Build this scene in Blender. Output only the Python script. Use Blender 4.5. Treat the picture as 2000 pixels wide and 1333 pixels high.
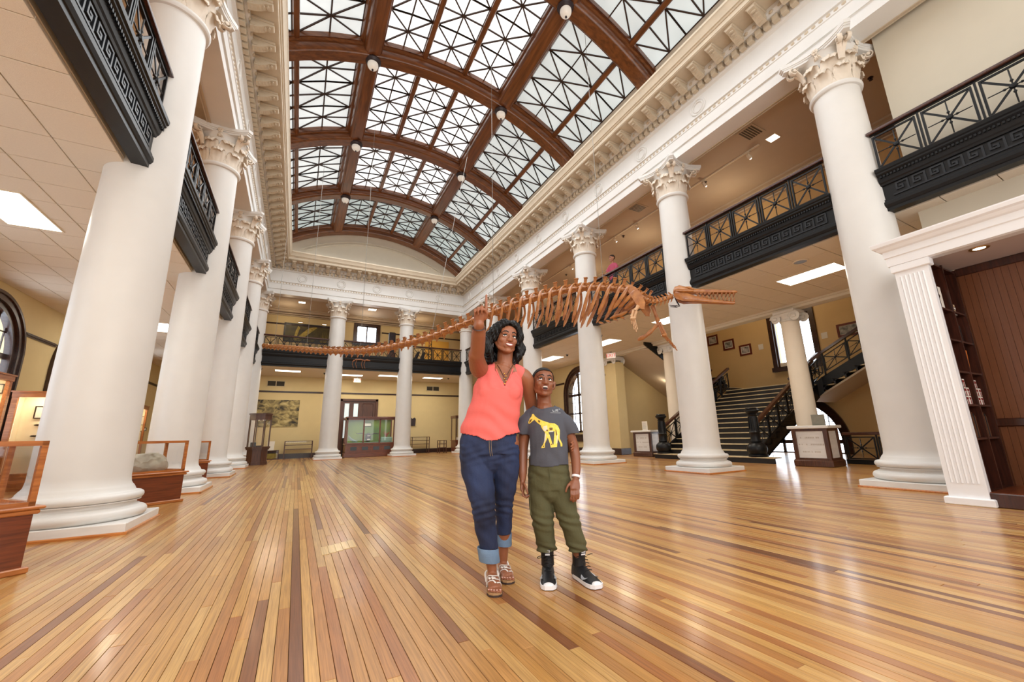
import bpy, bmesh, math, random
from math import sin, cos, pi, radians as R, sqrt, atan2, hypot
from mathutils import Vector as V, Matrix, Quaternion
random.seed(7)
for o in list(bpy.data.objects): bpy.data.objects.remove(o)
SC = bpy.context.scene
COL = SC.collection

# ------------------------------------------------------------------ camera
cd = bpy.data.cameras.new('camera'); cam = bpy.data.objects.new('camera', cd); COL.objects.link(cam)
yaw, pitch, roll = .5039, .2251, -.0246
_f = V((sin(yaw)*cos(pitch), cos(yaw)*cos(pitch), sin(pitch)))
_r = V((cos(yaw), -sin(yaw), 0)); _u = _r.cross(_f)
_r2 = cos(roll)*_r + sin(roll)*_u; _u2 = -sin(roll)*_r + cos(roll)*_u
cam.matrix_world = Matrix(((_r2.x, _u2.x, -_f.x, 0), (_r2.y, _u2.y, -_f.y, 0), (_r2.z, _u2.z, -_f.z, .9), (0, 0, 0, 1)))
cd.sensor_width = 36; cd.lens = 790.1/2000*36
cd.shift_x = -20.57/2000; cd.shift_y = 2.816/2000
cd.clip_start = .05; cd.clip_end = 200
SC.camera = cam

# ------------------------------------------------------------------ light
SC.view_settings.view_transform = 'Standard'; SC.view_settings.look = 'None'
SC.view_settings.gamma = 1; SC.view_settings.use_curve_mapping = False
SC.view_settings.exposure = EXPOSURE = -.22
W = bpy.data.worlds.new('world'); SC.world = W; W.use_nodes = True
_bg = W.node_tree.nodes['Background']; _bg.inputs[0].default_value = (.86, .93, 1, 1); _bg.inputs[1].default_value = 7

def area(name, loc, size, power, color=(1, 1, 1), aim=(0, 0, -1)):
    l = bpy.data.lights.new(name, 'AREA'); l.shape = 'RECTANGLE'; l.size, l.size_y = size; l.energy = power; l.color = color
    o = bpy.data.objects.new(name, l); COL.objects.link(o); o.location = loc
    o.rotation_euler = V(aim).to_track_quat('-Z', 'Y').to_euler(); return o
area('skylight_daylight', (3.15, 11, 10.9), (7.0, 20), 1320, (.96, .985, 1))
area('hall_fill', (3.2, -2.8, 4.2), (16, 7), 900, (.96, .98, 1), (0, 1, .05))  # added fill lamp behind the camera, no window there
area('photo_softbox', (-.5, -1.0, 2.7), (.9, .9), 45, (1, .97, .93), (.45, 1, -.25))

# ------------------------------------------------------------------ materials
MAT = {}
def nodes_of(name):
    m = bpy.data.materials.new(name); m.use_nodes = True; nt = m.node_tree
    return m, nt, nt.nodes['Principled BSDF'], nt.nodes, nt.links
def mat(name, col, rough=.5, noise=.0, scale=8., metal=0., bump=0., bscale=40., coat=0., emit=None, es=0., stretch=(1, 1, 1), col2=None, spec=.5, sss=0.):
    """plain material with a procedural mottling of its own colour and a fine bump"""
    m, nt, b, N, L = nodes_of(name)
    b.inputs['Roughness'].default_value = rough; b.inputs['Metallic'].default_value = metal
    b.inputs['Coat Weight'].default_value = coat; b.inputs['Specular IOR Level'].default_value = spec
    if sss: b.inputs['Subsurface Weight'].default_value = sss; b.inputs['Subsurface Radius'].default_value = (.02, .008, .005)
    tc = N.new('ShaderNodeTexCoord'); mp = N.new('ShaderNodeMapping'); L.new(tc.outputs['Object'], mp.inputs[0]); mp.inputs['Scale'].default_value = stretch
    if noise or col2:
        n = N.new('ShaderNodeTexNoise'); n.inputs['Scale'].default_value = scale; n.inputs['Detail'].default_value = 5; L.new(mp.outputs[0], n.inputs[0])
        r = N.new('ShaderNodeValToRGB'); L.new(n.outputs[0], r.inputs[0])
        r.color_ramp.elements[0].position = .3; r.color_ramp.elements[1].position = .7
        c2 = col2 or tuple(min(1, c*(1+noise)) for c in col); c1 = col if col2 else tuple(c*(1-noise) for c in col)
        r.color_ramp.elements[0].color = (*c1, 1); r.color_ramp.elements[1].color = (*c2, 1)
        L.new(r.outputs[0], b.inputs['Base Color'])
    else: b.inputs['Base Color'].default_value = (*col, 1)
    if bump:
        n2 = N.new('ShaderNodeTexNoise'); n2.inputs['Scale'].default_value = bscale; n2.inputs['Detail'].default_value = 4; L.new(mp.outputs[0], n2.inputs[0])
        bp = N.new('ShaderNodeBump'); bp.inputs['Strength'].default_value = bump; bp.inputs['Distance'].default_value = .01
        L.new(n2.outputs[0], bp.inputs['Height']); L.new(bp.outputs[0], b.inputs['Normal'])
    if emit: b.inputs['Emission Color'].default_value = (*emit, 1); b.inputs['Emission Strength'].default_value = es
    MAT[name] = m; return m
def wood(name, c1, c2, rough=.35, axis=2, scale=6., coat=.0, bump=.15):
    """grain running along one object axis"""
    m, nt, b, N, L = nodes_of(name)
    b.inputs['Roughness'].default_value = rough; b.inputs['Coat Weight'].default_value = coat; b.inputs['Coat Roughness'].default_value = .15
    tc = N.new('ShaderNodeTexCoord'); mp = N.new('ShaderNodeMapping'); L.new(tc.outputs['Object'], mp.inputs[0])
    s = [7, 7, 7]; s[axis] = .5; mp.inputs['Scale'].default_value = s
    n = N.new('ShaderNodeTexNoise'); n.inputs['Scale'].default_value = scale; n.inputs['Detail'].default_value = 6; n.inputs['Distortion'].default_value = .4; L.new(mp.outputs[0], n.inputs[0])
    r = N.new('ShaderNodeValToRGB'); L.new(n.outputs[0], r.inputs[0]); r.color_ramp.elements[0].position = .32; r.color_ramp.elements[1].position = .68
    r.color_ramp.elements[0].color = (*c1, 1); r.color_ramp.elements[1].color = (*c2, 1); L.new(r.outputs[0], b.inputs['Base Color'])
    if bump:
        bp = N.new('ShaderNodeBump'); bp.inputs['Strength'].default_value = bump; bp.inputs['Distance'].default_value = .004
        L.new(n.outputs[0], bp.inputs['Height']); L.new(bp.outputs[0], b.inputs['Normal'])
    MAT[name] = m; return m
def emission(name, col, s):
    m = bpy.data.materials.new(name); m.use_nodes = True; N = m.node_tree.nodes; N.clear(); e = N.new('ShaderNodeEmission'); o = N.new('ShaderNodeOutputMaterial')
    e.inputs[0].default_value = (*col, 1); e.inputs[1].default_value = s; m.node_tree.links.new(e.outputs[0], o.inputs[0]); MAT[name] = m; return m
def glass(name, tint=(1, 1, 1), refl=.05):
    """clear sheet: mostly see-through, a little mirror that grows at grazing angles"""
    m = bpy.data.materials.new(name); m.use_nodes = True; N = m.node_tree.nodes; L = m.node_tree.links; N.clear()
    t = N.new('ShaderNodeBsdfTransparent'); g = N.new('ShaderNodeBsdfGlossy'); mx = N.new('ShaderNodeMixShader'); o = N.new('ShaderNodeOutputMaterial'); lw = N.new('ShaderNodeLayerWeight')
    pw = N.new('ShaderNodeMath'); pw.operation = 'POWER'; pw.inputs[1].default_value = 4; ml = N.new('ShaderNodeMath'); ml.operation = 'MULTIPLY_ADD'; ml.inputs[1].default_value = .5; ml.inputs[2].default_value = refl
    t.inputs[0].default_value = (*tint, 1); g.inputs['Roughness'].default_value = .02
    L.new(lw.outputs['Facing'], pw.inputs[0]); L.new(pw.outputs[0], ml.inputs[0]); L.new(ml.outputs[0], mx.inputs[0]); L.new(t.outputs[0], mx.inputs[1]); L.new(g.outputs[0], mx.inputs[2]); L.new(mx.outputs[0], o.inputs[0]); MAT[name] = m; return m
def srgb(r, g, b):
    f = lambda c: (c/255/12.92 if c/255 <= .04045 else ((c/255+.055)/1.055)**2.4)
    return (f(r), f(g), f(b))

mat('column_paint', srgb(222, 220, 216), .42, .025, 2.5, bump=.03, bscale=30)
mat('plaster', srgb(232, 222, 206), .6, .02, 3)
mat('shaft_wall', srgb(204, 196, 178), .7, .015, 3)
mat('cornice_plaster', srgb(200, 185, 162), .65, .05, 5)
mat('capital_plaster', srgb(226, 214, 198), .6, .06, 9, bump=.1, bscale=60)
mat('marble', srgb(228, 226, 222), .3, .06, 3, stretch=(1, 1, 6))
mat('wall_cream', srgb(216, 196, 146), .7, .02, 3, bump=.05, bscale=120)
mat('wall_tan', srgb(205, 172, 120), .7, .02, 3)
mat('wall_white', srgb(222, 214, 196), .7, .015, 3)
mat('ceiling_tan', srgb(194, 178, 156), .75, .02, 3)
mat('tile_white', srgb(226, 214, 196), .85, .03, 60, bump=.25, bscale=180)
mat('tile_grid', srgb(225, 212, 190), .6)
mat('iron_black', srgb(13, 14, 17), .38, .15, 20, bump=.05, bscale=60, spec=.35)
mat('iron_edge', srgb(34, 37, 42), .35, .1, 20, spec=.4)
wood('dark_trim', srgb(38, 20, 14), srgb(66, 36, 24), .3, 1, coat=.3)
wood('rail_wood', srgb(52, 26, 18), srgb(84, 44, 30), .28, 1, coat=.4)
wood('vault_wood', srgb(92, 50, 24), srgb(132, 78, 40), .3, 1, 2.0, coat=.35, bump=.05)
wood('vault_wood_across', srgb(92, 50, 24), srgb(132, 78, 40), .3, 0, 2.0, coat=.35, bump=.05)
wood('oak', srgb(150, 84, 36), srgb(190, 118, 58), .32, 0, coat=.3)
wood('cherry', srgb(88, 40, 20), srgb(124, 60, 30), .3, 0, coat=.3, bump=.05)
wood('walnut', srgb(62, 34, 22), srgb(94, 54, 34), .35, 2, coat=.2)
wood('floor_trim', srgb(176, 104, 46), srgb(206, 132, 66), .3, 0, coat=.3)
emission('fluorescent', (1, .94, .82), 6.0)
emission('spot_glow', (1, .9, .74), 9.0)
emission('window_sky', (.93, .95, 1), 2.2)
glass('case_glass')
glass('window_glass', (.97, .98, 1))

# ------------------------------------------------------------------ mesh helpers
class MB:
    def __init__(s): s.v = []; s.f = []; s.m = []; s.mi = 0
    def add(s, vs, fs):
        k = len(s.v); s.v += [tuple(p) for p in vs]; s.f += [tuple(i+k for i in f) for f in fs]; s.m += [s.mi]*len(fs); return s
    def box(s, x0, y0, z0, x1, y1, z1, bev=0):
        if bev:
            b = bev; P = []
            for z, i in ((z0, b), (z0+b, 0), (z1-b, 0), (z1, b)):
                P += [(x0+i, y0+i, z), (x1-i, y0+i, z), (x1-i, y1-i, z), (x0+i, y1-i, z)]
            F = [(3, 2, 1, 0), (12, 13, 14, 15)]
            for k in range(3):
                for j in range(4): F.append((k*4+j, k*4+(j+1) % 4, k*4+4+(j+1) % 4, k*4+4+j))
            return s.add(P, F)
        return s.add([(x0, y0, z0), (x1, y0, z0), (x1, y1, z0), (x0, y1, z0), (x0, y0, z1), (x1, y0, z1), (x1, y1, z1), (x0, y1, z1)],
                     [(3, 2, 1, 0), (4, 5, 6, 7), (0, 1, 5, 4), (1, 2, 6, 5), (2, 3, 7, 6), (3, 0, 4, 7)])
    def bar(s, p, q, w, h, up=(0, 0, 1)):
        p = V(p); q = V(q); d = (q-p).normalized(); u = V(up); x = d.cross(u)
        if x.length < 1e-4: x = d.cross(V((1, 0, 0)))
        x.normalize(); u = x.cross(d).normalized(); a = x*w/2; b = u*h/2
        return s.add([p-a-b, p+a-b, p+a+b, p-a+b, q-a-b, q+a-b, q+a+b, q-a+b], [(3, 2, 1, 0), (4, 5, 6, 7), (0, 1, 5, 4), (1, 2, 6, 5), (2, 3, 7, 6), (3, 0, 4, 7)])
    def tube(s, pts, rad, n=8, flat=1., up=(0, 0, 1), cap=True):
        """tube through points; rad a number or one per point; flat squashes along the up direction"""
        pts = [V(p) for p in pts]; m = len(pts); rs = rad if isinstance(rad, list) else [rad]*m
        k = len(s.v); P = []
        px = None
        for i, p in enumerate(pts):
            d = (pts[min(i+1, m-1)]-pts[max(i-1, 0)]).normalized()
            x = d.cross(V(up))
            if x.length < 1e-3: x = px if px is not None else d.cross(V((1, .3, 0)))
            x.normalize()
            if px is not None and x.dot(px) < 0: x = -x
            px = x; u = x.cross(d)
            r = rs[i]; rx, ry = (r if isinstance(r, (list, tuple)) else (r, r*flat))
            P += [p+x*(rx*cos(2*pi*j/n))+u*(ry*sin(2*pi*j/n)) for j in range(n)]
        F = [(i*n+j, i*n+(j+1) % n, i*n+n+(j+1) % n, i*n+n+j) for i in range(m-1) for j in range(n)]
        if cap: F += [tuple(range(n))[::-1], tuple((m-1)*n+j for j in range(n))]
        return s.add(P, F)
    def lathe(s, prof, n=32, c=(0, 0, 0), a0=0, a1=2*pi, cap=True):
        full = abs(a1-a0-2*pi) < 1e-6; k = n if full else n+1; P = []
        for r, z in prof:
            for j in range(k):
                a = a0+(a1-a0)*j/n; P.append((c[0]+r*cos(a), c[1]+r*sin(a), c[2]+z))
        m = len(prof); F = []
        for i in range(m-1):
            for j in range(n if not full else k):
                j2 = (j+1) % k if full else j+1
                F.append((i*k+j, i*k+j2, i*k+k+j2, i*k+k+j))
        if full and cap:
            if prof[0][0] > 1e-6: F.append(tuple(range(k))[::-1])
            if prof[-1][0] > 1e-6: F.append(tuple((m-1)*k+j for j in range(k)))
        return s.add(P, F)
    def ball(s, c, r, n=10, m=6, sc=(1, 1, 1)):
        P = [(c[0], c[1], c[2]-r*sc[2])]; F = []
        for i in range(1, m):
            t = -pi/2+pi*i/m
            P += [(c[0]+r*sc[0]*cos(t)*cos(2*pi*j/n), c[1]+r*sc[1]*cos(t)*sin(2*pi*j/n), c[2]+r*sc[2]*sin(t)) for j in range(n)]
        P.append((c[0], c[1], c[2]+r*sc[2])); e = len(P)-1
        for j in range(n):
            F.append((0, 1+(j+1) % n, 1+j)); F.append((e, e-n+j, e-n+(j+1) % n))
        for i in range(m-2):
            for j in range(n): F.append((1+i*n+j, 1+i*n+(j+1) % n, 1+i*n+n+(j+1) % n, 1+i*n+n+j))
        return s.add(P, F)
    def sweep(s, prof, path, closed=False):
        """profile (offset to the left-hand normal in plan, z) swept along a plan path with mitred corners"""
        n = len(prof); m = len(path); P = []
        for i, p in enumerate(path):
            p = V((p[0], p[1]))
            a = V(path[i-1][:2]) if (i > 0 or closed) else None; b = V(path[(i+1) % m][:2]) if (i < m-1 or closed) else None
            d1 = (p-a).normalized() if a is not None else None; d2 = (b-p).normalized() if b is not None else None
            if d1 is None: d1 = d2
            if d2 is None: d2 = d1
            n1 = V((-d1.y, d1.x)); n2 = V((-d2.y, d2.x)); nn = (n1+n2).normalized(); k = 1/max(.2, nn.dot(n1))
            P += [(p.x+nn.x*k*o, p.y+nn.y*k*o, z) for o, z in prof]
        F = []
        for i in range(m if closed else m-1):
            for j in range(n-1):
                i2 = (i+1) % m
                F.append((i*n+j, i2*n+j, i2*n+j+1, i*n+j+1))
        if not closed: F += [tuple(range(n)), tuple((m-1)*n+j for j in range(n))[::-1]]
        return s.add(P, F)
    def prism(s, poly, z0, z1):
        n = len(poly); return s.add([(x, y, z0) for x, y in poly]+[(x, y, z1) for x, y in poly], [tuple(range(n))[::-1], tuple(range(n, 2*n))]+[(j, (j+1) % n, n+(j+1) % n, n+j) for j in range(n)])
    def slab(s, poly3, vec):
        """polygon in space pushed along a vector"""
        n = len(poly3); v = V(vec); return s.add([V(p) for p in poly3]+[V(p)+v for p in poly3], [tuple(range(n))[::-1], tuple(range(n, 2*n))]+[(j, (j+1) % n, n+(j+1) % n, n+j) for j in range(n)])
    def xf(s, M):
        s.v = [tuple(M @ V(p)) for p in s.v]; return s
    def mesh(s, name, mats=None, smooth=None):
        me = bpy.data.meshes.new(name); me.from_pydata(s.v, [], s.f)
        ms = mats if isinstance(mats, (list, tuple)) else ([mats] if mats else [])
        for x in ms: me.materials.append(MAT[x] if isinstance(x, str) else x)
        if len(ms) > 1: me.polygons.foreach_set('material_index', s.m)
        me.validate(); bm = bmesh.new(); bm.from_mesh(me); bmesh.ops.recalc_face_normals(bm, faces=bm.faces); bm.to_mesh(me); bm.free()
        if smooth is not None:
            me.polygons.foreach_set('use_smooth', [True]*len(me.polygons)); me.set_sharp_from_angle(angle=R(smooth))
        return me
    def build(s, name, mats=None, parent=None, smooth=None, kind=None, label=None):
        return put(name, s.mesh(name, mats, smooth), parent, kind=kind, label=label)
def put(name, me, parent=None, loc=None, kind=None, label=None, rot=None):
    o = bpy.data.objects.new(name, me); COL.objects.link(o)
    if parent is not None: o.parent = parent
    if loc is not None: o.location = loc
    if rot is not None: o.rotation_euler = rot
    if kind: o['kind'] = kind
    if label: o['label'] = label
    return o
def tag(o, label, cat, group=None, kind=None):
    o['label'] = label; o['category'] = cat
    if group: o['group'] = group
    if kind: o['kind'] = kind
    return o
def thing(name, label, cat, loc=(0, 0, 0), rz=0, group=None, kind=None):
    o = bpy.data.objects.new(name, None); COL.objects.link(o); o.empty_display_size = .1; o.location = loc; o.rotation_euler = (0, 0, rz)
    return tag(o, label, cat, group, kind)
def struct(o): o['kind'] = 'structure'; return o
def node(name): return struct(put(name, None))
def kids(o): return [c for c in bpy.data.objects if c.parent == o]
def clone(root, loc, rz=None, label=None):
    """a thing with its parts and their sub-parts, sharing mesh data"""
    r = root.copy(); COL.objects.link(r); r.location = loc
    if rz is not None: r.rotation_euler = (0, 0, rz)
    if label: r['label'] = label
    def rec(a, b):
        for ch in TREE.get(a.name, ()):
            c = ch.copy(); COL.objects.link(c); c.parent = b; rec(ch, c)
    rec(root, r); return r
TREE = {}
def index_tree():
    TREE.clear()
    for o in bpy.data.objects:
        if o.parent: TREE.setdefault(o.parent.name, []).append(o)

# ------------------------------------------------------------------ the hall's grid (metres)
XL, XR, PW, S, Y1 = -2.061, 8.250, 1.183, 3.822, 6.511       # column axes left and right, plinth width, spacing, first left column
YF = Y1+4*S                                                   # axis of the far row
XF = (1.354, 4.80)                                            # the two columns of the far row
ZA, AL, AR, AF = 7.76, -1.796, 7.984, YF-.265                 # architrave underside and its three faces
WL, WR, WF = -5.7, 11.95, 25.2                                # outer walls
ZC, ZG, ZU = 4.30, 5.0, 8.02                                  # lower ceiling, gallery floor, gallery ceiling
YN = -3.0                                                     # near end of what is built
# ------------------------------------------------------------------ floor of narrow pine strips
def px(p):
    c = V((_r2.dot(V(p)-V((0, 0, .9))), _u2.dot(V(p)-V((0, 0, .9))), _f.dot(V(p)-V((0, 0, .9)))))
    return None if c.z < .15 else (1020.57+790.1*c.x/c.z, 669.3-790.1*c.y/c.z)
def floor_material():
    m, nt, b, N, L = nodes_of('pine_strip')
    at = N.new('ShaderNodeAttribute'); at.attribute_name = 'tint'
    tc = N.new('ShaderNodeTexCoord'); mp = N.new('ShaderNodeMapping'); L.new(tc.outputs['Object'], mp.inputs[0]); mp.inputs['Scale'].default_value = (90, 2.2, 1)
    ad = N.new('ShaderNodeVectorMath'); ad.operation = 'ADD'; L.new(mp.outputs[0], ad.inputs[0]); L.new(at.outputs['Color'], ad.inputs[1])
    n = N.new('ShaderNodeTexNoise'); n.inputs['Scale'].default_value = 1.6; n.inputs['Detail'].default_value = 6; n.inputs['Distortion'].default_value = .6; L.new(ad.outputs[0], n.inputs[0])
    r = N.new('ShaderNodeValToRGB'); L.new(n.outputs[0], r.inputs[0]); e = r.color_ramp.elements
    e[0].position = .28; e[0].color = (.55, .48, .40, 1); e[1].position = .62; e[1].color = (1.08, 1.06, 1.02, 1)
    big = N.new('ShaderNodeTexNoise'); big.inputs['Scale'].default_value = .9; big.inputs['Detail'].default_value = 4; L.new(tc.outputs['Object'], big.inputs[0])
    r2 = N.new('ShaderNodeValToRGB'); L.new(big.outputs[0], r2.inputs[0]); r2.color_ramp.elements[0].position = .35; r2.color_ramp.elements[0].color = (.86, .82, .78, 1); r2.color_ramp.elements[1].position = .65; r2.color_ramp.elements[1].color = (1.05, 1.03, 1, 1)
    mx = N.new('ShaderNodeMix'); mx.data_type = 'RGBA'; mx.blend_type = 'MULTIPLY'; mx.inputs[0].default_value = .75; L.new(at.outputs['Color'], mx.inputs[6]); L.new(r.outputs[0], mx.inputs[7])
    mx2 = N.new('ShaderNodeMix'); mx2.data_type = 'RGBA'; mx2.blend_type = 'MULTIPLY'; mx2.inputs[0].default_value = .8; L.new(mx.outputs[2], mx2.inputs[6]); L.new(r2.outputs[0], mx2.inputs[7])
    L.new(mx2.outputs[2], b.inputs['Base Color'])
    b.inputs['Roughness'].default_value = .36; b.inputs['Coat Weight'].default_value = .5; b.inputs['Coat Roughness'].default_value = .16
    wv = N.new('ShaderNodeTexNoise'); wv.inputs['Scale'].default_value = 5; wv.inputs['Detail'].default_value = 3; L.new(tc.outputs['Object'], wv.inputs[0])
    bp = N.new('ShaderNodeBump'); bp.inputs['Strength'].default_value = .12; bp.inputs['Distance'].default_value = .01; L.new(wv.outputs[0], bp.inputs['Height']); L.new(bp.outputs[0], b.inputs['Normal']); L.new(bp.outputs[0], b.inputs['Coat Normal'])
    MAT['pine_strip'] = m
floor_material()
mat('subfloor', srgb(58, 34, 16), .8)
fl = MB().box(-6.2, YN, -.25, 17.2, 26, -.02).build('floor', 'subfloor'); struct(fl)
PAL = [srgb(*c) for c in ((206, 150, 72), (214, 162, 84), (198, 138, 62), (222, 174, 98), (190, 128, 58), (208, 152, 80), (216, 168, 96), (178, 112, 50), (202, 146, 74), (212, 158, 78))]
DARK = [srgb(*c) for c in ((142, 84, 38), (156, 98, 46), (128, 74, 34))]
BW, GAP = .0553, .0011
def plank_mb(x, y0, y1):
    g = GAP; b = .0012; m = MB(); z = random.uniform(-.0006, .0006)
    return m.add([(x+g, y0+g, -.02), (x+BW-g, y0+g, -.02), (x+BW-g, y1-g, -.02), (x+g, y1-g, -.02), (x+g, y0+g, z-b), (x+BW-g, y0+g, z-b), (x+BW-g, y1-g, z-b), (x+g, y1-g, z-b),
                  (x+g+b, y0+g+b, z), (x+BW-g-b, y0+g+b, z), (x+BW-g-b, y1-g-b, z), (x+g+b, y1-g-b, z)],
                 [(0, 1, 5, 4), (1, 2, 6, 5), (2, 3, 7, 6), (3, 0, 4, 7), (4, 5, 9, 8), (5, 6, 10, 9), (6, 7, 11, 10), (7, 4, 8, 11), (8, 9, 10, 11)])
_pl = []
rnd = random.Random(3)
for i in range(int((11.9-WL)/BW)):
    x = WL+i*BW; y = YN-rnd.uniform(0, 3)
    while y < WF:
        ln = rnd.choice((1.6, 2.2, 2.8, 3.4, 4.2, 4.8))*rnd.uniform(.85, 1.15)
        y0, y1 = max(y, YN), min(y+ln, WF); y += ln
        if y1-y0 < .1: continue
        c = rnd.choice(DARK) if rnd.random() < .07 else rnd.choice(PAL)
        k = rnd.uniform(.9, 1.06); c = tuple(q*k for q in c); g_ = .3*c[0]+.6*c[1]+.1*c[2]; c = tuple(.92*q+.08*g_ for q in c); c = (c[0]*.90, c[1]*.92, c[2]*.92)
        a = 0
        for t in (.1, .3, .5, .7, .9):                        # rough area the strip has in the photo
            p, q = px((x, y0+(y1-y0)*t, 0)), px((x+BW, y0+(y1-y0)*t, 0))
            if p and q and -20 < p[0] < 2020 and p[1] < 1345: a += hypot(p[0]-q[0], p[1]-q[1])*(y1-y0)/max(.6, V((x, y0+(y1-y0)*t)).length)
        _pl.append((a, x, y0, y1, c))
# a short pale repair let into the floor, four strips wide
_pl.sort(key=lambda t: -t[0])
def tint(me, cols):
    a = me.color_attributes.new('tint', 'FLOAT_COLOR', 'CORNER'); d = []
    for p in me.polygons: d += [*cols[p.index], 1]*p.loop_total
    a.data.foreach_set('color', d)
for a, x, y0, y1, c in _pl[:290]:
    me = plank_mb(x, y0, y1).mesh('plank', 'pine_strip'); tint(me, [c]*9); put('plank', me, fl)
_far = MB(); _fc = []
for a, x, y0, y1, c in _pl[290:]:
    if y0 > 13: _far.add([(x+.001, y0, 0), (x+BW-.001, y0, 0), (x+BW-.001, y1-.001, 0), (x+.001, y1-.001, 0)], [(0, 1, 2, 3)]); _fc.append(c)
    else:
        q = plank_mb(x, y0, y1); _far.add(q.v, q.f); _fc += [c]*9
me = _far.mesh('planks', 'pine_strip'); tint(me, _fc); put('planks', me, fl, kind='stuff')
_st = MB(); _sc = []
for i in range(int((17-11.9)/.11)):
    _st.add([(11.9+i*.11+.002, YN, 0), (12.01+i*.11, YN, 0), (12.01+i*.11, 18.4, 0), (11.9+i*.11+.002, 18.4, 0)], [(0, 1, 2, 3)]); _sc.append(rnd.choice(PAL))
me = _st.mesh('stair_hall_planks', 'pine_strip'); tint(me, _sc); put('planks', me, fl, kind='stuff')
pt = MB(); pc = []
for i in range(5):
    q = plank_mb(.28+i*BW-.02, 3.88+.03*i, 4.16+.03*i); q.v = [(a, b, c+.0022) for a, b, c in q.v]; pt.add(q.v, q.f); pc += [srgb(222, 190, 128)]*9
me = pt.mesh('patch', 'pine_strip'); tint(me, pc); put('floor_patch', me, fl, label='short pale repair let into the floor strips')

# ------------------------------------------------------------------ walls
def arch_pts(yc, r, zs, n=20): return [(yc+r*cos(pi*i/n), zs+r*sin(pi*i/n)) for i in range(n+1)]
def wall_x(name, x, t, y0, y1, z0, z1, holes, m, parent=None):
    """wall in a plane of constant x with arched or square openings: (y0, y1, z0, zs, arched)"""
    mb = MB(); d = x+t; holes = sorted(holes); y = y0
    for (h0, h1, hz, zs, ar) in holes:
        mb.box(min(x, d), y, z0, max(x, d), h0, z1); y = h1
        if hz > z0: mb.box(min(x, d), h0, z0, max(x, d), h1, hz)
        if ar:
            r = (h1-h0)/2; P = arch_pts((h0+h1)/2, r, zs, 24)
            for (ya, za), (yb, zb) in zip(P, P[1:]):
                mb.slab([(x, ya, za), (x, yb, zb), (x, yb, z1), (x, ya, z1)], (t, 0, 0))
        else: mb.box(min(x, d), h0, zs, max(x, d), h1, z1)
    mb.box(min(x, d), y, z0, max(x, d), y1, z1)
    return mb.build(name, m, parent)
LW = [(3.42, 5.62), (7.24, 9.44), (11.05, 13.25), (14.86, 17.06), (18.7, 20.9)]          # arched windows of the left wall
wl = struct(wall_x('wall_left', WL, -.35, YN, 26, 0, ZC+.06, [(a, b, 1.0, 2.85, True) for a, b in LW], 'wall_cream'))
struct(MB().box(WL-.35, YN, ZC+.06, WL, 26, ZU).build('wall_left', 'wall_tan'))
RW = (14.75, 17.15)
struct(wall_x('wall_right', WR, .3, 13.95, 26, 0, ZC+.06, [(RW[0], RW[1], .95, 2.78, True)], 'wall_cream'))
struct(MB().box(WR, YN, ZC+.06, WR+.3, 26, ZU).build('wall_right', 'wall_tan'))
# far wall with a doorway below and a small window above
mb = MB(); Y0, Y9 = WF, WF+.3
mb.box(WL-.3, Y0, 0, 2.12, Y9, ZU); mb.box(2.12, Y0, 3.05, 3.94, Y9, 6.50); mb.box(2.12, Y0, 6.50, 2.62, Y9, ZU); mb.box(3.78, Y0, 6.50, 3.94, Y9, ZU)
mb.box(2.62, Y0, 7.55, 3.78, Y9, ZU); mb.box(3.94, Y0, 0, 12.3, Y9, ZU)
wf = struct(mb.build('wall_far', 'wall_cream'))
def rail(name, a, b, z, h, d, m, nrm):
    """a moulding fixed to a wall, three steps in section"""
    p = MB(); n = V((nrm[0], nrm[1], 0)); A, B = V((*a, z)), V((*b, z))
    for dz, hh, dd in ((0, h*.4, d*.55), (h*.4, h*.35, d), (h*.75, h*.25, d*.7)):
        q = [A+V((0, 0, dz)), B+V((0, 0, dz)), B+V((0, 0, dz+hh)), A+V((0, 0, dz+hh))]; p.slab(q, n*dd)
    return struct(p.build(name, m))
rail('trim_1', (WL, YN), (WL, 3.3), 3.40, .09, .05, 'dark_trim', (1, 0)); E5 = [5.74, 7.12, 9.56, 10.93, 13.37, 14.74, 17.18, 18.58, 21.02, WF]
for i in range(0, 10, 2): rail('trim_1', (WL, E5[i]), (WL, E5[i+1]), 3.40, .09, .05, 'dark_trim', (1, 0))
rail('trim_2', (WL, WF), (WR, WF), 3.42, .09, .05, 'dark_trim', (0, -1))
rail('trim_3', (WL, WF), (1.95, WF), 7.17, .08, .05, 'dark_trim', (0, -1)); rail('trim_3', (4.05, WF), (WR, WF), 7.17, .08, .05, 'dark_trim', (0, -1))
rail('trim_4', (WR, 17.3), (WR, WF), 3.40, .09, .05, 'dark_trim', (-1, 0)); rail('trim_4', (WR, 13.95), (WR, 14.6), 3.40, .09, .05, 'dark_trim', (-1, 0))
rail('baseboard_left', (WL, YN), (WL, WF), 0, .24, .04, 'dark_trim', (1, 0)); rail('baseboard_far', (WL, WF), (2.0, WF), 0, .24, .04, 'dark_trim', (0, -1)); rail('baseboard_far', (4.06, WF), (WR, WF), 0, .24, .04, 'dark_trim', (0, -1))
rail('baseboard_right', (WR, 13.95), (WR, WF), 0, .26, .04, 'dark_trim', (-1, 0))

struct(MB().box(WL-.3, YN-.3, 0, WR+5, YN, ZU).build('wall_near', 'wall_cream'))  # unseen wall added to shut out sky light from behind the camera

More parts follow.
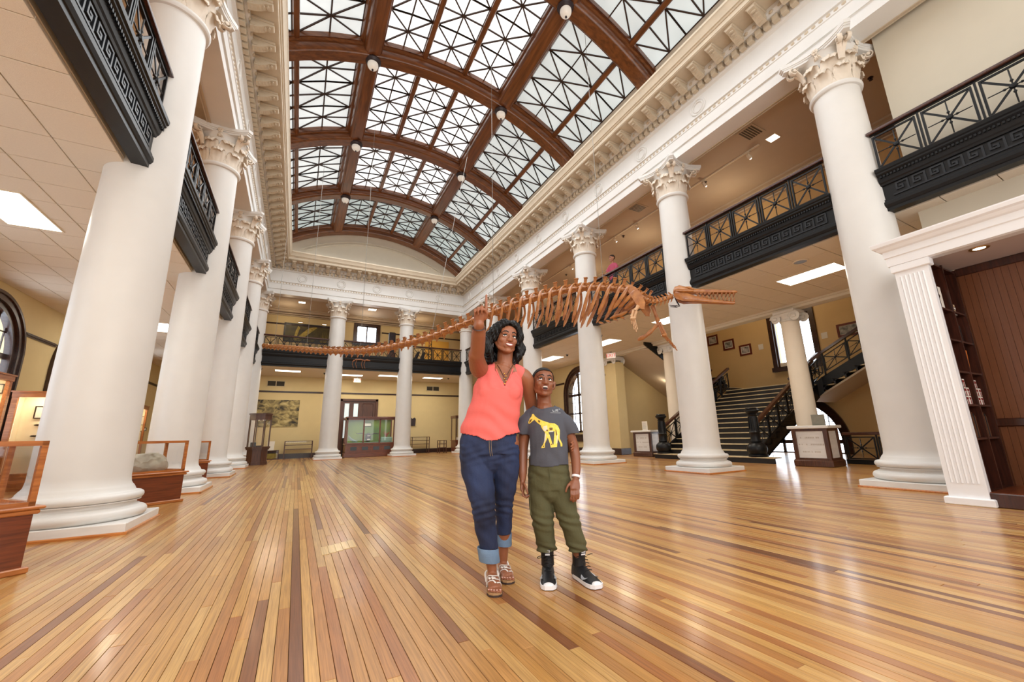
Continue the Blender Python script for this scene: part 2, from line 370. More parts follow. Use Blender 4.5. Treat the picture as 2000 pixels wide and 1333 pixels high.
# ------------------------------------------------------------------ lower ceilings: gallery slabs, hung tiles
def tiled(name, x0, x1, y0, y1, nmax=300):
    c = struct(MB().box(x0, y0, ZC+.05, x1, y1, ZG-.02).build(name, 'tile_grid')); P = .597
    cells = []
    for i in range(int((x1-x0)/P+.999)):
        for j in range(int((y1-y0)/P+.999)):
            a, b = x0+i*P, y0+j*P; w, h = min(P, x1-a), min(P, y1-b)
            if w < .05 or h < .05: continue
            p = px((a+w/2, b+h/2, ZC)); vis = p and -60 < p[0] < 2060 and -60 < p[1] < 1000
            cells.append((-(hypot(a, b)) if vis else -99, a, b, w, h))
    cells.sort(reverse=True); rest = MB()
    std = MB().box(.006, .006, ZC, P-.006, P-.006, ZC+.04, .004).mesh('tile', 'tile_white')
    n = 0
    for d, a, b, w, h in cells:
        if d > -17 and n < nmax:
            n += 1
            put('tile', std if w > P-.01 and h > P-.01 else MB().box(.006, .006, ZC, w-.006, h-.006, ZC+.04, .004).mesh('tile', 'tile_white'), c, (a, b, 0))
        else: rest.box(a+.006, b+.006, ZC, a+w-.006, b+h-.006, ZC+.04)
    if rest.v: rest.build('tiles', 'tile_white', c, kind='stuff')
    return c
tiled('ceiling', WL, -2.16, YN, 22.0); tiled('ceiling', 8.34, WR, YN, 22.0)
c = struct(MB().box(WL, 21.9, ZC, WR, WF, ZG-.02).build('ceiling', 'tile_white'))
struct(MB().box(WL, YN, ZG-.02, -2.16, 26, ZG).build('floor', 'oak')); struct(MB().box(8.34, YN, ZG-.02, WR, 26, ZG).build('floor', 'oak')); struct(MB().box(-2.16, 21.9, ZG-.02, 8.34, WF, ZG).build('floor', 'oak'))
# gallery ceilings and their cove at the outer wall
for x0, x1, y0, y1 in ((WL-.3, AL-.55, YN, 26), (AR+.55, WR+.3, YN, 26), (AL-.55, AR+.55, AF+.55, 26)):
    struct(MB().box(x0, y0, ZU, x1, y1, ZU+.2).build('ceiling', 'ceiling_tan'))
for a, b, n in (((WL, YN), (WL, WF), (1, 0)), ((WR, YN), (WR, WF), (-1, 0)), ((WL, WF), (WR, WF), (0, -1))):
    p = MB(); A, B = V((*a, 0)), V((*b, 0)); N3 = V((*n, 0))
    for d0, z0, d1, z1 in ((.10, ZU-.34, .03, ZU-.30), (.16, ZU-.26, .08, ZU-.20), (.30, ZU-.16, .16, ZU-.05), (.42, ZU-.05, .3, ZU)):
        p.slab([A+V((0, 0, z0)), B+V((0, 0, z0)), B+V((0, 0, z1)), A+V((0, 0, z1))], N3*d0)
    struct(p.build('trim_5', 'ceiling_tan'))

# ------------------------------------------------------------------ entablature round the hall
PATH = [(AL, YN), (AL, AF), (AR, AF), (AR, YN)]               # its lower face line; the hall lies to the right when walking it
def ring(prof, name, m, parent, smooth=30): return MB().sweep([(-o, z) for o, z in prof], PATH).build(name, m, parent, smooth)
ent = node('trim_6')
core = ring([(-.5, 7.76), (0, 7.76), (0, 7.97), (.012, 7.985), (.035, 7.99), (.035, 8.235), (.05, 8.25), (.05, 8.262), (.05, 8.345), (.085, 8.36), (.085, 8.385), (.03, 8.40),
             (.03, 8.90), (.05, 8.92), (.08, 8.935), (.09, 8.96), (.09, 9.125), (.2, 9.13), (.2, 9.15), (.235, 9.165), (.26, 9.20), (.26, 9.30)], 'architrave', 'column_paint', ent)
ring([(.26, 9.30), (.725, 9.30), (.725, 9.315), (.74, 9.32), (.74, 9.425), (.76, 9.43)], 'corona', 'cornice_plaster', ent)
ring([(.76, 9.43), (.775, 9.46), (.80, 9.475), (.81, 9.52), (.84, 9.585), (.858, 9.63), (.87, 9.64), (.87, 9.70), (.5, 9.72), (-.5, 9.72)], 'cymatium', 'cornice_plaster', ent)
ring([(-.52, 7.74), (-.5, 7.74), (-.5, ZU), (-.52, ZU+.1)], 'back_face', 'ceiling_tan', ent)
ring([(-.5, 7.755), (-.44, 7.745), (-.44, 7.76)], 'soffit_moulding', 'ceiling_tan', ent)
def along(step, o):
    """places along the hall side of the entablature: (x, y, angle) with +y local pointing into the hall"""
    out = []
    n = int((AF-o-YN)/step)
    for i in range(n): out.append((AL+o, AF-o-step*(i+.5), -pi/2)); out.append((AR-o, AF-o-step*(i+.5), pi/2))
    L = AR-AL-2*o; n = round(L/step)
    for i in range(n): out.append((AL+o+L*(i+.5)/n, AF-o, pi))
    return out
# carved band, dentils, eggs: too small to pick apart
cb = MB()
for x, y, a in along(.125, .05):
    if y < 1.2: continue
    M = Matrix.Translation((x, y, 8.305)) @ Matrix.Rotation(a, 4, 'Z'); q = MB().ball((0, 0, 0), .03, 5, 3, (1.5, .6, 1.2)); cb.add(q.xf(M).v, q.f)
cb.build('carved_band', 'cornice_plaster', ent, 40, 'stuff')
dn = MB()
for x, y, a in along(.178, .09):
    M = Matrix.Translation((x, y, 0)) @ Matrix.Rotation(a, 4, 'Z'); q = MB().box(-.058, -.02, 8.985, .058, .105, 9.118); dn.add(q.xf(M).v, q.f)
dn.build('dentils', 'cornice_plaster', ent, None, 'stuff')
eg = MB()
for x, y, a in along(.178, .25):
    M = Matrix.Translation((x, y, 9.185)) @ Matrix.Rotation(a, 4, 'Z'); q = MB().ball((0, 0, 0), .05, 6, 4, (1, .5, .8)); eg.add(q.xf(M).v, q.f)
eg.build('egg_moulding', 'cornice_plaster', ent, 50, 'stuff')
# modillions with a leaf under a scroll, and a boss in each coffer between
def modillion():
    m = MB(); m.box(-.10, -.01, 9.245, .10, .40, 9.299, .006)
    prof = [(.0, 9.05), (.10, 9.07), (.2, 9.12), (.29, 9.185), (.35, 9.20), (.395, 9.215), (.41, 9.245), (.0, 9.245)]
    m.slab([(-.075, o, z) for o, z in prof], (.15, 0, 0))
    for s in (-1, 1): m.lathe([(.0, 0), (.045, 0), (.045, .018), (0, .018)], 10)  # scroll eyes
    k = len(m.v)-80
    for s in (0, 1):
        for i in range(40):
            x, y, z = m.v[k+s*40+i]; m.v[k+s*40+i] = ((.07+z) if s else -.07-z, .05+x, 9.13+y)
    for i in range(5): m.ball((0, .06+.065*i, 9.07+.028*i), .034, 6, 3, (1.9, .9, .7))
    return m.mesh('modillion', 'cornice_plaster', 40)
def boss():
    m = MB(); m.lathe([(.0, 9.255), (.018, 9.252), (.03, 9.265), (.05, 9.262), (.06, 9.285), (.078, 9.29), (.078, 9.301)], 10); return m.mesh('boss', 'cornice_plaster', 40)
mm, bo = modillion(), boss(); lst = along(.49, .26); lst.sort(key=lambda t: hypot(t[0], t[1]-3) if t[1] > 2 else 999)
for x, y, a in lst:
    if y > 2: put('modillion', mm, ent, (x, y, 0), rot=(0, 0, a))
for x, y, a in along(.49, .5):
    if y > 2.5: put('boss', bo, ent, (x, y-.24 if abs(a) < 3 else y, 0), rot=(0, 0, a))
rg = MB().lathe([(.115, 0), (.12, .02), (.135, .03), (.15, .02), (.152, .01), (.175, .012), (.18, .028), (.195, .034), (.21, .022), (.214, 0)], 28, cap=False).mesh('medallion', 'column_paint', 40)
for k in range(-1, 9):
    y = Y1+S*(k/2)+.0
    if y > AF-.3: continue
    put('medallion', rg, ent, (AR-.03, y+.62, 8.64), rot=(0, -pi/2, 0)); put('medallion', rg, ent, (AL+.03, y+.62, 8.64), rot=(0, pi/2, 0))
for x in (1.354, 3.09, 4.80, 6.5, -.4): put('medallion', rg, ent, (x, AF-.03, 8.64), rot=(pi/2, 0, 0))
# ------------------------------------------------------------------ barrel vault of timber ribs and frosted glass
XC, ZO, RV, YK, DK = 3.17, 4.25, 8.0, 6.78, 3.97             # axis of the vault, radius of the rib soffit, first rib, rib spacing
TM = math.asin(5.3/RV); TB = math.asin(2.12/RV)              # half angle of the vault, angle of the long beams
def vp(t, r, y): return (XC+r*sin(t), y, ZO+r*cos(t))
def curved(mb, prof, t0, t1, n=26):
    """section (y, r) carried round the vault"""
    k = len(prof); P = [vp(t0+(t1-t0)*i/n, r, y) for i in range(n+1) for y, r in prof]
    mb.add(P, [(i*k+j, i*k+(j+1) % k, i*k+k+(j+1) % k, i*k+k+j) for i in range(n) for j in range(k)]+[tuple(range(k)), tuple(n*k+j for j in range(k))[::-1]]); return mb
def straight(mb, prof, t, y0, y1):
    """section (s along the arc, r) carried down the hall"""
    k = len(prof); P = []
    for y in (y0, y1):
        for s_, r in prof: P.append(vp(t+s_/r, r, y))
    mb.add(P, [(j, (j+1) % k, k+(j+1) % k, k+j) for j in range(k)]+[tuple(range(k))[::-1], tuple(k+j for j in range(k))]); return mb
SEC = [(-.19, RV+.03), (-.17, RV), (.17, RV), (.19, RV+.03), (.23, RV+.05), (.25, RV+.09), (.25, RV+.24), (.30, RV+.26), (.33, RV+.32), (.33, RV+.52), (-.33, RV+.52), (-.33, RV+.32), (-.30, RV+.26), (-.25, RV+.24), (-.25, RV+.09), (-.23, RV+.05)]
vault = node('ceiling'); ribs = [YK+DK*k for k in range(-2, 5)]
for y in ribs:
    m = curved(MB(), [(a+y, r) for a, r in SEC], -TM, TM)
    m.build('rib', 'vault_wood_across', vault, 35)
for sgn in (-1, 1): straight(MB(), [(a, r+.015) for a, r in SEC], sgn*TB, ribs[0]-.2, ribs[-1]+.2).build('beam', 'vault_wood', vault, 35)
# glass between the beams: 3 panels in the middle field, 2 in each side field, 3 cells to a panel
RG = RV+.42
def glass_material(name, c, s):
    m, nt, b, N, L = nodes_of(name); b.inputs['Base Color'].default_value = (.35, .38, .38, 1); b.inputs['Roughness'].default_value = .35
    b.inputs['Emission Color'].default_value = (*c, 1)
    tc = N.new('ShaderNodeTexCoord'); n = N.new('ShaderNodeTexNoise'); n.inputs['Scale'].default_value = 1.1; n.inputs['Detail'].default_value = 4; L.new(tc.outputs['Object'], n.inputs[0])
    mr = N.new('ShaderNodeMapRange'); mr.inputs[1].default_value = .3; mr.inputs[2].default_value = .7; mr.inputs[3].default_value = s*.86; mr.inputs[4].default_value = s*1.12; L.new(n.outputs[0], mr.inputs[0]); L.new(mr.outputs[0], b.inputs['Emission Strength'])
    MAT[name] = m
glass_material('pane_bright', (1, .985, .975), 1.5); glass_material('pane_side', (.90, .965, .955), .72); glass_material('pane_end', (.76, .89, .885), .52); glass_material('pane_left', (.94, .98, .97), .92)  # daylight put into the panes as glow, dimmer at the sides and far end
gm = .335; tb = gm/RG; tb0 = TB
fields = [(-TM+.0, -tb0-tb, 2, 'side'), (-tb0+tb, tb0-tb, 3, 'mid'), (tb0+tb, TM, 2, 'side')]
cells = []; bars = MB()
for k in range(len(ribs)-1):
    ya, yb = ribs[k]+gm, ribs[k+1]-gm
    for (t0, t1, n, kind) in fields:
        mw = .075/RG; w = (t1-t0-2*mw*(n-1))/n
        for i in range(n):
            a = t0+i*(w+2*mw); b = a+w
            if i: straight(MB(), [(-.075, RG-.14), (-.05, RG-.17), (.05, RG-.17), (.075, RG-.14), (.075, RG+.04), (-.075, RG+.04)], a-mw, ya-.05, yb+.05).build('mullion', 'vault_wood', vault, 35)
            for j in range(3): cells.append((a, b, ya+(yb-ya)*j/3, ya+(yb-ya)*(j+1)/3, kind, k, i))
        # frame round each panel field
        for y, s_ in ((ya, 1), (yb, -1)):
            curved(MB(), [(y-.03, RG-.16), (y+.03, RG-.12), (y+.03, RG+.03), (y-.03, RG+.03)], t0, t1, 10).build('glazing_frame', 'vault_wood_across', vault, 35)
def flatbar(p, q, w=.017):
    bars.bar(p, q, 2*w, .05, V((XC-(p[0]+q[0])/2, 0, ZO-(p[2]+q[2])/2)))
tris = []
for (a, b, y0, y1, kind, k, i) in cells:
    tm, ym = (a+b)/2, (y0+y1)/2; rr = RG-.015
    c = [vp(a, rr, y0), vp(tm, rr, y0), vp(b, rr, y0), vp(b, rr, ym), vp(b, rr, y1), vp(tm, rr, y1), vp(a, rr, y1), vp(a, rr, ym)]; o = vp(tm, rr, ym)
    for p in c: flatbar(o, p)
    flatbar(c[0], c[1]); flatbar(c[1], c[2]); flatbar(c[4], c[5]); flatbar(c[5], c[6]); flatbar(c[2], c[3], .012); flatbar(c[3], c[4], .012); flatbar(c[6], c[7], .012); flatbar(c[7], c[0], .012)
    bars.ball(o, .042, 6, 4)
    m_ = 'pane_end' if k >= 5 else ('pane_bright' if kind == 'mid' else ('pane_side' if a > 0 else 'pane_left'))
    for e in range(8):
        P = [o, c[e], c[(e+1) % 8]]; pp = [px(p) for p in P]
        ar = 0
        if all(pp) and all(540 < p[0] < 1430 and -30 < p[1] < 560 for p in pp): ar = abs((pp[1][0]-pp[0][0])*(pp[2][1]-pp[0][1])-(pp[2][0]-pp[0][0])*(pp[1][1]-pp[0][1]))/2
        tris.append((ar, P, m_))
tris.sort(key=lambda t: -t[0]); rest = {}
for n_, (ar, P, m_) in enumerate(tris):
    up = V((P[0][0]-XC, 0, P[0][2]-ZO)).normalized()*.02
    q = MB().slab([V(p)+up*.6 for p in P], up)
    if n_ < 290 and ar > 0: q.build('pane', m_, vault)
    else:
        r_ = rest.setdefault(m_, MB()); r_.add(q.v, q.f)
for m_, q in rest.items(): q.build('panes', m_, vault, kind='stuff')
mat('bronze_bar', srgb(58, 40, 34), .45); bars.build('glazing_bars', 'bronze_bar', vault, kind='stuff')
# light wells above, so that nothing shows past the glass
for s_ in (-1, 1):
    m = MB(); t = s_*TM; m.slab([vp(t, RV-.1, ribs[0]-.3), vp(t, RV-.1, ribs[-1]+.3), vp(t, RV+.6, ribs[-1]+.3), vp(t, RV+.6, ribs[0]-.3)], (s_*.05, 0, 0)); m.build('springer', 'vault_wood', vault)
yt = ribs[-1]+.2
# end wall under the vault with a sunk segmental panel
mb = MB(); n = 40
def seg(r, t, z0, y, d, hole=None):
    P = [(XC+r*sin(-t+2*t*i/n), y, ZO+r*cos(-t+2*t*i/n)) for i in range(n+1)]
    return [(P[-1][0], y, z0)]+[(P[0][0], y, z0)]+P
tymp = struct(MB().slab(seg(RV+.5, TM, 9.3, yt+.06, 0), (0, .2, 0)).build('wall_far', 'plaster'))
for r, t, z0, w in ((RV-.42, math.asin(4.05/RV), 9.95, .05), (RV-.56, math.asin(3.9/RV), 10.06, .03)):
    P = seg(r, t, z0, yt, 0); q = MB()
    for a, b in zip(P, P[1:]+P[:1]): q.bar(a, b, w, .05, (0, 1, 0))
    q.build('panel_moulding', 'plaster', tymp, 30)
# walls from the cornice up to the vault
for x0, x1 in ((AL-.3, AL-.1), (AR+.1, AR+.3)): struct(MB().box(x0, YN, 9.6, x1, 23.3, 12.0).build('wall_left' if x0 < 0 else 'wall_right', 'plaster'))
struct(MB().box(AL-.3, YN-.1, 7.7, AR+.3, YN, 13).build('wall_near', 'plaster'))
struct(MB().box(AL-.3, YN, 13.0, AR+.3, 23.3, 13.1).build('roof', 'plaster'))
# globe lights where ribs and beams cross
mat('globe_glass', srgb(240, 236, 226), .25, emit=(1, .95, .88), es=.25); mat('lamp_bronze', srgb(46, 34, 40), .4, .15, 12)
k_ = 0
WHICH = {1: 'nearest', 2: 'second', 3: 'third', 4: 'fourth', 0: 'overhead'}
for s_ in (-1, 1):
    for n_, y in enumerate(ribs[2:6]):
        x, _, z = vp(s_*TB, RV, y)
        t = thing('ceiling_globe_light', '', 'light', (x, y, z), 0, 'globe lights under the vault')
        tag(t, f'globe ceiling light under the vault where the {"left" if s_ < 0 else "right"} beam crosses the {("nearest", "second", "third", "farthest")[n_]} visible arch rib', 'light', 'globe lights under the vault')
        MB().lathe([(.0, 0), (.21, 0), (.225, -.02), (.225, -.05), (.20, -.075), (.185, -.11), (.16, -.13), (0, -.13)], 24).build('base', 'lamp_bronze', t, 40)
        MB().lathe([(.15, -.12), (.155, -.16), (.15, -.21), (.125, -.265), (.08, -.305), (.03, -.322), (0, -.324)], 20).build('globe', 'globe_glass', t, 60)
        MB().lathe([(.0, -.315), (.028, -.32), (.022, -.335), (.03, -.35), (.018, -.372), (0, -.378)], 10).build('finial', 'lamp_bronze', t, 60)
# ------------------------------------------------------------------ columns with leafy capitals
def leaf_mesh(name, h, w, curl):
    """acanthus leaf: lobed tongue with ribs that rises and rolls outward at the tip"""
    nu, nt = 9, 11; P = []
    prof = []
    for i in range(nt):
        t = i/(nt-1)
        if t < .72: prof.append((.01+.035*t*t/.5, h*t/.72*.88))
        else:
            a = (t-.72)/.28*pi*1.05; prof.append((.028+curl*(1-cos(a)), h*.88+curl*1.05*sin(a)-max(0, a-pi/2)*.012))
    for side in (0, 1):
        for i, (o, z) in enumerate(prof):
            t = i/(nt-1); ww = w*(.78+.34*sin(pi*min(1, t*.95))**.8)*(1 if t < .80 else 1-(t-.80)*1.6); ww *= 1+.07*cos(i*2.1)
            for j in range(nu):
                u = -1+2*j/(nu-1); g = .011*cos(u*pi*3)*(.4+t) - .02*u*u
                P.append((u*ww/2, (o+g if side == 0 else o-.022), z-.022*abs(u)**2.2*(t > .3)))
    F = []; k = nu*nt
    for i in range(nt-1):
        for j in range(nu-1):
            a = i*nu+j; F.append((a, a+1, a+nu+1, a+nu)); F.append((k+a, k+a+nu, k+a+nu+1, k+a+1))
    for i in range(nt-1):
        a, b = i*nu, i*nu+nu-1; F.append((a, a+nu, k+a+nu, k+a)); F.append((b, k+b, k+b+nu, b+nu))
    for j in range(nu-1): a = (nt-1)*nu+j; F.append((a, a+1, k+a+1, k+a))
    return MB().add(P, F).mesh(name, 'capital_plaster', 70)
def volute_mesh():
    """stem that swells from between the leaves and rolls into a scroll under the abacus corner; +y outward"""
    m = MB(); pts = []; rs = []
    for i in range(6): t = i/5; pts.append((0, -.06+.13*t*t, -.30+.27*t)); rs.append((.034+.01*t, .022))
    for i in range(1, 19): a = i/18*pi*3.1; r = .085*(1-.72*i/18); pts.append((0, .075+.03+.0-r*cos(a)*1.0+(.085-.03)*0, -.03+r*sin(a)*1.0)); rs.append((.044-.014*i/18, .020-.008*i/18))
    m.tube(pts, rs, 6, up=(1, 0, 0)) if False else m.tube(pts, [(b, a) for a, b in rs], 6, up=(1, 0, 0))
    m.lathe([(0, -.05), (.03, -.05), (.03, .05), (0, .05)], 8)
    n = 32
    for i in range(n):
        x, y, z = m.v[-n+i]; m.v[-n+i] = (z, .105+x, -.03+y)
    return m.mesh('volute', 'capital_plaster', 60)
def rosette_mesh():
    m = MB()
    for i in range(6): a = i*pi/3; m.ball((.035*cos(a), .012, .035*sin(a)), .026, 6, 4, (1, .6, 1))
    m.ball((0, .025, 0), .02, 6, 4); return m.mesh('rosette', 'capital_plaster', 60)
lf1, lf2, vo, ro = leaf_mesh('leaf', .31, .25, .052), leaf_mesh('leaf', .54, .27, .064), volute_mesh(), rosette_mesh()
ZB, ZN = .455, 6.86                                           # shaft foot and neck
def torus_prof(r, z0, z1, n=8):
    c = (z0+z1)/2; h = (z1-z0)/2; return [(r-h+h*cos(-pi/2+pi*i/n)*1.0, c+h*sin(-pi/2+pi*i/n)) for i in range(n+1)]
base_prof = [(.40, .11)]+torus_prof(.592, .11, .225)+[(.53, .228), (.515, .24)]+[(.50-.012*sin(pi*i/5), .243+.04*i/5) for i in range(6)]+[(.525, .288), (.525, .298)]+torus_prof(.545, .298, .385)+[(.48, .388), (.465, .40), (.452, .43), (.436, ZB)]
shaft_prof = [(.432, ZB), (.415, ZB+.03), (.407, ZB+.08)]+[(.405-.055*(t**1.6), ZB+.1+(ZN-ZB-.1)*t) for t in [i/12 for i in range(13)]]
me_plinth = MB().box(-PW/2, -PW/2, 0, PW/2, PW/2, .112, .008).mesh('plinth', 'marble')
_q = MB(); h_ = PW/2+.022
for i in range(4): _q.sweep([(0, 0), (.0, .018), (.008, .026), (.03, .03), (.03, 0)], [(h_*(-1, 1, 1, -1)[i]*1.0, h_*(-1, -1, 1, 1)[i]), (h_*(1, 1, -1, -1)[i], h_*(-1, 1, 1, -1)[i])])
me_trim = _q.mesh('floor_trim', 'floor_trim')
me_base = MB().lathe(base_prof, 48).mesh('base_moulding', 'column_paint', 40)
me_shaft = MB().lathe(shaft_prof, 48).mesh('shaft', 'column_paint', 40)
me_bell = MB().lathe([(.345, ZN-.03), (.385, ZN-.02), (.398, ZN), (.405, ZN+.025), (.398, ZN+.05), (.37, ZN+.062), (.352, ZN+.075), (.352, ZN+.4), (.375, ZN+.6), (.43, ZN+.74), (.46, ZN+.77)], 40).mesh('bell', 'column_paint', 40)
def abacus():
    m = MB(); 
    for (z0, z1, g) in ((7.615, 7.66, -.03), (7.66, 7.69, -.015), (7.69, 7.76, 0)):
        P = []; A = .60+g
        for q in range(4):
            a = q*pi/2
            for i in range(9):
                u = -1+2*i/8; x = u*(A-.07); y = -(A-.0)+.15*(1-u*u)
                P.append((x*cos(a)-y*sin(a), x*sin(a)+y*cos(a)))
        m.prism(P, z0, z1)
    return m.mesh('abacus', 'column_paint')
me_aba = abacus()
def column(x, y, label, full=True, mirror=0):
    t = thing('column', label, 'column', (x, y, 0), 0, 'white columns round the hall', kind='thing')
    put('floor_trim', me_trim, t); put('plinth', me_plinth, t, label='veined white marble plinth'); put('base_moulding', me_base, t); put('shaft', me_shaft, t)
    c = put('capital', me_bell, t); put('abacus', me_aba, c)
    for i in range(8):
        a = i*pi/4
        put('leaf', lf1, c, (.355*sin(-a), .355*cos(-a), ZN+.06), rot=(0, 0, a)); a += pi/8
        put('leaf', lf2, c, (.35*sin(-a), .35*cos(-a), ZN+.06), rot=(0, 0, a))
    for i in range(4):
        a = pi/4+i*pi/2
        for d in (-.11, .11): put('volute', vo, c, (.50*sin(-a-d*.6), .50*cos(-a-d*.6), 7.60), rot=(0, 0, a+d*2.2))
        b = i*pi/2; put('rosette', ro, c, (.455*sin(-b), .455*cos(-b), 7.66), rot=(0, 0, b))
        for d in (-.16, .16): put('volute', vo, c, (.37*sin(-b-d), .37*cos(-b-d), 7.575), rot=(0, 0, b-d*4)).scale = (.62, .62, .62)
    return t
ORD = ('nearest', 'second', 'third', 'fourth')
for k in range(4): column(XL, Y1+k*S, f'white column with leafy capital, {("first and largest", "second", "third", "fourth")[k]} of the left row, counted from the front')
column(XL, YF, 'white column with leafy capital at the far left corner of the hall')
RL = ('white column with leafy capital beside the fluted pilaster of the book booth', 'white column with leafy capital behind the fossil skull', 'white column with leafy capital behind the rib cage, right of the boy',
      'white column with leafy capital just right of the woman\'s hair', 'white column with leafy capital half hidden behind the woman\'s raised arm')
for k in range(-1, 4): column(XR, Y1+k*S, RL[k+1])
column(XR, YF, 'white column with leafy capital at the far right corner of the hall')
column(XF[0], YF, 'white far-row column with leafy capital, left of the green display case'); column(XF[1], YF, 'white far-row column with leafy capital, right of the green display case')

# ------------------------------------------------------------------ gallery fronts between the columns
FZ = [(-.16, ZC-.0), (.0, ZC), (.0, ZC+.05), (.012, ZC+.06), (.03, ZC+.10), (.03, ZC+.15), (.008, ZC+.17), (.008, ZC+.20), (-.012, ZC+.205), (-.012, ZC+.445), (.01, ZC+.45), (.02, ZC+.48), (.035, ZC+.50), (.05, ZC+.55), (.055, ZC+.60), (.09, ZC+.63), (.09, ZC+.655), (.11, ZC+.67), (.115, ZC+.72), (.10, ZC+.735), (-.16, ZC+.735)]
RAILZ = (ZG+.055, ZG+.66)
def key_mb(L):
    """Greek key in relief, local x along the front, y towards the hall"""
    m = MB(); u = .205; n = int((L-.1)/u); x0 = (L-n*u)/2; z0 = ZC+.225; h = .2; w = .024; t = (-.014, .004)
    for i in range(n):
        x = x0+i*u
        for (a, b, c, d) in ((0, 0, u, w), (0, w, w, h), (w, h-w, u*.78, h), (u*.78-w, w*3, u*.78, h-w), (w*2.6, w*3, u*.78-w, w*4), (w*2.6, w*4, w*3.6, h-w*2.6), (w*3.6, h-w*3.6, w*5, h-w*2.6)):
            m.box(x+a, t[0], z0+b, x+c, t[1], z0+d)
    return m
def panel_parts(L, z0, z1):
    """square rail panel with a star of bars and a turned hub; local x 0..L"""
    H = z1-z0; c = (L/2, 0, z0+H/2); fr = MB(); b = .026
    fr.box(0, -.015, z0, L, .015, z0+b); fr.box(0, -.015, z1-b, L, .015, z1); fr.box(0, -.017, z0, b, .017, z1); fr.box(L-b, -.017, z0, L, .017, z1)
    ends = [(b, z0+b), (L-b, z0+b), (L-b, z1-b), (b, z1-b)]
    diag = [MB().bar(c, (x, 0, z), .028, .012, (0, 1, 0)) for x, z in ends]
    spoke = []
    for x, z in ((L/2, z0+b), (L/2, z1-b), (b, z0+H/2), (L-b, z0+H/2)):
        p = V(c); q = V((x, 0, z)); d = q-p; m = MB(); m.tube([p+d*.12, p+d*.25, p+d*.29, p+d*.33, p+d*.4, p+d*.95], [.006, .009, .019, .019, .009, .008], 6, up=(0, 1, 0)); spoke.append(m)
    hub = MB().lathe([(0, -.028), (.03, -.026), (.042, -.008), (.042, .008), (.03, .026), (0, .028)], 12)
    hub.v = [(c[0]+x, z, c[2]+y) for x, y, z in hub.v]
    return fr, diag, spoke, hub
def gallery_front(p0, ang, L, label, detail=True, panels=5, key=True):
    t = thing('gallery_railing', label, 'balcony', (p0[0], p0[1], 0), ang, 'black iron gallery fronts between the columns')
    f = MB(); f.sweep([(o, z) for o, z in FZ], [(0, 0), (L, 0)]); f.build('fascia', 'iron_black', t)
    if key: key_mb(L).build('greek_key', 'iron_edge' if detail else 'iron_black', t, kind='stuff')
    if detail:
        m = MB()
        for i in range(int(L/.045)): m.box(.01+i*.045, .05, ZC+.565, .036+i*.045, .075, ZC+.60)
        m.build('bead_strip', 'iron_black', t, kind='stuff')
    z0, z1 = RAILZ; P = L/panels
    MB().box(.02, -.03, ZG+.036, L-.02, .03, z0).build('bottom_rail', 'iron_black', t); MB().box(.02, -.02, z1+.03, L-.02, .02, z1+.05).build('top_rail', 'iron_black', t)
    hr = MB(); hr.sweep([(-.055, z1+.05), (.055, z1+.05), (.06, z1+.065), (.05, z1+.075), (.05, z1+.10), (.03, z1+.115), (-.03, z1+.115), (-.05, z1+.10), (-.06, z1+.065)], [(-.01, 0), (L+.01, 0)]); hr.build('handrail', 'rail_wood', t)
    fr, dg, sp, hub = [None]*4; meshes = PANELM.get(round(P, 3))
    if meshes is None:
        fr, dg, sp, hub = panel_parts(P-.07, z0, z1)
        al = MB()
        for q in (fr, *dg, *sp, hub): al.add(q.v, q.f)
        meshes = PANELM[round(P, 3)] = (fr.mesh('panel', 'iron_black'), [d.mesh('diagonal_bar', 'iron_black') for d in dg], [s_.mesh('spoke', 'iron_black', 40) for s_ in sp], hub.mesh('hub', 'iron_black', 40), al.mesh('panel', 'iron_black'), MB().box(-.012, -.02, z0-.01, .012, .02, z1+.045).mesh('post', 'iron_black'))
    for i in range(panels):
        if detail:
            q = put('panel', meshes[0], t, (i*P+.035, 0, 0))
            for d in meshes[1]: put('diagonal_bar', d, q)
            for d in meshes[2]: put('spoke', d, q)
            put('hub', meshes[3], q)
        else: put('panel', meshes[4], t, (i*P+.035, 0, 0))
        if i: put('post', meshes[5], t, (i*P, 0, 0))
    return t
PANELM = {}
C_ = .345                                                     # where the front meets the column
GL = S-2*C_
for k, (lb, d) in enumerate((('nearest black iron gallery front, at the upper left edge', 1), ('black iron gallery front between the first and second left columns', 1), ('black iron gallery front between the second and third left columns', 0), ('black iron gallery front between the third and fourth left columns', 0), ('black iron gallery front between the fourth left column and the far corner', 0))):
    gallery_front((XL+.13, Y1+(k-1)*S+S-C_), -pi/2, GL, lb, d)
for k, (lb, d) in enumerate((('black iron gallery front right of the booth-side column, before the white wall', 1), ('black iron gallery front between the booth-side column and the skull column', 1), ('black iron gallery front behind the rib cage, where the child in pink stands', 1), ('black iron gallery front between the columns right of the woman\'s head', 0), ('black iron gallery front behind the woman\'s forearm', 0), ('black iron gallery front at the far right corner', 0))):
    gallery_front((XR-.13, Y1+(k-2)*S+C_), pi/2, GL, lb, d, key=k < 5)
for (xa, xb, lb) in ((XL, XF[0], 'black iron gallery front on the far wall, under the reptile painting'), (XF[0], XF[1], 'black iron gallery front on the far wall, under the small window'), (XF[1], XR, 'black iron gallery front on the far wall, right part')):
    gallery_front((xb-C_, YF-.13), pi, xb-xa-2*C_, lb, 0, 5, key=False)
